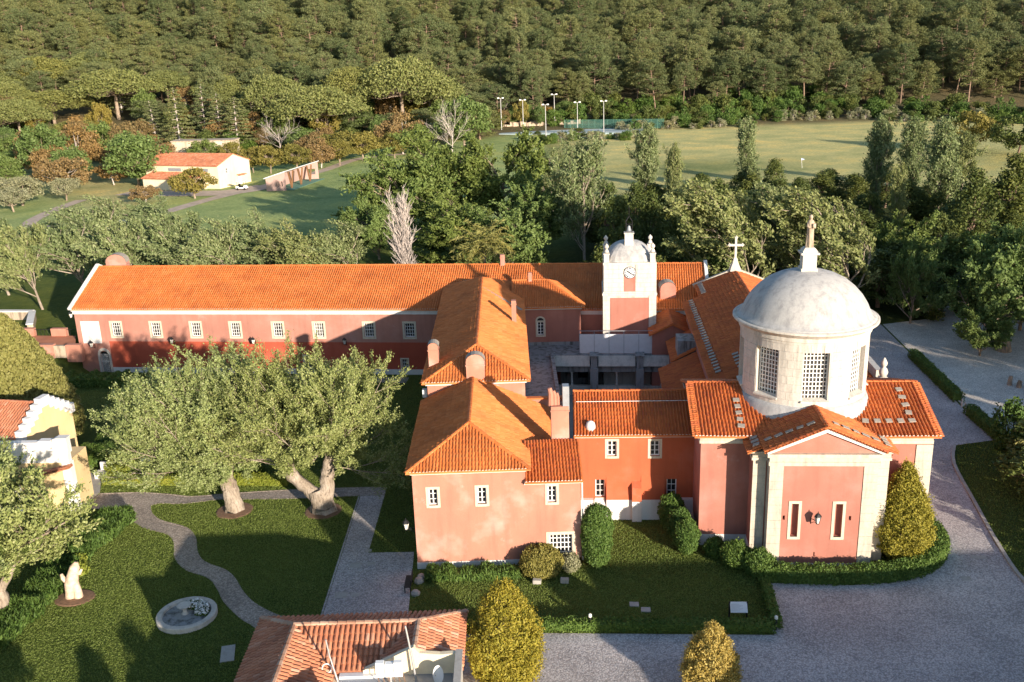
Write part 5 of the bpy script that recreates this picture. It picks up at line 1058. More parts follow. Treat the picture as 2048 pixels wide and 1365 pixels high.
# mixed woodland between golf course and pines
mk = ['green','brown','oak','pine','stone','pine','brown','cedar','green','pine']
for i in range(64):
    x = -185+178*(i+brg.uniform(0,1))/64; y = brg.uniform(296, 345) if x < -20 else brg.uniform(300, 340)
    if x < -118: y = brg.uniform(268, 345)
    k = mk[int(brg.integers(len(mk)))]; lb, g = {'pine': ('pine mingling with the umbrella pines above the golf course', 'pines among the umbrella pines')}.get(k, GRP.get(k)); plant(k, x, y, brg.uniform(8, 13), brg.uniform(9, 15) if k != 'stone' else 20, lb, g, name=NAMES.get(k, 'woodland_pine'))
for k, x, y, h, w in (('oak',-58,238,7,9),('oak',-52,240,7,9.5),('brown',-47,246,7.5,10),('oak',-43,250,7,10.5),('oak',-38,258,8,11.5),('oak',-63,241,6.5,8),('brown',-95,238,9,11),('green',-104,232,9,11),('brown',-88,250,8,10),('green',-78,252,8,10),('oak',-70,250,7,9),('brown',-112,240,9,12),('green',-118,228,8,10),('brown',-92,226,6,9),('olive',-106,205,5.5,9),('olive',-98,190,5,8),('oak',-30,262,7,10),('green',-24,268,9,11),('green',-96,246,11,11)):
    plant(k, x, y, h, w, GRP[k][0], GRP[k][1], name=NAMES[k])
for x, y, h, w in ((47.5,92,5,5),(62,97,11,9),(66,92,12,10),(72,88,13,10),(60,110,10,9),(76,96,12,10),(48,116,10,8)):
    plant('broad', x, y, h, w, GRP['broad'][0], GRP['broad'][1], name='leafy_poplar')

ORD = ['nearest', 'second', 'third', 'fourth', 'fifth', 'sixth', 'seventh', 'eighth', 'ninth', 'tenth', 'eleventh', 'twelfth', 'thirteenth', 'fourteenth', 'fifteenth', 'sixteenth', 'seventeenth', 'eighteenth', 'nineteenth', 'twentieth']
def ordinal_labels(kind, fmt, lm):
    g = GRP[kind][1]; obs = [o for o in bpy.data.objects if o.get('group') == g and o.parent is None]; obs.sort(key=lambda o: math.hypot(o.location.x-lm[0], o.location.y-lm[1]))
    for i, o in enumerate(obs):
        if i < len(ORD): o['label'] = fmt % ORD[i]
ordinal_labels('wind', 'pale windswept willow behind the long wing, %s from the bare poplar', (-12.7, 117)); ordinal_labels('wind2', 'tall windblown poplar with pale limbs, %s from the nave cross', (22, 91)); ordinal_labels('slender', 'slender white-trunked poplar, %s from the clock tower', (11, 88))
ordinal_labels('column', 'narrow columnar poplar, %s from the solitary meadow oak', (113, 235)); ordinal_labels('stone', 'broad umbrella pine with domed crown, %s from the tennis court', (20, 315)); ordinal_labels('olive', 'silvery olive tree on dry grass, %s from the clubhouse', (-70, 213))
ordinal_labels('broad', 'large mid-green leafy poplar beyond the roofs, %s from the bare poplar', (-12.7, 117)); ordinal_labels('bare', 'grey leafless spreading tree, %s from the driving range shelter', (-48, 214)); ordinal_labels('cedar', 'tall layered conifer behind the ruined tank, %s from the clubhouse', (-70, 213))
ordinal_labels('oak', 'yellowish oak by the golf lane, %s from the clubhouse', (-70, 213)); ordinal_labels('brown', 'russet rounded tree beside the golf course, %s from the clubhouse', (-70, 213)); ordinal_labels('green', 'rounded green tree beside the golf course, %s from the clubhouse', (-70, 213))
# forest on the hill: the nearest pines one by one, the rest as one wood
def forest():
    rg = np.random.default_rng(5); pts = []
    y = 300.0
    while y < 560:
        half = 0.60*y+25; x = -half+rg.uniform(0, 8)
        while x < half:
            xx, yy = x+rg.uniform(-3, 3), y+rg.uniform(-3.5, 3.5); edge = 338-44*S((20-xx)/110)
            if -110 < xx < -15: edge = max(edge, 336-0.08*abs(xx))
            if xx < -100: edge = max(edge, 345)
            if yy > edge+ (8 if xx > 20 else 0): pts.append((xx, yy))
            x += 8.0+rg.uniform(-1.5, 2.5)+(y-300)*0.010
        y += 7.6+(y-300)*0.02
    pts.sort(key=lambda p: p[1]); return pts, rg
PTS, frg = forest()
near = PTS[:290]; far = PTS[290:]
for x, y in near:
    tl = x > 0 and frg.uniform() < 0.75; plant('pinetall' if tl else 'pine', x, y, frg.uniform(15, 23) if tl else frg.uniform(9, 17), frg.uniform(7, 11.5), 'maritime pine in the front ranks of the hillside forest', 'pines in the front of the hillside forest', name='pine_tree', cat='pine')
def wood(points):
    """the far wood: geometry-node copies of the same pine meshes"""
    me = bpy.data.meshes.new('pine_wood'); me.from_pydata([(x, y, T(x, y)) for x, y in points], [], []); me.update()
    o = bpy.data.objects.new('pine_wood', me); COL.objects.link(o); meta(o, 'dense pine wood covering the upper hillside', 'forest', None, 'stuff')
    ng = bpy.data.node_groups.new('pine_wood', 'GeometryNodeTree'); ng.interface.new_socket('Geometry', in_out='INPUT', socket_type='NodeSocketGeometry'); ng.interface.new_socket('Geometry', in_out='OUTPUT', socket_type='NodeSocketGeometry')
    N, Lk = ng.nodes, ng.links; gi = N.new('NodeGroupInput'); go = N.new('NodeGroupOutput'); jo = N.new('GeometryNodeJoinGeometry')
    pines = [p for p in bpy.data.objects if p.name.startswith('pine_tree') and p['category'] == 'pine' and p.parent is None]; seen = {}
    for p in pines:
        tr = [c for c in p.children if c.name.startswith('trunk')][0]; cr = [c for c in p.children if c.name.startswith('crown')][0]; seen.setdefault(tr.data.name, (tr, cr))
    vs = list(seen.values()); nv = len(vs)
    idx = N.new('GeometryNodeInputIndex')
    for i, (tr, cr) in enumerate(vs):
        md = N.new('FunctionNodeCompare'); md.data_type = 'INT'; md.operation = 'EQUAL'; mm = N.new('ShaderNodeMath'); mm.operation = 'MODULO'; mm.inputs[1].default_value = nv; Lk.new(idx.outputs[0], mm.inputs[0]); Lk.new(mm.outputs[0], md.inputs[2]); md.inputs[3].default_value = i
        for ob in (tr, cr):
            oi = N.new('GeometryNodeObjectInfo'); oi.inputs[0].default_value = ob; oi.transform_space = 'ORIGINAL'; oi.inputs['As Instance'].default_value = True
            ip = N.new('GeometryNodeInstanceOnPoints'); rs = N.new('FunctionNodeRandomValue'); rs.data_type = 'FLOAT_VECTOR'; rs.inputs[0].default_value = (0.75,0.75,0.65); rs.inputs[1].default_value = (1.6,1.6,1.35); rs.inputs['Seed'].default_value = 4
            rr = N.new('FunctionNodeRandomValue'); rr.data_type = 'FLOAT_VECTOR'; rr.inputs[0].default_value = (0,0,0); rr.inputs[1].default_value = (0,0,6.28); rr.inputs['Seed'].default_value = 9
            Lk.new(gi.outputs[0], ip.inputs['Points']); Lk.new(md.outputs[0], ip.inputs['Selection']); Lk.new(oi.outputs['Geometry'], ip.inputs['Instance']); Lk.new(rs.outputs[0], ip.inputs['Scale']); Lk.new(rr.outputs[0], ip.inputs['Rotation']); Lk.new(ip.outputs[0], jo.inputs[0])
    Lk.new(jo.outputs[0], go.inputs[0]); mo = o.modifiers.new('wood', 'NODES'); mo.node_group = ng
# scatter order so that the variants mix
fl = list(far); random.Random(3).shuffle(fl); wood(fl)
# undergrowth along the foot of the forest and round the tennis court
srg = np.random.default_rng(12)
def shrubs(n, x0, x1, yf, kinds, hr, wr, label, group):
    for i in range(n):
        x = x0+(x1-x0)*(i+srg.uniform(0, 1))/n; y = yf(x)+srg.uniform(-3, 3); k = kinds[int(srg.integers(len(kinds)))]
        plant(k, x, y, srg.uniform(*hr), srg.uniform(*wr), label, group, name='forest_shrub', cat='shrub')
edge = lambda x: 318+(0 if x < 80 else (8 if x < 120 else -0.9*(x-120)+8))
shrubs(40, 38, 130, lambda x: edge(x)+9, ['shrub', 'shrub', 'shrubo', 'ever'], (4, 7.5), (4, 6.5), 'tall leafy shrub in the band between meadow and forest', 'tall shrubs between meadow and forest')
shrubs(34, 36, 135, lambda x: edge(x)+1, ['shrub', 'shrubdry', 'shrubo', 'shrubdry'], (2, 4), (3, 5), 'low dry shrub fringing the far side of the meadow', 'low shrubs fringing the meadow')
shrubs(30, 60, 200, lambda x: edge(x)+20, ['shrub', 'shrubo', 'shrubo'], (4.5, 8), (5, 8), 'undergrowth bush beneath the hillside pines', 'undergrowth beneath the pines')
shrubs(44, 24, 190, lambda x: edge(x)+32, ['shrub', 'shrubo', 'shrubo', 'shrub'], (4, 8), (5, 9), 'undergrowth bush beneath the hillside pines', 'undergrowth beneath the pines')
shrubs(16, 125, 190, lambda x: edge(x)+8, ['shrub', 'shrubdry', 'shrubo'], (3, 5), (4, 7), 'undergrowth bush beneath the hillside pines', 'undergrowth beneath the pines')
shrubs(22, -45, 40, lambda x: 330+S((x+10)/40)*6, ['shrub', 'shrubo', 'green', 'shrub'], (4, 8), (5, 8), 'dense bush behind the tennis court', 'bushes behind the tennis court')
shrubs(26, -130, -20, lambda x: 292+0.0*x, ['shrub', 'shrubo', 'brown', 'shrubdry'], (3.5, 7), (5, 9), 'mixed bush at the foot of the umbrella pines', 'bushes below the umbrella pines')
shrubs(16, 8, 40, lambda x: 293+srg.uniform(-4, 4), ['shrub', 'shrubdry'], (1.8, 3.2), (3, 5), 'low bush on the bank before the tennis court', 'bushes on the tennis bank')
shrubs(30, 10, 80, lambda x: 112+srg.uniform(-4, 20), ['shrubo', 'shrub'], (3, 6), (4, 6), 'shady understorey bush below the evergreens', 'understorey below the evergreens')
shrubs(12, -46, -8, lambda x: 113+srg.uniform(-2, 4), ['shrub', 'shrubo'], (2.5, 4.5), (4, 6), 'bush under the willows behind the long wing', 'bushes under the willows')

# ------------------------------------------------------------------ garden trees, hedges and beds
def mesh_obj(name, me, parent=None):
    o = bpy.data.objects.new(name, me); COL.objects.link(o)
    if parent: o.parent = parent
    return o
def pollard(name, seed, loc, lines, src, label, h=12.0, leaf=0.105, nl=80, lmat='lf_pollard', bmat='barkw', wind=(0,0,0), up=0.05, n2=7, n3=5, l1=0.5, spread=0.26, cat='tree', group=None):
    a, b, _ = broad_tree(name, seed, M[lmat], M[bmat], h=h, nl=nl, leaf=leaf, up=up, wind=wind, n2=n2, n3=n3, starts=(lines, src), l1=l1, spread=spread)
    t = thing(name, loc, label, cat, group); mesh_obj('trunk', a, t); mesh_obj('crown', b, t); return t
V = Vector
def fan(p, axis, n, amin, amax, r, seed, k=1.0):
    rg = np.random.default_rng(seed); return [(V(p)+rvec(rg)*0.2, splay(rg, V(axis).normalized(), rg.uniform(amin, amax)), r*rg.uniform(0.7, 1.1), k) for i in range(n)]
def rough_trunk(pts, rad):
    rg = random.Random(len(pts)*7+int(rad[0]*100)); q = smooth([tuple(p)+(r,) for p, r in zip(pts, rad)], 4); return ([V(p[:3])+V((rg.uniform(-.05,.05), rg.uniform(-.05,.05), 0)) for p in q], [p[3]*rg.uniform(0.88, 1.12) for p in q])
# first pollard: one stout trunk leaning into a wide brush
l1_ = [rough_trunk([(0.0,0,-0.2),(0.0,0,0.25),(-0.05,0,1.2),(-0.2,0.05,2.0),(-0.5,0.1,2.8)], [0.98,0.78,0.66,0.62,0.6]), rough_trunk([(-0.5,0.1,2.5),(-1.5,0.3,3.3),(-2.3,0.4,4.0)], [0.45,0.34,0.25]), rough_trunk([(-0.4,0.1,2.6),(0.1,0.4,3.6),(0.2,0.5,4.4)], [0.42,0.32,0.22])]
s1_ = fan((-2.3,0.4,3.9), (-0.75,0.0,1), 13, 0.1, 0.85, 0.07, 1)+fan((0.2,0.5,4.2), (-0.1,0.1,1), 11, 0.1, 0.8, 0.07, 2)+fan((-1.6,0.2,3.4), (-0.9,-0.15,0.5), 6, 0.2, 0.75, 0.065, 3)+fan((-0.6,0.1,3.0), (-0.3,0.2,1.0), 5, 0.2, 0.8, 0.065, 4)+fan((-1.8,0.4,3.6), (-1.0,0.4,0.35), 5, 0.2, 0.7, 0.06, 5)+fan((-1.9,0.3,3.8), (-0.5,-0.3,0.3), 10, 0.3, 1.4, 0.04, 6, 0.5)+fan((0.1,0.3,4.0), (0.3,-0.4,0.3), 9, 0.3, 1.4, 0.04, 7, 0.45)+fan((-0.7,0.0,3.3), (0,-0.6,0.3), 6, 0.3, 1.2, 0.04, 8, 0.4)
pollard('pollard_poplar', 201, (-20.67, 63.3, 0), l1_, s1_, 'old pollard with one stout pale trunk leaning over the lawn', h=11.0, up=0.08, l1=0.50, leaf=0.08, nl=80, spread=0.24, wind=(-0.03,0,0))
l2_ = [rough_trunk([(0.15,0,-0.2),(0.1,0,0.3),(0.0,0,1.0),(-0.2,0,1.6)], [1.1,0.92,0.8,0.7]), rough_trunk([(-0.2,0,1.0),(-1.0,0.1,1.8),(-1.9,0.2,2.7),(-2.1,0.3,3.5),(-1.9,0.4,4.3)], [0.62,0.50,0.46,0.42,0.30]), rough_trunk([(0.3,0,0.9),(0.5,0.1,2.0),(0.65,0.2,3.2),(0.8,0.3,4.2)], [0.66,0.56,0.48,0.30])]
s2_ = fan((-1.9,0.4,4.2), (-0.45,0.05,1), 13, 0.1, 0.8, 0.07, 11)+fan((0.8,0.3,4.1), (0.35,0.05,1), 13, 0.1, 0.8, 0.07, 12)+fan((-2.1,0.3,3.4), (-0.9,0.0,0.6), 5, 0.15, 0.7, 0.06, 13)+fan((0.75,0.2,3.4), (1.0,0.1,0.55), 6, 0.15, 0.7, 0.06, 14)+fan((-0.6,0.3,3.8), (0.0,0.1,1.0), 9, 0.2, 0.9, 0.06, 15)+fan((-1.9,0.3,4.2), (-0.4,-0.4,0.4), 9, 0.3, 1.4, 0.04, 16, 0.45)+fan((0.8,0.2,4.1), (0.5,-0.4,0.4), 10, 0.3, 1.4, 0.04, 17, 0.45)+fan((-0.5,0.3,4.2), (0.0,-0.3,0.5), 8, 0.3, 1.3, 0.04, 18, 0.45)
pollard('pollard_poplar', 202, (-14.18, 62.8, 0), l2_, s2_, 'old pollard whose pale trunk forks low into two thick limbs', h=11.2, up=0.08, l1=0.51, leaf=0.08, nl=80, spread=0.24, wind=(-0.015,0,0))
for cx, cy in ((-20.67,63.2),(-14.1,62.7)):
    d = MB(); d.lathe((cx,cy,0.0), [(1.35,0.0),(1.25,0.05),(0.3,0.09)], 24); o = d.build('soil_ring', M['soil']); o['kind'] = 'structure'
# pale trees over the yellow house and the left border
l3_ = [rough_trunk([(0,0,-0.2),(0,0,0.4),(0.2,0,1.4),(-0.2,0.1,2.6),(-0.6,0.3,4.0)], [0.6,0.5,0.42,0.36,0.28]), rough_trunk([(0.1,0,1.5),(0.9,0.2,3.0),(1.5,0.5,4.4)], [0.3,0.24,0.18])]
s3_ = fan((-0.6,0.3,4.0), (-0.2,0.1,1), 9, 0.15, 1.0, 0.11, 21)+fan((1.4,0.5,4.3), (0.5,0.1,1), 7, 0.1, 0.9, 0.11, 22)+fan((0.1,0.1,2.8), (0.2,-0.4,0.7), 4, 0.4, 1.2, 0.08, 23)
pollard('border_willow', 203, (-31.2, 50.3, 0), l3_, s3_, 'pale twiggy willow overhanging the flower border and yellow house', h=8.2, nl=60)
pollard('border_willow', 204, (-35.6, 56.5, 0), l3_, s3_, 'second twiggy willow hiding the wall of the yellow house', h=6.0, nl=60)
pollard('border_willow', 205, (-33.5, 45.5, 0), l3_, s3_, 'low leafy willow bough reaching over the shaded lawn edge', h=7.5, nl=60)
def surf_plant(name, seed, prof, n_, leaf, lmat, lump=0.12, aspect=0.5, sx=1.0, sy=1.0, depth=0.25, freq=3.0, up=0.5):
    """foliage over an uneven solid of revolution; prof = [(radius, z)]"""
    rg = np.random.default_rng(seed); pr = np.array(prof); seg = np.hypot(np.diff(pr[:, 0]), np.diff(pr[:, 1]))*(pr[:-1, 0]+pr[1:, 0]+0.05); cum = np.cumsum(seg)/seg.sum(); k = np.searchsorted(cum, rg.uniform(0, 1, n_)); t = rg.uniform(0, 1, n_)
    r = pr[k, 0]*(1-t)+pr[k+1, 0]*t; z = pr[k, 1]*(1-t)+pr[k+1, 1]*t; a = rg.uniform(0, 2*math.pi, n_); ph = rg.uniform(0, 6.28, 6)
    bump_ = np.sin(freq*a+ph[0]+z*2.1)*np.sin(z*freq*1.1+ph[1])+0.6*np.sin(2.3*freq*a+ph[2]-z*3)*np.sin(z*freq*2.2+ph[3]+a)+0.5*np.sin(4.1*freq*a+ph[4])*np.sin(5*z*freq*0.9+ph[5])
    rr = r*(1+lump*bump_)-np.abs(rg.normal(size=n_))*depth*0.5+lump*0.3*bump_; rr = np.maximum(rr, 0)
    P_ = np.stack([rr*np.cos(a)*sx, rr*np.sin(a)*sy, z+0.06*rg.normal(size=n_)+lump*0.25*bump_], axis=1); out = np.stack([np.cos(a), np.sin(a), np.full(n_, 0.35)], axis=1); td = np.stack([0.4*np.cos(a), 0.4*np.sin(a), np.full(n_, up+0.3)], axis=1)
    return leaves(name, P_, leaf, lmat, rg, out, aspect, td)
def bushy(name, loc, seed, prof, n_, leaf, lmat, label, cat='shrub', lump=0.12, group=None, stem=True, core=None, **kw):
    t = thing(name, loc, label, cat, group); mesh_obj('foliage', surf_plant(name, seed, prof, n_, leaf, M[lmat], lump, **kw), t)
    mesh_obj('inner_foliage', surf_plant(name+'_inner', seed+7, [(r*0.72, z*0.94) for r, z in prof], int(n_*0.35), leaf*1.7, M[lmat], lump, **kw), t)
    if stem:
        mb = MB(); mb.tube([(loc[0], loc[1], loc[2]-0.1), (loc[0], loc[1], loc[2]+prof[-1][1]*0.8)], [0.12, 0.03], 6); mb.build('stem', M['barkd'], t)
    return t
def thuja(name, loc, seed, prof, nb, rb, nleaf, leaf, lmat, label):
    rg = np.random.default_rng(seed); pr = np.array(prof); blobs = []; h = pr[-1, 1]
    for i in range(nb):
        z = h*rg.uniform(0.03, 0.97)**1.15; r = np.interp(z, pr[:, 1], pr[:, 0])*rg.uniform(0.72, 1.05); a = rg.uniform(0, 2*math.pi); k = rb*rg.uniform(0.6, 1.35)*(0.6+0.4*(1-z/h)); blobs.append((np.array([max(0, r-k*0.5)*math.cos(a), max(0, r-k*0.5)*math.sin(a), z]), k, 1.25))
    lines = [([V((0,0,-0.1)), V((0,0,h*0.5)), V((0,0,h*0.92))], [0.14,0.09,0.02])]+[([V((0,0,max(0.2,b[0][2]-0.5))), V(b[0])], [0.04,0.015]) for b in blobs[::3]]
    a, b = clump_tree(name, seed+1, M[lmat], M['barkd'], blobs, nleaf, leaf, lines, aspect=0.45, shell=0.25); t = thing(name, loc, label, 'conifer'); mesh_obj('trunk', a, t); mesh_obj('crown', b, t); mesh_obj('inner_foliage', surf_plant(name+'_inner', seed+5, [(r*0.84, z*0.96) for r, z in prof], int(9000*pr[:,0].max()), leaf*1.25, M[lmat], 0.12), t); return t
thuja('golden_thuja', (-0.9, 42.2, 0), 301, [(0.7,0.25),(1.6,0.7),(1.95,1.6),(2.0,2.6),(1.85,3.6),(1.5,4.6),(1.0,5.4),(0.5,6.0),(0.0,6.3)], 330, 0.40, 900, 0.062, 'lf_thuja', 'tall olive-gold conifer between tiled house and paved forecourt')
thuja('golden_thuja', (9.5, 41.2, 0), 302, [(0.8,0.2),(1.4,0.6),(1.6,1.3),(1.45,2.1),(1.05,2.8),(0.6,3.5),(0.25,3.9),(0.0,4.05)], 250, 0.30, 1400, 0.054, 'lf_gold', 'small golden-tipped conifer standing in the paved forecourt')
thuja('green_thuja', (24.2, 53.9, 0), 303, [(0.8,0.2),(1.7,0.8),(2.15,1.7),(2.0,2.7),(1.6,3.8),(1.05,5.0),(0.5,6.0),(0.0,6.6)], 320, 0.44, 760, 0.07, 'lf_thuja', 'conical green conifer at the chapel corner inside the curved hedge')
bushy('clipped_cypress', (-43.5, 78.5, 0), 304, [(4.8,0.1),(5.2,1.2),(4.9,3.0),(4.2,5.0),(3.3,7.0),(2.3,8.8),(1.4,10.2),(0.6,11.2),(0.0,11.6)], 52000, 0.13, 'lf_cypress', 'huge smooth rounded cypress between yellow house and long wing', 'conifer', 0.035, freq=4.0, depth=0.35)
bushy('clipped_shrub', (4.95, 53.9, 0), 305, [(0.55,0.15),(0.85,0.6),(0.98,1.6),(1.0,2.8),(0.9,3.6),(0.6,4.05),(0.0,4.15)], 12000, 0.065, 'lf_hedge', 'tall clipped green shrub at the corner of the near block', 'shrub', 0.06)
bushy('clipped_shrub', (10.4, 58.3, 0), 306, [(0.5,0.1),(0.8,0.6),(0.9,1.4),(0.7,2.3),(0.0,2.6)], 7000, 0.065, 'lf_hedge', 'dark clipped shrub under the right lower window of the orange wing', 'shrub', 0.08)
bushy('clipped_shrub', (10.7, 56.7, 0), 307, [(0.5,0.1),(0.8,0.6),(0.85,1.3),(0.6,2.1),(0.0,2.3)], 7000, 0.065, 'lf_hedge', 'middle clipped shrub in the row along the chapel side wall', 'shrub', 0.08)
bushy('clipped_shrub', (10.9, 55.2, 0), 308, [(0.45,0.1),(0.8,0.6),(0.85,1.3),(0.6,2.0),(0.0,2.25)], 7000, 0.065, 'lf_hedge', 'sunlit clipped shrub ending the row along the chapel side wall', 'shrub', 0.08)
bushy('round_bush', (1.35, 53.25, 0), 309, [(1.0,0.1),(1.35,0.5),(1.4,0.95),(1.05,1.5),(0.0,1.7)], 9000, 0.065, 'lf_cypress', 'broad rounded bush below the grid window of the near block', 'shrub', 0.06)
bushy('round_bush', (3.2, 53.45, 0), 310, [(0.5,0.1),(0.62,0.5),(0.5,0.95),(0.0,1.1)], 2600, 0.065, 'lf_olive', 'small dry bush between rounded bush and tall clipped shrub', 'shrub', 0.12)
for i, (x, y, r, h, lb) in enumerate(((12.6,54.6,0.7,1.2,'low bush against the white base of the chapel side arm'),(13.6,53.3,0.95,1.7,'dark rounded bush before the chapel porch flank'),(14.8,52.3,1.0,1.6,'rounded bush at the start of the chapel hedge'))):
    bushy('round_bush', (x,y,0), 320+i, [(r*0.7,0.1),(r,h*0.35),(r*0.95,h*0.65),(r*0.6,h*0.9),(0.0,h)], 5000, 0.065, 'lf_hedge', lb, 'shrub', 0.1)
def hedge(name, pts, w, h, lmat, label, seed, dens=260, leaf=0.07, z=0.0, rough=0.06, group=None, cat='hedge', sm=True, tuft=False):
    rg = np.random.default_rng(seed); P2 = smooth(pts, 5) if sm and len(pts) > 2 else list(pts); LC = []; LO = []
    for a, b in zip(P2[:-1], P2[1:]):
        a = np.array(a, float); b = np.array(b, float); ln = np.linalg.norm(b-a); d = (b-a)/max(ln, 1e-6); nr = np.array([-d[1], d[0]]); k = int(dens*ln*(w+2*h)); t = rg.uniform(-0.05, 1.05, k); s = rg.uniform(-h, w+h, k); top = (s > 0) & (s < w)
        off = np.where(top, s-w/2, np.where(s <= 0, -w/2, w/2)); zz = np.where(top, h, np.where(s <= 0, h+s, h-(s-w))); pos = a[None, :]+(b-a)[None, :]*t[:, None]
        lump = np.sin(pos[:, 0]*2.3+pos[:, 1]*1.9)*0.5+np.sin(pos[:, 0]*5.1-pos[:, 1]*4.3+zz*3)*0.5
        off = off*(1+rough*lump*1.5)+rg.normal(size=k)*0.05; zz = np.maximum(0.03, zz+rough*lump+rg.normal(size=k)*0.05); rr = np.clip((zz/h-0.75)/0.25, 0, 1); off = off*(1-0.18*rr)
        LC.append(np.stack([pos[:, 0]+nr[0]*off, pos[:, 1]+nr[1]*off, zz], axis=1)); LO.append(np.stack([nr[0]*np.sign(off)*(~top), nr[1]*np.sign(off)*(~top), np.where(top, 1.0, 0.3)], axis=1))
    LC = np.concatenate(LC); LO = np.concatenate(LO); c = np.array([pts[0][0], pts[0][1], z]); t_ = thing(name, tuple(c), label, cat, group); LC[:, 2] += 0
    mesh_obj('foliage', leaves(name, LC-np.array([c[0], c[1], 0]), leaf, M[lmat], rg, LO, 0.55 if not tuft else 0.16, None if not tuft else LO*0.5+np.array([0,0,1.0])), t_)
    mb = MB()
    for a, b in zip(P2[:-1], P2[1:]): mb.bar((a[0],a[1],z+h*0.43), (b[0],b[1],z+h*0.43), w*0.78, h*0.84)
    mb.build('inner_growth', M[lmat], t_); return t_
hedge('curved_hedge', [(15.0,51.75),(17.5,51.3),(20,51.1),(22.4,51.2),(24.4,51.7),(25.9,52.8),(27.0,54.4),(27.3,56.2),(26.9,57.6)], 1.0, 0.95, 'lf_hedge', 'curved clipped hedge sweeping around the chapel front', 401)
hedge('border_hedge', [(-6.2,47.35),(1.3,47.2),(7.5,46.8),(13.9,46.35)], 0.7, 0.55, 'lf_hedge', 'low dark hedge between front lawn and paved forecourt', 402, sm=False)
hedge('border_hedge', [(14.35,46.5),(14.85,51.0)], 0.5, 0.6, 'lf_hedge', 'short dark hedge closing the end of the front lawn', 403)
hedge('lime_hedge', [(-32.3,68.7),(-28.5,68.35),(-24.6,68.05),(-20.5,67.7),(-17.6,67.4)], 0.95, 0.65, 'lf_lime', 'bright lime-yellow low hedge along the garden path', 404, rough=0.09)
hedge('dark_hedge', [(-32.0,70.3),(-26,70.0),(-20,69.6)], 0.7, 0.8, 'lf_hedge', 'dark low hedge behind the lime hedge', 405)
hedge('ivy_hedge', [(-35.3,71.0),(-34.6,74.5),(-33.9,78.0),(-32.6,80.5),(-31.2,82.3)], 1.8, 1.3, 'lf_hedge', 'thick winding green hedge beside the yellow house', 406, rough=0.16)
bushy('round_bush', (-33.2, 72.6, 0), 331, [(1.2,0.1),(1.6,0.6),(1.4,1.2),(0.8,1.6),(0,1.7)], 8000, 0.075, 'lf_hedge', 'rounded bush at the end of the winding hedge', 'shrub', 0.12)
bushy('round_bush', (-31.6, 70.6, 0), 332, [(0.9,0.2),(1.3,0.7),(1.2,1.3),(0.6,1.7),(0,1.8)], 7000, 0.075, 'lf_lime', 'bright green bush spilling over the white stone seat', 'shrub', 0.12)
hedge('lily_bed', [(-5.9,53.15),(-3,53.0),(0.0,53.1)], 1.1, 0.5, 'lf_hedge', 'strap-leaved lily bed along the foot of the near block', 407, dens=200, leaf=0.2, rough=0.2, tuft=True)
hedge('lily_border', [(-28.9,62.6),(-28.9,60.4),(-29.8,57.5),(-29.6,54.0),(-30.0,50.5),(-30.5,47)], 2.0, 0.7, 'lf_hedge', 'border of strap-leaved lilies beside the sunny lawn', 408, dens=200, leaf=0.24, rough=0.22, tuft=True)
for i, (x, y) in enumerate(((-28.4,54.9),(-28.9,56.0))): bushy('flower_bush', (x,y,0), 340+i, [(0.4,0.1),(0.5,0.4),(0.3,0.7),(0,0.75)], 900, 0.07, 'lf_lime', 'yellow-flowering tuft behind the carved stump', 'flowers', 0.2, 'yellow tufts behind the stump')
hedge('box_hedge', [(40.75,91.8),(39.75,80.0)], 0.9, 0.85, 'lf_hedge', 'clipped box hedge dividing road and gravel court, longer run', 409)
hedge('box_hedge', [(39.4,76.8),(39.15,71.2)], 0.9, 0.85, 'lf_hedge', 'clipped box hedge dividing road and gravel court, shorter run', 410)
hedge('mound_planting', [(-49,93.2),(-46.5,92.6),(-43,92.4),(-38,92.0)], 2.2, 0.9, 'lf_hedge', 'shady ground planting under the arched doorway of the long wing', 411, dens=120, leaf=0.12, rough=0.3, cat='planting')
# dark shrubs right of the road
for i, (k, x, y, h, w, lb) in enumerate((('shrubo',36.5,61.5,3.6,5,'dark shrub mass beyond the kerb opposite the chapel'),('shrubo',39.5,65.5,4.0,5.5,'dark shrub mass beside the road bend'),('shrub',39.0,69.0,4.6,3.4,'small round-headed tree at the end of the box hedge'),('shrubo',36.2,55.0,3.2,4.2,'dark shrub mass behind the kerb opposite the conifer'),('shrub',35.2,51.3,2.6,3.2,'leafy shrub by the kerb at the forecourt corner'),('shrubo',42.5,60.0,4.2,6,'dark shrub mass set back from the road'),('shrubo',44.0,67.0,4.2,6,'dark shrub mass before the gravel court'),('shrubo',40.0,54.0,3.4,5,'dark shrub mass set back from the forecourt'))):
    plant(k, x, y, h, w, lb, name='roadside_shrub', cat='shrub')
def palm(loc, trunk_h, r, nf, label, seed, lmat='lf_palm'):
    rg = np.random.default_rng(seed); t = thing('palm', loc, label, 'palm'); mb = MB(); mb.tube([(loc[0],loc[1],loc[2]-0.2),(loc[0],loc[1],loc[2]+trunk_h)], [0.42,0.36], 10); mb.build('trunk', M['bark'], t)
    for i in range(nf):
        a = i*2.39996; el = 1.25-1.35*(i/nf); p = V((0,0,trunk_h)); d = V((math.cos(a)*math.cos(el), math.sin(a)*math.cos(el), math.sin(el))); C_ = []; D_ = []; n_ = 26
        for k in range(n_):
            p = p+d*(r/n_*1.15); d = (d+V((0,0,-0.055))).normalized(); sd = d.cross(V((0,0,1))).normalized(); ln = 0.5*math.sin(math.pi*(0.12+0.85*k/n_))+0.08
            for s in (-1, 1): q = sd*s*0.8+d*0.6+V((0,0,-0.15)); C_.append(p+q*ln*0.5); D_.append(q)
        me = leaves('frond', np.array(C_), 0.34*r/3, M[lmat], rg, None, 0.14, np.array(D_)*3); mesh_obj('frond', me, t)
palm((-3.1, 111.0, 3.0), 6.0, 3.6, 56, 'squat date palm behind the long wing roof', 501)
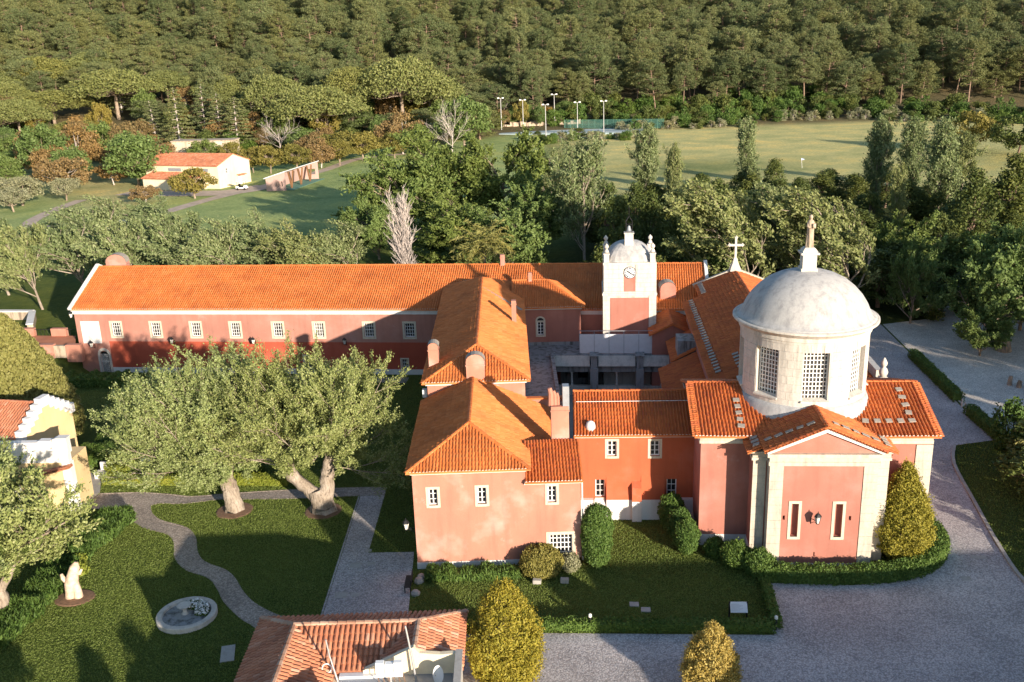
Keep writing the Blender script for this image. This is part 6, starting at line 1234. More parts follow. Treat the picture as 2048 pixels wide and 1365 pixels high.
palm((38.6, 61.6, 0), 2.6, 3.0, 34, 'dark bushy palm among the roadside shrubs', 502)
# trees outside the picture whose shade falls into it
for x, y, h, w in ((-9.5,27.5,6.0,4.0),(-14.5,30.5,4.6,3.4),(-19.5,31.0,5.0,4.0)): plant('ever', x, y, h, w, 'garden evergreen on the lawn behind the tiled house', 'evergreens behind the tiled house', name='evergreen_tree')
for x, y, h, w in ((52,62,9,8),(60,58,11,9),(56,50,9,8),(66,66,12,9),(74,72,12,10),(82,66,13,10),(70,54,11,9)): plant('broad', x, y, h, w, 'leafy tree along the far side of the gravel court', 'trees along the gravel court', name='leafy_poplar')

# grass blades over the lawns near the monastery, in one mass
def in_poly(x, y, poly):
    c = np.zeros(len(x), bool); n_ = len(poly)
    for i in range(n_):
        x0, y0 = poly[i][:2]; x1, y1 = poly[(i+1) % n_][:2]
        if y0 == y1: continue
        k = ((y0 > y) != (y1 > y)) & (x < (x1-x0)*(y-y0)/(y1-y0)+x0); c ^= k
    return c
def grass_blades():
    rg = np.random.default_rng(77); X = []; 
    for (x0, x1, y0, y1, d) in ((-36,-6.5,43,92,230),(-6.4,14.5,46.5,60,250),(30.5,46,48,71,70),(-60,-36,84,97,70)):
        k = int((x1-x0)*(y1-y0)*d); X.append(np.stack([rg.uniform(x0,x1,k), rg.uniform(y0,y1,k)], axis=1))
    X = np.concatenate(X); x, y = X[:,0], X[:,1]; bad = in_poly(x, y, path_poly) | in_poly(x, y, ROAD) | in_poly(x, y, [(-11.75,66),(-11.75,45),(-6.5,45),(-6.9,56.4),(-9.99,56.44),(-9.89,66)]) | in_poly(x, y, [(-36,71.2),(-33.2,70.4),(-32,66.9),(-32.3,63.9),(-36,64)])
    bad |= in_poly(x, y, [(-6.55,54.1),(4.05,54.1),(4.05,75),(-6.5,75)]) | in_poly(x, y, [(11.8,56),(15.2,55.6),(15.2,70),(4,70),(4,59.9),(11.8,59.9)]) | in_poly(x, y, [(15.1,52.9),(22,52.2),(22,57),(15.1,57)]) | in_poly(x, y, [(-46,96.4),(-6,91.4),(-6,100),(-46,100)])
    for cx, cy, r in ((-20.67,63.2,1.3),(-14.1,62.7,1.3),(-27.6,52.1,1.1),(-19.85,49.6,1.75)): bad |= (x-cx)**2+(y-cy)**2 < r*r
    X = X[~bad]; k = len(X); z = np.array([T(a, b) for a, b in X]) if False else np.where(X[:,0] < -45, [T(a, b) for a, b in X], 0.0)
    h = rg.uniform(0.03, 0.06, k)*np.where(X[:,0] > 30, 1.6, 1.0); a = rg.uniform(0, 2*math.pi, k); w = rg.uniform(0.02, 0.042, k); tx, ty = np.cos(a)*w, np.sin(a)*w; lx, ly = rg.normal(size=k)*0.03, rg.normal(size=k)*0.03
    Vv = np.empty((k,4,3)); Vv[:,0] = np.stack([X[:,0]-tx,X[:,1]-ty,z],1); Vv[:,1] = np.stack([X[:,0]+tx,X[:,1]+ty,z],1); Vv[:,2] = np.stack([X[:,0]+tx*0.6+lx,X[:,1]+ty*0.6+ly,z+h],1); Vv[:,3] = np.stack([X[:,0]-tx*0.6+lx,X[:,1]-ty*0.6+ly,z+h],1)
    o = mesh_obj('lawn_grass', np_mesh('lawn_grass', Vv.reshape(-1,3), np.arange(k*4).reshape(k,4), M['blade'])); meta(o, 'short mown grass of the garden lawns', 'grass', None, 'stuff')
M['blade'] = leaf_mat('grass_blade', [(0.135,0.195,0.042),(0.17,0.235,0.055),(0.215,0.27,0.08),(0.15,0.21,0.046)], 0.35, 0.0)
grass_blades()

# ------------------------------------------------------------------ tiled house at the lower edge
BH = thing('tiled_house', (-8.2, 40, 0), 'cream house with old weathered clay tile roofs and antenna masts', 'house')
hf = frame(0, 0)
mb = MB(); mb.box(hf, -13.2, -3.2, 31.0, 43.3, 0, 3.45); mb.build('wall', M['cream'], BH)
xl, xL, xr_, xR = -13.6, -9.0, -7.4, -2.85; ze, zr = 3.6, 4.72; yb, ym, yg = 43.65, 41.25, 38.85; rl, rr = (xl+xL)/2, (xr_+xR)/2; kk = (zr-ze)/2.4
faces = [[(xl,yb,ze),(xR,yb,ze),(rr,ym,zr),(rl,ym,zr)],                      # back slope
         [(rl,ym,zr),(rr,ym,zr),(rr,yg-0.0,ze),(rl,yg-0.0,ze)],               # front slope between the wings
         [(xl,yb,ze),(xl,36.6,ze),(rl,36.6,zr),(rl,ym,zr)],                   # left flank
         [(rl,ym,zr),(rl,36.6,zr),(xL,36.6,ze),(xL,yg,ze)],                   # left wing, inner slope
         [(xR,yb,ze),(xR,36.9,ze),(rr,38.9,zr),(rr,ym,zr)],                   # right flank
         [(rr,ym,zr),(rr,38.9,zr),(xr_,38.9,ze),(xr_,yg,ze)]]                 # right wing, inner slope
faces[4] = [(xR,yb,ze),(xR,38.9,ze),(rr,38.9,zr),(rr,ym,zr)]
mb = MB()
for f in faces: mb.add([Vector(p)-Vector((0,0,0.02)) for p in f]+[Vector(p)-Vector((0,0,0.14)) for p in f], [tuple(range(4)), (7,6,5,4)]+[(i,(i+1)%4,4+(i+1)%4,4+i) for i in range(4)])
bro = mb.build('roof', M['tileold'], BH)
trg = random.Random(11); cand = []
for fi, f in enumerate(faces):
    n_, v_, u_ = face_axes(f); o_ = Vector(f[0])
    for a, bt, tp_, k in tile_rows(f, 0.255, 0.46):
        c_ = o_+u_*a+v_*((bt+tp_)/2); full = bt-tp_ > 0.4; seen = (c_-cam.matrix_world.translation).normalized().dot(n_); infr = c_.y > 37.2
        cand.append((full and infr and seen < -0.1, seen*(1 if full else 0.5), fi, a, bt, tp_))
cand.sort(key=lambda c: (not c[0], c[1]))
tm = bpy.data.meshes.new('roof_tile'); rr0 = 0.255*0.40; tv = []
for b_, r_, h_ in ((-0.23, rr0, 0.05), (0.23, rr0*0.84, 0.006)):
    for cx, sy in ARC: tv.append((r_*cx, b_, h_+r_*sy*0.95))
    for cx, sy in ARC: tv.append((r_*0.8*cx, b_, h_+r_*0.78*sy*0.95))
tm.from_pydata(tv, [], [(0,1,11,10),(1,2,12,11),(2,3,13,12),(3,4,14,13),(0,5,6,1),(1,6,7,2),(2,7,8,3),(3,8,9,4)]); tm.update()
def tile_mat_obj():
    m, n, l, b = newmat('weathered_single_tile'); b.inputs['Roughness'].default_value = 0.8; oi = n.new('ShaderNodeObjectInfo')
    r = ramp(n, l, oi.outputs['Random'], [(0,(0.40,0.145,0.075)),(0.3,(0.50,0.19,0.095)),(0.55,(0.45,0.16,0.08)),(0.8,(0.55,0.24,0.13)),(1,(0.58,0.33,0.23))]); mn = noise(n, l, 3.0, 7, 0.7); mr = ramp(n, l, mn.outputs['Fac'], [(0.5,(0,0,0)),(0.72,(0.5,)*3)]); c = mixc(n, l, r.outputs['Color'], (0.13,0.10,0.07), mr.outputs['Color']); l.new(c, b.inputs['Base Color']); bump(n, l, b, mn.outputs['Fac'], 0.3, 0.02); return m
tm.materials.append(tile_mat_obj()); rest = MB()
for i, (ok, se, fi, a, bt, tp_) in enumerate(cand):
    f = faces[fi]; n_, v_, u_ = face_axes(f); o_ = Vector(f[0])
    if i < 295 and ok:
        o = bpy.data.objects.new('clay_tile', tm); COL.objects.link(o); o.parent = bro; c_ = o_+u_*(a+trg.uniform(-.012,.012))+v_*((bt+tp_)/2)+n_*trg.uniform(-0.004,0.01)-BH.location
        ang = trg.uniform(-0.03, 0.03); X = -(u_*math.cos(ang)+v_*math.sin(ang)); Y = -(v_*math.cos(ang)-u_*math.sin(ang)); m4 = Matrix((X, Y, X.cross(Y))).transposed().to_4x4(); m4.translation = c_; o.matrix_local = m4
    else: rest.add(tile_verts(o_, n_, v_, u_, a, bt, tp_, 0.255*0.40, trg), TF)
rest.build('roof_tiles', M['tileold'], bro, kind='stuff')
rb = MB()
for p, q in (((rl,ym,zr),(rr,ym,zr)), ((xl,yb,ze),(rl,ym,zr)), ((xR,yb,ze),(rr,ym,zr)), ((rl,36.6,zr),(rl,ym,zr)), ((rr,38.9,zr),(rr,ym,zr))): ridge_line(rb, p, q, 0.14, 0.42, 0.05)
rb.build('ridge_tiles', M['ridge'], bro, kind='stuff')
mb = MB(); mb.box(hf, xl+0.3, xL+0.25, 36.35, 36.6, 3.0, 4.62); mb.build('left_parapet', M['cream'], BH)
mb = MB(); mb.box(hf, xl+0.25, xL+0.3, 36.3, 36.65, 4.62, 4.72); mb.build('coping', M['slab'], BH)
mb = MB(); mb.add([hf(xr_-0.2,38.75,3.2), hf(xR-0.05,38.75,3.2), hf(xR-0.05,38.75,4.55), hf(-3.9,38.75,4.5), hf(rr+0.25,38.75,4.62), hf(rr,38.75,4.95), hf(xr_-0.2,38.75,3.75)]+[hf(xr_-0.2,39.0,3.2), hf(xR-0.05,39.0,3.2), hf(xR-0.05,39.0,4.55), hf(-3.9,39.0,4.5), hf(rr+0.25,39.0,4.62), hf(rr,39.0,4.95), hf(xr_-0.2,39.0,3.75)], [tuple(range(7)), tuple(range(13,6,-1))]+[(i,(i+1)%7,7+(i+1)%7,7+i) for i in range(7)]); mb.build('gable_parapet', M['cream'], BH)
mb = MB(); mb.box(hf, xR-0.28, xR-0.02, 34, 38.75, 3.2, 4.5); mb.box(hf, xR-0.32, xR+0.02, 34, 39.02, 4.5, 4.58); mb.build('side_parapet', M['slab'], BH)
mb = MB(); mb.box(hf, xL+0.3, xR-0.3, 33, 38.75, 3.3, 3.46); mb.build('flat_roof', M['greymetal'], BH)
mb = MB(); mb.box(hf, xL+0.28, xr_+0.9, 38.55, 38.85, 3.35, 3.6); mb.build('gutter', M['panel'], BH)
mb = MB(); mb.tube([(-8.75,38.4,3.4),(-9.05,38.5,4.8),(-9.15,38.5,5.7)], [0.05,0.045,0.04], 8); mb.build('left_mast', M['steel'], BH)
mb = MB(); mb.tube([(-5.05,38.3,3.4),(-5.2,38.4,4.8),(-5.4,38.5,6.3)], [0.06,0.05,0.045], 8); mb.build('right_mast', M['steel'], BH)
mb = MB(); mb.tube([(-9.3+0.22*math.cos(a), 38.75+0.05*math.sin(a), 3.95+0.22*math.sin(a)) for a in [i*math.pi/8 for i in range(17)]], 0.03, 6); mb.build('cable_coil', M['sash'], BH)
an = thing('antenna_unit', (-6.2, 38.0, 3.46), 'cluster of three white antenna boxes on a steel stand', 'antenna')
mb = MB(); mb.tube([(-6.2,38.0,3.46),(-6.2,38.0,4.6)], 0.07, 8); mb.bar((-6.8,38.0,4.2),(-5.6,38.0,4.2), 0.06); mb.build('stand', M['steel'], an)
for i, (x, h) in enumerate(((-6.62,0.75),(-6.2,0.68),(-5.78,0.75))):
    mb = MB(); mb.box(frame(x, 37.85), -0.19, 0.19, -0.12, 0.14, 4.1, 4.1+h); mb.build('antenna_box', M['sash'], an)
mb = MB()
for i in range(6): x = -6.8+i*0.24; mb.tube([(x,38.0,4.15),(x+0.06,37.9,3.8),(x+0.1,38.05,3.5)], 0.022, 5)
mb.build('cables', M['soil'], an)
ds = thing('satellite_dish', (-4.1, 37.9, 3.46), 'white dish antenna seen edge-on on the flat roof', 'antenna')
mb = MB(); n_ = 20; c = V((-4.1,37.9,4.0)); ax = V((0.85,-0.4,0.35)).normalized(); e1 = ax.orthogonal().normalized(); e2 = ax.cross(e1); rings = [[c+ax*(0.18*q*q)+(e1*math.cos(2*math.pi*k/n_)+e2*math.sin(2*math.pi*k/n_))*0.42*q for k in range(n_)] for q in (0.05,0.4,0.7,1.0)]
for i in range(3):
    for k in range(n_): mb.quad(rings[i][k], rings[i][(k+1)%n_], rings[i+1][(k+1)%n_], rings[i+1][k])
mb.build('dish', M['sash'], ds); mb = MB(); mb.tube([(-4.1,37.95,3.46),c], 0.03, 6); mb.build('mount', M['steel'], ds)
# low range on the near side of the forecourt: it throws the forecourt into shade, one roof corner shows
GR = thing('garden_range', (29, 32, 0), 'long low tiled range across the forecourt from the chapel', 'building')
gr = frame(0, 0)
mb = MB(); mb.box(gr, 16.9, 48, 26.9, 33.5, 0, 4.0); mb.box(gr, 23.9, 48, 30.5, 36.7, 0, 2.9); mb.build('wall', M['pink'], GR)
F_, R = hip(gr, 16.5, 48.4, 26.5, 33.9, 4.05, 6.2, 'u', 2.6, 0); make_roof(GR, F_, R, 'tileold', 0.26, 0.46)
F_, R = hip(gr, 23.45, 48.4, 32.0, 37.15, 2.96, 4.0, 'u', 2.5, 0); make_roof(GR, F_, R, 'tileold', 0.26, 0.46, name='wing_roof')

# ------------------------------------------------------------------ yellow house with stepped white gable
yh = frame(-36.7, 66.3, 0, 12)
YH = thing('yellow_house', yh(-4, 0, 0), 'yellow house with white stepped gable parapet and clay tile roofs', 'house')
mb = MB(); mb.box(yh, -22, 0, 0.05, 5.8, 0, 5.2); mb.build('wall', M['yellow'], YH)
Pg = side(yh, 'right', 0.0); mb = MB(); mb.quad(Pg(0.05,5.2,0), Pg(5.8,5.2,0), Pg(2.9,6.95,0)); mb.build('gable', M['yellow'], YH)
mb = MB(); ns = 6
for s in (-1, 1):
    for i in range(ns):
        a = 2.9+s*(i*0.52); b = 2.9+s*((i+1)*0.52+0.03); z = 7.2-i*0.33; pbox(mb, Pg, min(a,b), max(a,b), z-0.75, z, -0.10-0.002*i, 0.42)
mb.build('stepped_parapet', M['white'], YH)
F_, R = hip(yh, -22, -0.4, -0.4, 6.2, 5.1, 6.7, 'u'); make_roof(YH, F_, R, 'tileold', 0.24, 0.45)
y2 = frame(-32.45, 64.0, 0, 2)
mb = MB(); mb.box(y2, -22, -0.02, 0.0, 0.5, 3.9, 5.5); mb.box(y2, -0.9, 0.08, -0.06, 0.56, 4.6, 5.75); mb.box(y2, -2.0, -1.1, -0.04, 0.54, 5.0, 5.62); mb.box(y2, -0.7, 0.12, -0.1, 0.6, 5.75, 5.83); mb.build('front_parapet', M['white'], YH)
mb = MB(); mb.box(y2, -22, -0.05, 0.05, 2.8, 0, 3.95); mb.build('front_wall', M['yellow'], YH)
mb = MB(); mb.box(y2, -0.55, 0.06, -0.08, 0.55, 0, 3.9); mb.box(y2, -4.5, -3.9, -0.08, 0.1, 0, 2.4); mb.box(y2, -0.65, 0.16, -0.16, 0.6, 0, 0.35); mb.build('corner_pilaster', M['white'], YH)
make_roof(YH, [[y2(0.25,-0.6,3.75), y2(0.25,0.0,3.75), y2(-5,0.0,2.5), y2(-5,-0.6,2.5)]], [], 'tileold', 0.24, 0.45, name='lean_to_roof')
sp = thing('garden_spotlight', (-33.6, 80.0, 0), 'small spotlight lying on the grass by the hedge', 'light'); mb = MB(); mb.tube([(-34.6,80,0.1),(-33.7,80.1,0.16)], 0.03, 6); mb.build('arm', M['greymetal'], sp); mb = MB(); mb.tube([(-33.7,80.1,0.16),(-33.2,80.15,0.2)], [0.08,0.12], 8); mb.build('head', M['sash'], sp)
ss_ = thing('stone_bench', (-32.3, 69.7, 0), 'white stone seat at the start of the lime hedge', 'seat'); mb = MB(); sf = frame(-32.6,69.7,0,4); mb.box(sf,-0.8,0.9,-0.3,0.35,0,0.5); mb.build('seat', M['white'], ss_); mb = MB(); mb.box(sf,-0.55,0.9,0.36,0.55,0,1.15); mb.build('backrest', M['white'], ss_)

# ------------------------------------------------------------------ terrace at the end of the long wing
TR = thing('terrace_wall', (-52, 99, 2.9), 'low terrace wall of pink piers with iron railing beside the wing', 'wall')
for i, x in enumerate((-49.2, -52.9, -56.6)):
    mb = MB(); f = frame(x, 100.2+0.12*(-49.2-x), 0, 5); mb.box(f, -0.85, 0.85, -0.25, 0.25, 2.6, 3.9); mb.build('pier', M['pink'], TR)
mb = MB()
for i in range(24): x = -48.0-i*0.42; mb.bar((x,100.2+0.12*(-49.2-x),2.8),(x,100.2+0.12*(-49.2-x),3.75),0.03)
mb.bar((-47.5,100.0,3.75),(-58,101.2,3.75),0.04); mb.build('railing', M['iron'], TR)
TR2 = thing('terrace_wall', (-50, 96, 2.5), 'lower brick-topped terrace wall with pink piers above the grass bank', 'wall')
for i, x in enumerate((-45.6, -48.6, -54.0)):
    mb = MB(); f = frame(x, 96.0+0.12*(-45.6-x)-0.6, 0, 6); mb.box(f, -0.8, 0.8, -0.3, 0.3, 1.6, 3.45); mb.build('pier', M['pink'], TR2)
mb = MB(); mb.bar((-45.6,95.45,2.65),(-60,97.2,2.65),0.4,1.3); mb.build('wall', M['rubble'], TR2)
o = sheet('terrace_floor', [(-45.7,95.9),(-47.4,99.9),(-60,101.5),(-60,97.6)], 3.06, M['tileold'])
RW = thing('stone_ramp_wall', (-55, 105, 3), 'dark rubble retaining wall with white coping behind the terrace', 'wall'); mb = MB(); mb.bar((-53.2,102.0,3.2),(-55.5,107.5,3.2),0.6,1.5); mb.bar((-55.6,107.6,3.2),(-62,108.5,3.2),0.6,1.5); mb.build('wall', M['rubble'], RW); mb = MB(); mb.bar((-53.2,101.9,4.0),(-55.5,107.5,4.0),0.75,0.1); mb.bar((-55.5,107.6,4.003),(-62,108.5,4.003),0.75,0.1); mb.build('coping', M['white'], RW)

# ------------------------------------------------------------------ garden furniture
def table_set(x, y, seed, lab, clab):
    rg = random.Random(seed); t = thing('garden_table', (x,y,0), lab, 'table'); mb = MB(); mb.lathe((x,y,0.70), [(0.52,0),(0.52,0.04)], 20); mb.build('table_top', M['panel'], t); mb = MB(); mb.tube([(x,y,0.0),(x,y,0.7)], 0.04, 6); mb.lathe((x,y,0), [(0.3,0),(0.05,0.08)], 12); mb.build('pedestal', M['iron'], t)
    for k in range(3):
        a = rg.uniform(0,0.6)+2.6+k*1.35; cx, cy = x+0.95*math.cos(a), y+0.95*math.sin(a); c = thing('garden_chair', (cx,cy,0), clab, 'chair', clab+' set'); d = V((math.cos(a),math.sin(a),0)); s = V((-d.y,d.x,0)); o = V((cx,cy,0))
        mb = MB(); q = [o+s*i*0.22+d*j*0.22+V((0,0,0.44)) for i, j in ((-1,-1),(1,-1),(1,1),(-1,1))]; mb.box8(q+[p+V((0,0,0.03)) for p in q]); mb.build('seat', M['iron'], c)
        mb = MB(); mb.tube([o+d*0.22-s*0.2+V((0,0,0.45)), o+d*0.28-s*0.2+V((0,0,0.85)), o+d*0.3+V((0,0,0.95)), o+d*0.28+s*0.2+V((0,0,0.85)), o+d*0.22+s*0.2+V((0,0,0.45))], 0.02, 5)
        for i in (-1,0,1): mb.bar(o+d*0.23+s*i*0.09+V((0,0,0.47)), o+d*0.28+s*i*0.09+V((0,0,0.9)), 0.015)
        mb.build('backrest', M['iron'], c)
        for i, j in ((-1,-1),(1,-1),(1,1),(-1,1)):
            lg = MB(); lg.bar(o+s*i*0.2+d*j*0.2, o+s*i*0.19+d*j*0.19+V((0,0,0.44)), 0.025); lg.build('leg', M['iron'], c)
table_set(-32.0, 75.0, 1, 'round white-topped garden table by the winding hedge', 'black iron chair at the garden table by the winding hedge')
table_set(-29.9, 71.4, 2, 'round white-topped garden table behind the dark low hedge', 'black iron chair at the garden table behind the dark hedge')
FO = thing('fountain', (-19.85, 49.6, 0), 'round white-rimmed fountain basin with small bowl and white flowers', 'fountain')
mb = MB(); mb.lathe((-19.85,49.6,0), [(1.75,0),(1.75,0.28),(1.72,0.32),(1.42,0.32),(1.40,0.28),(1.40,0.12)], 48); mb.build('basin_rim', M['stonew'], FO)
mb = MB(); mb.lathe((-19.85,49.6,0), [(1.41,0.02),(1.41,0.16)], 48); mb.build('basin_floor', M['mossy'], FO)
mb = MB(); mb.lathe((-20.0,49.75,0.14), [(0.25,0),(0.14,0.1),(0.10,0.3),(0.22,0.42),(0.42,0.56),(0.44,0.6),(0.36,0.58),(0.05,0.52)], 20); mb.build('bowl', M['stonew'], FO, smooth=True)
rg = np.random.default_rng(3); k = 900; a = rg.uniform(-0.3,1.9,k); q = np.sqrt(rg.uniform(0.15,1,k))*1.3; P_ = np.stack([q*np.cos(a), q*np.sin(a), 0.18+0.2*rg.uniform(0,1,k)],axis=1); P_ = P_[(P_[:,0]+P_[:,1])>0.35]
mesh_obj('plants', leaves('plants', P_, 0.07, M['lf_hedge'], rg), FO); P2_ = P_[rg.uniform(0,1,len(P_))<0.35]+np.array([0,0,0.1]); mesh_obj('flowers', leaves('flowers', P2_, 0.06, M['sash'], rg, np.tile([0,0,1.0],(len(P2_),1)), 0.9), FO)
STP = thing('carved_stump', (-27.6, 52.2, 0), 'pale peeled and twisted dead tree stump on a soil ring', 'stump')
mb = MB(); o = V((-27.6,52.2,0)); mb.tube([o+V((-0.25,0,-0.1)), o+V((-0.2,0,0.4)), o+V((-0.1,0,1.0)), o+V((0.1,0,1.6)), o+V((0.3,0,2.1)), o+V((0.42,0.05,2.4))], [0.42,0.36,0.42,0.34,0.30,0.12], 12); mb.tube([o+V((0.25,-0.1,-0.1)), o+V((0.2,-0.05,0.5)), o+V((0.05,0,1.1))], [0.3,0.26,0.28], 10); mb.tube([o+V((-0.2,0,1.0)), o+V((-0.55,0,1.35)), o+V((-0.62,0,1.65))], [0.22,0.15,0.09], 8); mb.tube([o+V((0.2,0,1.8)), o+V((0.6,-0.1,1.75)), o+V((0.75,-0.1,2.0))], [0.2,0.14,0.06], 8); mb.build('stump', M['carved'], STP, smooth=True)
mb = MB(); mb.lathe((-27.6,52.1,0), [(1.2,0.0),(1.12,0.05),(0.3,0.09)], 24, 0, 1.05, 0.8); o_ = mb.build('soil_ring', M['soil']); o_['kind'] = 'structure'
def slab(x, y, w, d, lab, rot=0, z=0.0, h=0.06, group=None):
    t = MB(); t.box(frame(x,y,0,rot), -w/2, w/2, -d/2, d/2, z, z+h); o = t.build('stone_slab', M['slab']); meta(o, lab, 'slab', group); return o
slab(-16.4,45.8,0.75,1.5,'pale stone slab lying in the shaded lawn',-12)
slab(6.7,49.3,0.55,0.45,'flat stone slab on the front lawn beside its twin',5,group='twin slabs on the front lawn'); slab(7.3,48.7,0.55,0.45,'flat stone slab on the front lawn beside its twin',5,group='twin slabs on the front lawn')
for x in (1.05, 2.75): slab(x,52.0,0.5,0.3,'small raised stone marker on the lawn before the rounded bush',8,h=0.28,group='stone markers on the lawn')
for x, y, w in ((-10.6,54.9,0.75),(-9.6,55.0,0.5),(-11.0,51.4,0.8),(-10.1,51.4,0.55)): slab(x,y,w,w*0.8,'square access cover set in the straight path',0,z=0.012,h=0.012,group='covers in the straight path')
slab(29.0,53.3,0.9,0.4,'long grey drain cover in the paved road by the kerb',8,z=0.014,h=0.012); slab(27.1,50.9,0.55,0.5,'square drain cover in the forecourt',6,z=0.014,h=0.012)
slab(-10.0,56.7,0.4,0.35,'dark drain grate where the straight path meets the apron',0,z=0.014,h=0.02)
BN = thing('garden_bench', (-6.8, 52.0, 0), 'dark iron bench by the paved apron', 'bench'); bf = frame(-6.9,52.0,0,90); mb = MB(); mb.box(bf,-0.7,0.7,-0.2,0.2,0.42,0.46); mb.build('seat', M['iron'], BN); mb = MB(); mb.box(bf,-0.7,0.7,0.2,0.24,0.5,0.9); mb.build('backrest', M['iron'], BN)
for i in (-0.6,0.6):
    for j in (-0.17,0.17): mb = MB(); mb.box(bf,i-0.03,i+0.03,j-0.03,j+0.03,0,0.42); mb.build('leg', M['iron'], BN)
for i, (x, y, r) in enumerate(((-6.3,52.6,0.3),(-6.2,53.1,0.25),(-6.4,51.2,0.28))): mb = MB(); mb.lathe((x,y,0), [(r,0),(r*1.05,r*0.5),(r*0.7,r*0.95),(0.02,r*1.1)], 7, i); o_ = mb.build('boulder', M['slab']); meta(o_, 'grey boulder beside the iron bench', 'boulder', 'boulders by the bench')
SG = thing('information_sign', (12.5, 47.6, 0), 'white information board on two short posts behind the low hedge', 'sign')
sf = frame(12.45,47.55,0,4); mb = MB(); q = [sf(-0.48,-0.2,0.5), sf(0.48,-0.2,0.5), sf(0.48,0.2,0.95), sf(-0.48,0.2,0.95)]; mb.box8(q+[p+V((0,-0.02,0.04)) for p in q]); bd = mb.build('board', M['panel'], SG)
mb = MB()
for i in range(7):
    t = 0.15+i*0.1; a = q[0].lerp(q[3], t)+V((0,-0.02,0.046)); b = q[1].lerp(q[2], t)+V((0,-0.02,0.046)); mb.bar(a.lerp(b,0.06), a.lerp(b,0.55+0.1*(i%3)), 0.018, 0.004)
mb.build('lettering', M['greymetal'], bd)
for s in (-0.5,0.5): mb = MB(); mb.box(sf,s-0.04,s+0.04,0.12,0.2,0,1.0); mb.build('post', M['iron'], SG)
for x, y, lb in ((3.9,47.1,'short bollard light in the low hedge near the tall conifer'),(14.25,46.3,'short bollard light at the corner of the front lawn hedge')):
    t = thing('bollard_light', (x,y,0), lb, 'bollard'); mb = MB(); mb.tube([(x,y,0),(x,y,0.75)], 0.07, 8); mb.build('post', M['iron'], t); mb = MB(); mb.lathe((x,y,0.75), [(0.1,0),(0.1,0.14),(0.04,0.2)], 8); mb.build('lamp', M['lglass'], t)
for i, (x, y, h) in enumerate(((46.2,83.4,0.9),(46.7,82.7,0.7),(47.3,82.4,0.8),(47.0,83.2,0.5))): mb = MB(); mb.tube([(x,y,-0.1),(x,y,h*0.6),(x+0.05,y,h)], [0.24,0.2,0.17], 9); o_ = mb.build('wooden_stump', M['bark']); meta(o_, 'upright wooden stump in the cluster on the gravel court', 'stump', 'stumps on the gravel court')
for i, (x, y) in enumerate(((39.5,78.5),(39.35,77.6))): mb = MB(); mb.tube([(x,y,-0.1),(x,y,0.75)], [0.09,0.07], 8); o_ = mb.build('marker_post', M['stonew']); meta(o_, 'white marker post in the gap between the box hedges', 'post', 'posts between the box hedges')
wl_ = thing('island_trunk', (50.2, 94.0, 0), 'pale old trunk on the planted island in the gravel court', 'trunk'); mb = MB(); mb.tube([(50.6,93.2,-0.1),(50.6,93.2,0.6),(50.5,93.4,1.8),(50.2,93.8,3.2)], [0.75,0.6,0.5,0.4], 10); mb.build('trunk', M['bark'], wl_)

# ------------------------------------------------------------------ golf course buildings
Z3 = 3.0
cb = frame(-63.6, 213.2, Z3, 22)
CB = thing('clubhouse', cb(-8, 0, 0), 'cream clubhouse with red clay roof, lean-to and small door canopy', 'building')
Pcf = side(cb, 'front', 0.0); Pcr = side(cb, 'right', 0.0)
box_walls(CB, cb, -20, 0, 0, 11.5, -0.5, 5.0, M['cream'], {'right': [(2.6,3.6,3.0,4.2)]})
gable(CB, Pcr, 0, 11.5, 5.0, 7.0, M['cream'])
F_, R = hip(cb, -20.3, 0.15, -0.3, 11.8, 5.0, 7.05, 'u'); make_roof(CB, F_, R, 'tileold', 0.4, 0.6, mortar=False)
window(CB, Pcr, 2.6, 3.6, 3.0, 4.2, 2, 2, 0.12, 'white')
for a in (-6.2, -13.6): mb = MB(); pbox(mb, Pcf, a, a+3.6, 3.7, 4.4, -0.05, 0.1); w_ = mb.build('clerestory_window', M['greymetal'], CB)
mb = MB(); mb.box(cb, -18, -3.4, -3.6, 0, -0.5, 2.6); mb.build('lean_to_wall', M['cream'], CB)
make_roof(CB, [[cb(-18.2,-4.0,2.5), cb(-3.1,-4.0,2.5), cb(-3.1,0.0,3.5), cb(-18.2,0.0,3.5)]], [], 'tileold', 0.4, 0.6, name='lean_to_roof', mortar=False)
mb = MB(); pbox(mb, side(cb,'right',-3.4), -2.6, -1.0, -0.2, 2.0, -0.05, 0.05); mb.build('door', M['dark'], CB)
mb = MB(); mb.box(cb, 0.0, 1.2, 6.3, 8.6, 2.2, 2.35); mb.build('door_canopy', M['tileold'], CB); mb = MB(); pbox(mb, Pcr, 6.8, 8.0, -0.2, 2.0, -0.04, 0.05); mb.build('door', M['white'], CB)
for i, (x0, x1, y, h, lb) in enumerate(((-98.0,-92.0,268,4.6,'narrow block of the ruined pale masonry tank'),(-90.0,-73.0,263,6.2,'broad stained wall of the ruined masonry tank'))):
    t = thing('masonry_tank', ((x0+x1)/2,y,3), lb, 'ruin'); mb = MB(); f = frame(x0,y,3,6); mb.box(f, 0, x1-x0, 0, 5, -0.5, h); mb.build('wall', M['ruin'], t); mb = MB(); mb.box(f, -0.2, x1-x0+0.2, -0.2, 5.2, h, h+0.25); mb.build('rim', M['rubble'], t)
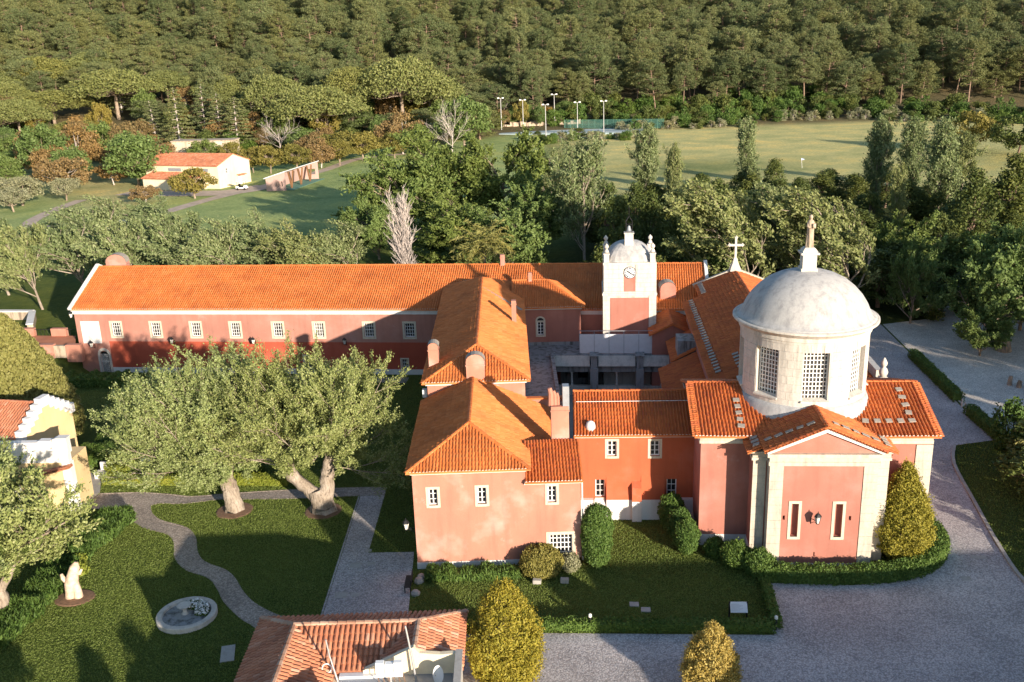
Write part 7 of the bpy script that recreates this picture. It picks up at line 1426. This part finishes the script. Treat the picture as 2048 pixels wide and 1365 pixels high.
# driving range shelter
sh = frame(-51.7, 206.6, Z3, -62)
SH = thing('driving_range_shelter', (-48, 214, Z3), 'mauve driving range shelter with sloping roof and timber V posts', 'shelter')
A_, B_, D_ = V((-51.7,206.8,Z3)), V((-47.5,207.0,Z3)), V((-43.7,224.6,Z3)); E_ = A_+(D_-B_)
def pt(s, t, z): return A_+(B_-A_)*s+(D_-B_)*t+V((0,0,z))
def wallq(mb, a, b, za0, zb0, th=0.25):
    d = (b-a).normalized(); n_ = V((-d.y,d.x,0))*th; mb.box8([a, b, b+n_, a+n_, a+V((0,0,za0)), b+V((0,0,zb0)), b+n_+V((0,0,zb0)), a+n_+V((0,0,za0))])
mb = MB(); Pe = lambda s, z, k: pt(s, k/18.0, z)
wall_face(mb, Pe, 0, 1, 0, 2.7, [(0.5,0.85,0.9,2.0)], 0.25); mb.quad(pt(0,0,2.7), pt(1,0,2.7), pt(1,0,4.0)); mb.build('end_wall', M['mauve'], SH)
mb = MB(); Pe2 = lambda s, z, k: pt(s, 1-k/18.0, z); wall_face(mb, Pe2, 0, 1, 0, 2.7, [(0.45,0.85,1.2,2.4)], 0.25); mb.quad(pt(0,1,2.7), pt(1,1,2.7), pt(1,1,4.0)); mb.quad(pt(0,0,0), pt(0,1,0), pt(0,1,2.7), pt(0,0,2.7)); mb.build('back_wall', M['mauve'], SH)
mb = MB(); q = [pt(-0.06,-0.02,2.68), pt(1.05,-0.02,4.05), pt(1.05,1.02,4.05), pt(-0.06,1.02,2.68)]; mb.box8(q+[p+V((0,0,0.18)) for p in q]); mb.build('roof', M['panel'], SH)
mb = MB(); q = [pt(0.1,0.02,0.03), pt(1.35,0.02,0.03), pt(1.35,0.98,0.03), pt(0.1,0.98,0.03)]; mb.box8(q+[p+V((0,0,0.06)) for p in q]); mb.build('tee_mat', plain('tee_mat_green', (0.10,0.22,0.17), 0.9), SH)
for i in range(3):
    t = 0.2+0.28*i
    for s in (-1, 1): mb = MB(); mb.bar(pt(0.93,t,0.1), pt(0.93,t+s*0.07,3.7), 0.28, 0.28); mb.build('post', M['wood'], SH)
# golf cart
GC = thing('golf_cart', (-57.9, 210.3, Z3), 'white golf cart parked beside the clubhouse', 'cart')
gf = frame(-57.9, 210.3, Z3+0.08, 10)
mb = MB(); mb.box(gf,-1.2,1.2,-0.55,0.55,0.3,0.55); mb.box8([gf(0.6,-0.55,0.55),gf(1.25,-0.5,0.5),gf(1.25,0.5,0.5),gf(0.6,0.55,0.55),gf(0.6,-0.5,0.95),gf(0.95,-0.45,0.9),gf(0.95,0.45,0.9),gf(0.6,0.5,0.95)]); mb.box(gf,-1.2,-0.5,-0.55,0.55,0.55,0.8); mb.build('body', M['sash'], GC)
mb = MB(); mb.box(gf,-0.5,0.05,-0.5,0.5,0.56,0.82); mb.box(gf,-0.62,-0.5,-0.5,0.5,0.82,1.25); mb.build('seat', M['iron'], GC)
mb = MB(); mb.box(gf,-1.0,0.85,-0.6,0.6,1.85,1.93); mb.build('roof', M['sash'], GC)
for x in (-0.9,0.75):
    for y in (-0.5,0.5): mb = MB(); mb.bar(gf(x,y,0.6), gf(x*0.95,y,1.86), 0.05); mb.build('post', M['iron'], GC)
for x in (-0.8,0.85):
    for y in (-0.58,0.58): mb = MB(); p = gf(x,y,0.22); d = gf(0,1,0)-gf(0,0,0); mb.tube([p-d*0.09, p+d*0.09], 0.24, 12); mb.build('wheel', M['iron'], GC)
# golfers
def person(loc, facing, shirt, trousers, label, hat=None, arms='club'):
    t = thing('person', loc, label, 'person'); mdl = bpy.data.meshes.new('body'); J = {}
    P_ = [('pelvis',(0,0,0.93),.15),('waist',(0,0.0,1.08),.14),('chest',(0,0.04,1.32),.175),('neck',(0,0.06,1.47),.06),('headb',(0,0.10,1.55),.085),('headm',(0,0.115,1.64),.105),('headt',(0,0.11,1.73),.07)]
    for s, n_ in ((-1,'l'),(1,'r')):
        P_ += [('hip'+n_,(s*0.10,0,0.88),.115),('knee'+n_,(s*0.15,0.05,0.48),.075),('ank'+n_,(s*0.17,0.0,0.09),.05),('toe'+n_,(s*0.19,0.16,0.05),.045),('sh'+n_,(s*0.19,0.05,1.41),.07)]
        if arms == 'club': P_ += [('el'+n_,(s*0.20,0.22,1.17),.048),('ha'+n_,(s*0.03,0.40,0.98),.042)]
        else: P_ += [('el'+n_,(s*0.26,-0.02,1.14),.048),('ha'+n_,(s*0.27,0.10,0.90),.042)]
    E_ = [('pelvis','waist'),('waist','chest'),('chest','neck'),('neck','headb'),('headb','headm'),('headm','headt')]
    for n_ in 'lr': E_ += [('pelvis','hip'+n_),('hip'+n_,'knee'+n_),('knee'+n_,'ank'+n_),('ank'+n_,'toe'+n_),('chest','sh'+n_),('sh'+n_,'el'+n_),('el'+n_,'ha'+n_)]
    ix = {p[0]: i for i, p in enumerate(P_)}; ca, sa_ = math.cos(facing), math.sin(facing)
    mdl.from_pydata([(x*ca-y*sa_, x*sa_+y*ca, z) for _, (x,y,z), _ in P_], [(ix[a],ix[b]) for a,b in E_], []); o = bpy.data.objects.new('body', mdl); COL.objects.link(o); sk = o.modifiers.new('skin','SKIN'); ss = o.modifiers.new('sub','SUBSURF'); ss.levels = 1; ss.render_levels = 1
    for i, p in enumerate(P_): mdl.skin_vertices[0].data[i].radius = (p[2],p[2]); mdl.skin_vertices[0].data[i].use_root = (p[0]=='pelvis')
    bpy.context.view_layer.update(); dg = bpy.context.evaluated_depsgraph_get(); me = bpy.data.meshes.new_from_object(o.evaluated_get(dg)); bpy.data.objects.remove(o)
    me.materials.clear()
    for m_ in (M['skin'], shirt, trousers, M['iron'], M['hair'], hat or M['hair']): me.materials.append(m_)
    hx, hy = 0.0, 0.0
    for p in me.polygons:
        c = p.center; z = c.z; fy = -c.x*sa_+c.y*ca; r_ = math.hypot(c.x, c.y)
        if z < 0.09: p.material_index = 3
        elif z < 0.97 and fy < 0.25: p.material_index = 2
        elif z < 1.45 and fy < 0.26: p.material_index = 1
        elif z > 1.68 or (z > 1.57 and fy < 0.08): p.material_index = 5
        else: p.material_index = 0
        p.use_smooth = True
    b = mesh_obj('body', me, t); return t
M['skin'] = plain('skin', (0.52,0.31,0.22), 0.6, var=0.05); M['hair'] = plain('brown_hair', (0.06,0.035,0.02), 0.7); M['shirtw'] = plain('grey_white_shirt', (0.55,0.57,0.62), 0.8); M['shirtb'] = plain('blue_shirt', (0.05,0.16,0.55), 0.8); M['trw'] = plain('pale_trousers', (0.62,0.58,0.52), 0.8); M['trd'] = plain('navy_shorts', (0.05,0.07,0.14), 0.8)
g1 = (-35.3, 216.2, T(-35.3,216.2)); g2 = (-33.4, 215.0, T(-33.4,215.0))
person(g1, 0.4, M['shirtw'], M['trw'], 'golfer in pale grey shirt and pale trousers gripping a club', M['sash']); person(g2, 1.2, M['shirtb'], M['trd'], 'golfer in bright blue shirt and dark shorts holding a club', M['sash'])
for g, f, lb in ((g1,0.4,'golf club held by the golfer in pale trousers'),(g2,1.2,'golf club held by the golfer in the blue shirt')):
    mb = MB(); h_ = V(g)+V((-math.sin(f)*0.40, math.cos(f)*0.40, 1.0)); e_ = V(g)+V((-math.sin(f)*0.85, math.cos(f)*0.85, 0.06)); mb.tube([h_,e_],0.014,5); mb.box(frame(e_.x,e_.y,e_.z), -0.06,0.06,-0.03,0.03,-0.04,0.02); o_ = mb.build('golf_club', M['steel']); meta(o_, lb, 'club')
FL = thing('golf_flag', (66.2,215.2,3.0), 'small pale blue golf flag on a white stick on the green', 'flag'); mb = MB(); mb.tube([(66.2,215.2,3.0),(65.9,215.2,5.2)],0.03,5); mb.build('stick', M['sash'], FL); mb = MB(); mb.add([(65.9,215.2,5.2),(66.0,215.2,4.75),(66.75,215.3,4.9),(65.9,215.22,5.2),(66.0,215.22,4.75),(66.75,215.32,4.9)], [(0,1,2),(5,4,3)]); mb.build('flag', plain('pale_blue_cloth',(0.35,0.45,0.75),0.8), FL)
# tennis court
TC = thing('tennis_court', (22, 312, 3.1), 'pale blue-green tennis court with green fence below the forest', 'court')
zt = 3.55
mb = MB(); q = [(-2,318,zt),(44,307,zt),(47,322,zt),(1,332,zt)]; mb.box8([V(p)-V((0,0,0.6)) for p in q]+[V(p) for p in q]); mb.build('court_surface', M['court'], TC)
mb = MB(); 
for a, b in (((4,319),(40,310.4)),((5.5,327),(42,318))): mb.bar((a[0],a[1],zt+0.03),(b[0],b[1],zt+0.03),0.15,0.02)
for x in (5,22,40): mb.bar((x,319-0.24*(x-4),zt+0.035),(x+1.6,327-0.24*(x-4),zt+0.035),0.15,0.02)
mb.build('court_lines', M['sash'], TC)
mb = MB(); n_ = 16
for i in range(n_+1): t = i/n_; x, y = 20+32*t, 328-9*t; mb.bar((x,y,zt-0.3),(x,y,zt+3.0),0.09)
for z in (0.1,1.5,2.95): mb.bar((20,328,zt+z),(52,319,zt+z),0.06)
mb.build('fence_posts', plain('green_fence_paint',(0.06,0.16,0.12),0.6), TC)
m_, n, l, b = newmat('windbreak_mesh'); b.inputs['Base Color'].default_value = (0.05,0.14,0.11,1); b.inputs['Alpha'].default_value = 0.55; b.inputs['Roughness'].default_value = 0.9
mb = MB(); mb.quad((20,328,zt),(52,319,zt),(52,319,zt+2.95),(20,328,zt+2.95)); mb.build('fence_mesh', m_, TC)
RTW = thing('rock_wall', (8,331,4), 'rough pale rock retaining wall behind the tennis court', 'wall'); mb = MB(); rgx = random.Random(4)
for i in range(26):
    t0, t1 = i/26, (i+1)/26; a = V((-4+30*t0,331.5+2.5*t0,3)); b_ = V((-4+30*t1,331.5+2.5*t1,3)); h = 2.3+rgx.uniform(-.3,.9); d0 = rgx.uniform(-.3,.3); s_ = MB(); s_.box8([a+V((0,d0,-0.5)),b_+V((0,d0,-0.5)),b_+V((0,1.5,-0.5)),a+V((0,1.5,-0.5)),a+V((0,d0+0.4,h)),b_+V((0,d0+0.5,h+rgx.uniform(-.3,.3))),b_+V((0,2,h)),a+V((0,2,h))]); s_.build('rock', M['rubble'], RTW)
for i, (x, y) in enumerate(((6.1,322.5),(12.7,303),(23.0,309),(31.5,311),(17.0,333),(-1.1,327))):
    t = thing('floodlight_mast', (x,y,3), 'tall slim floodlight mast at the tennis court', 'floodlight', 'floodlight masts round the tennis court'); z0 = T(x,y); mb = MB(); mb.tube([(x,y,z0-0.3),(x,y,z0+10.2)],[0.16,0.10],8); mb.build('pole', M['steel'], t); mb = MB(); mb.bar((x-0.95,y,z0+10.2),(x+0.95,y,z0+10.2),0.12); mb.build('crossarm', M['steel'], t)
    for s in (-1,1): mb = MB(); mb.box(frame(x+s*0.75,y-0.1),-0.32,0.32,-0.25,0.25,z0+10.15,z0+10.5); mb.build('lamp_head', M['sash'], t)
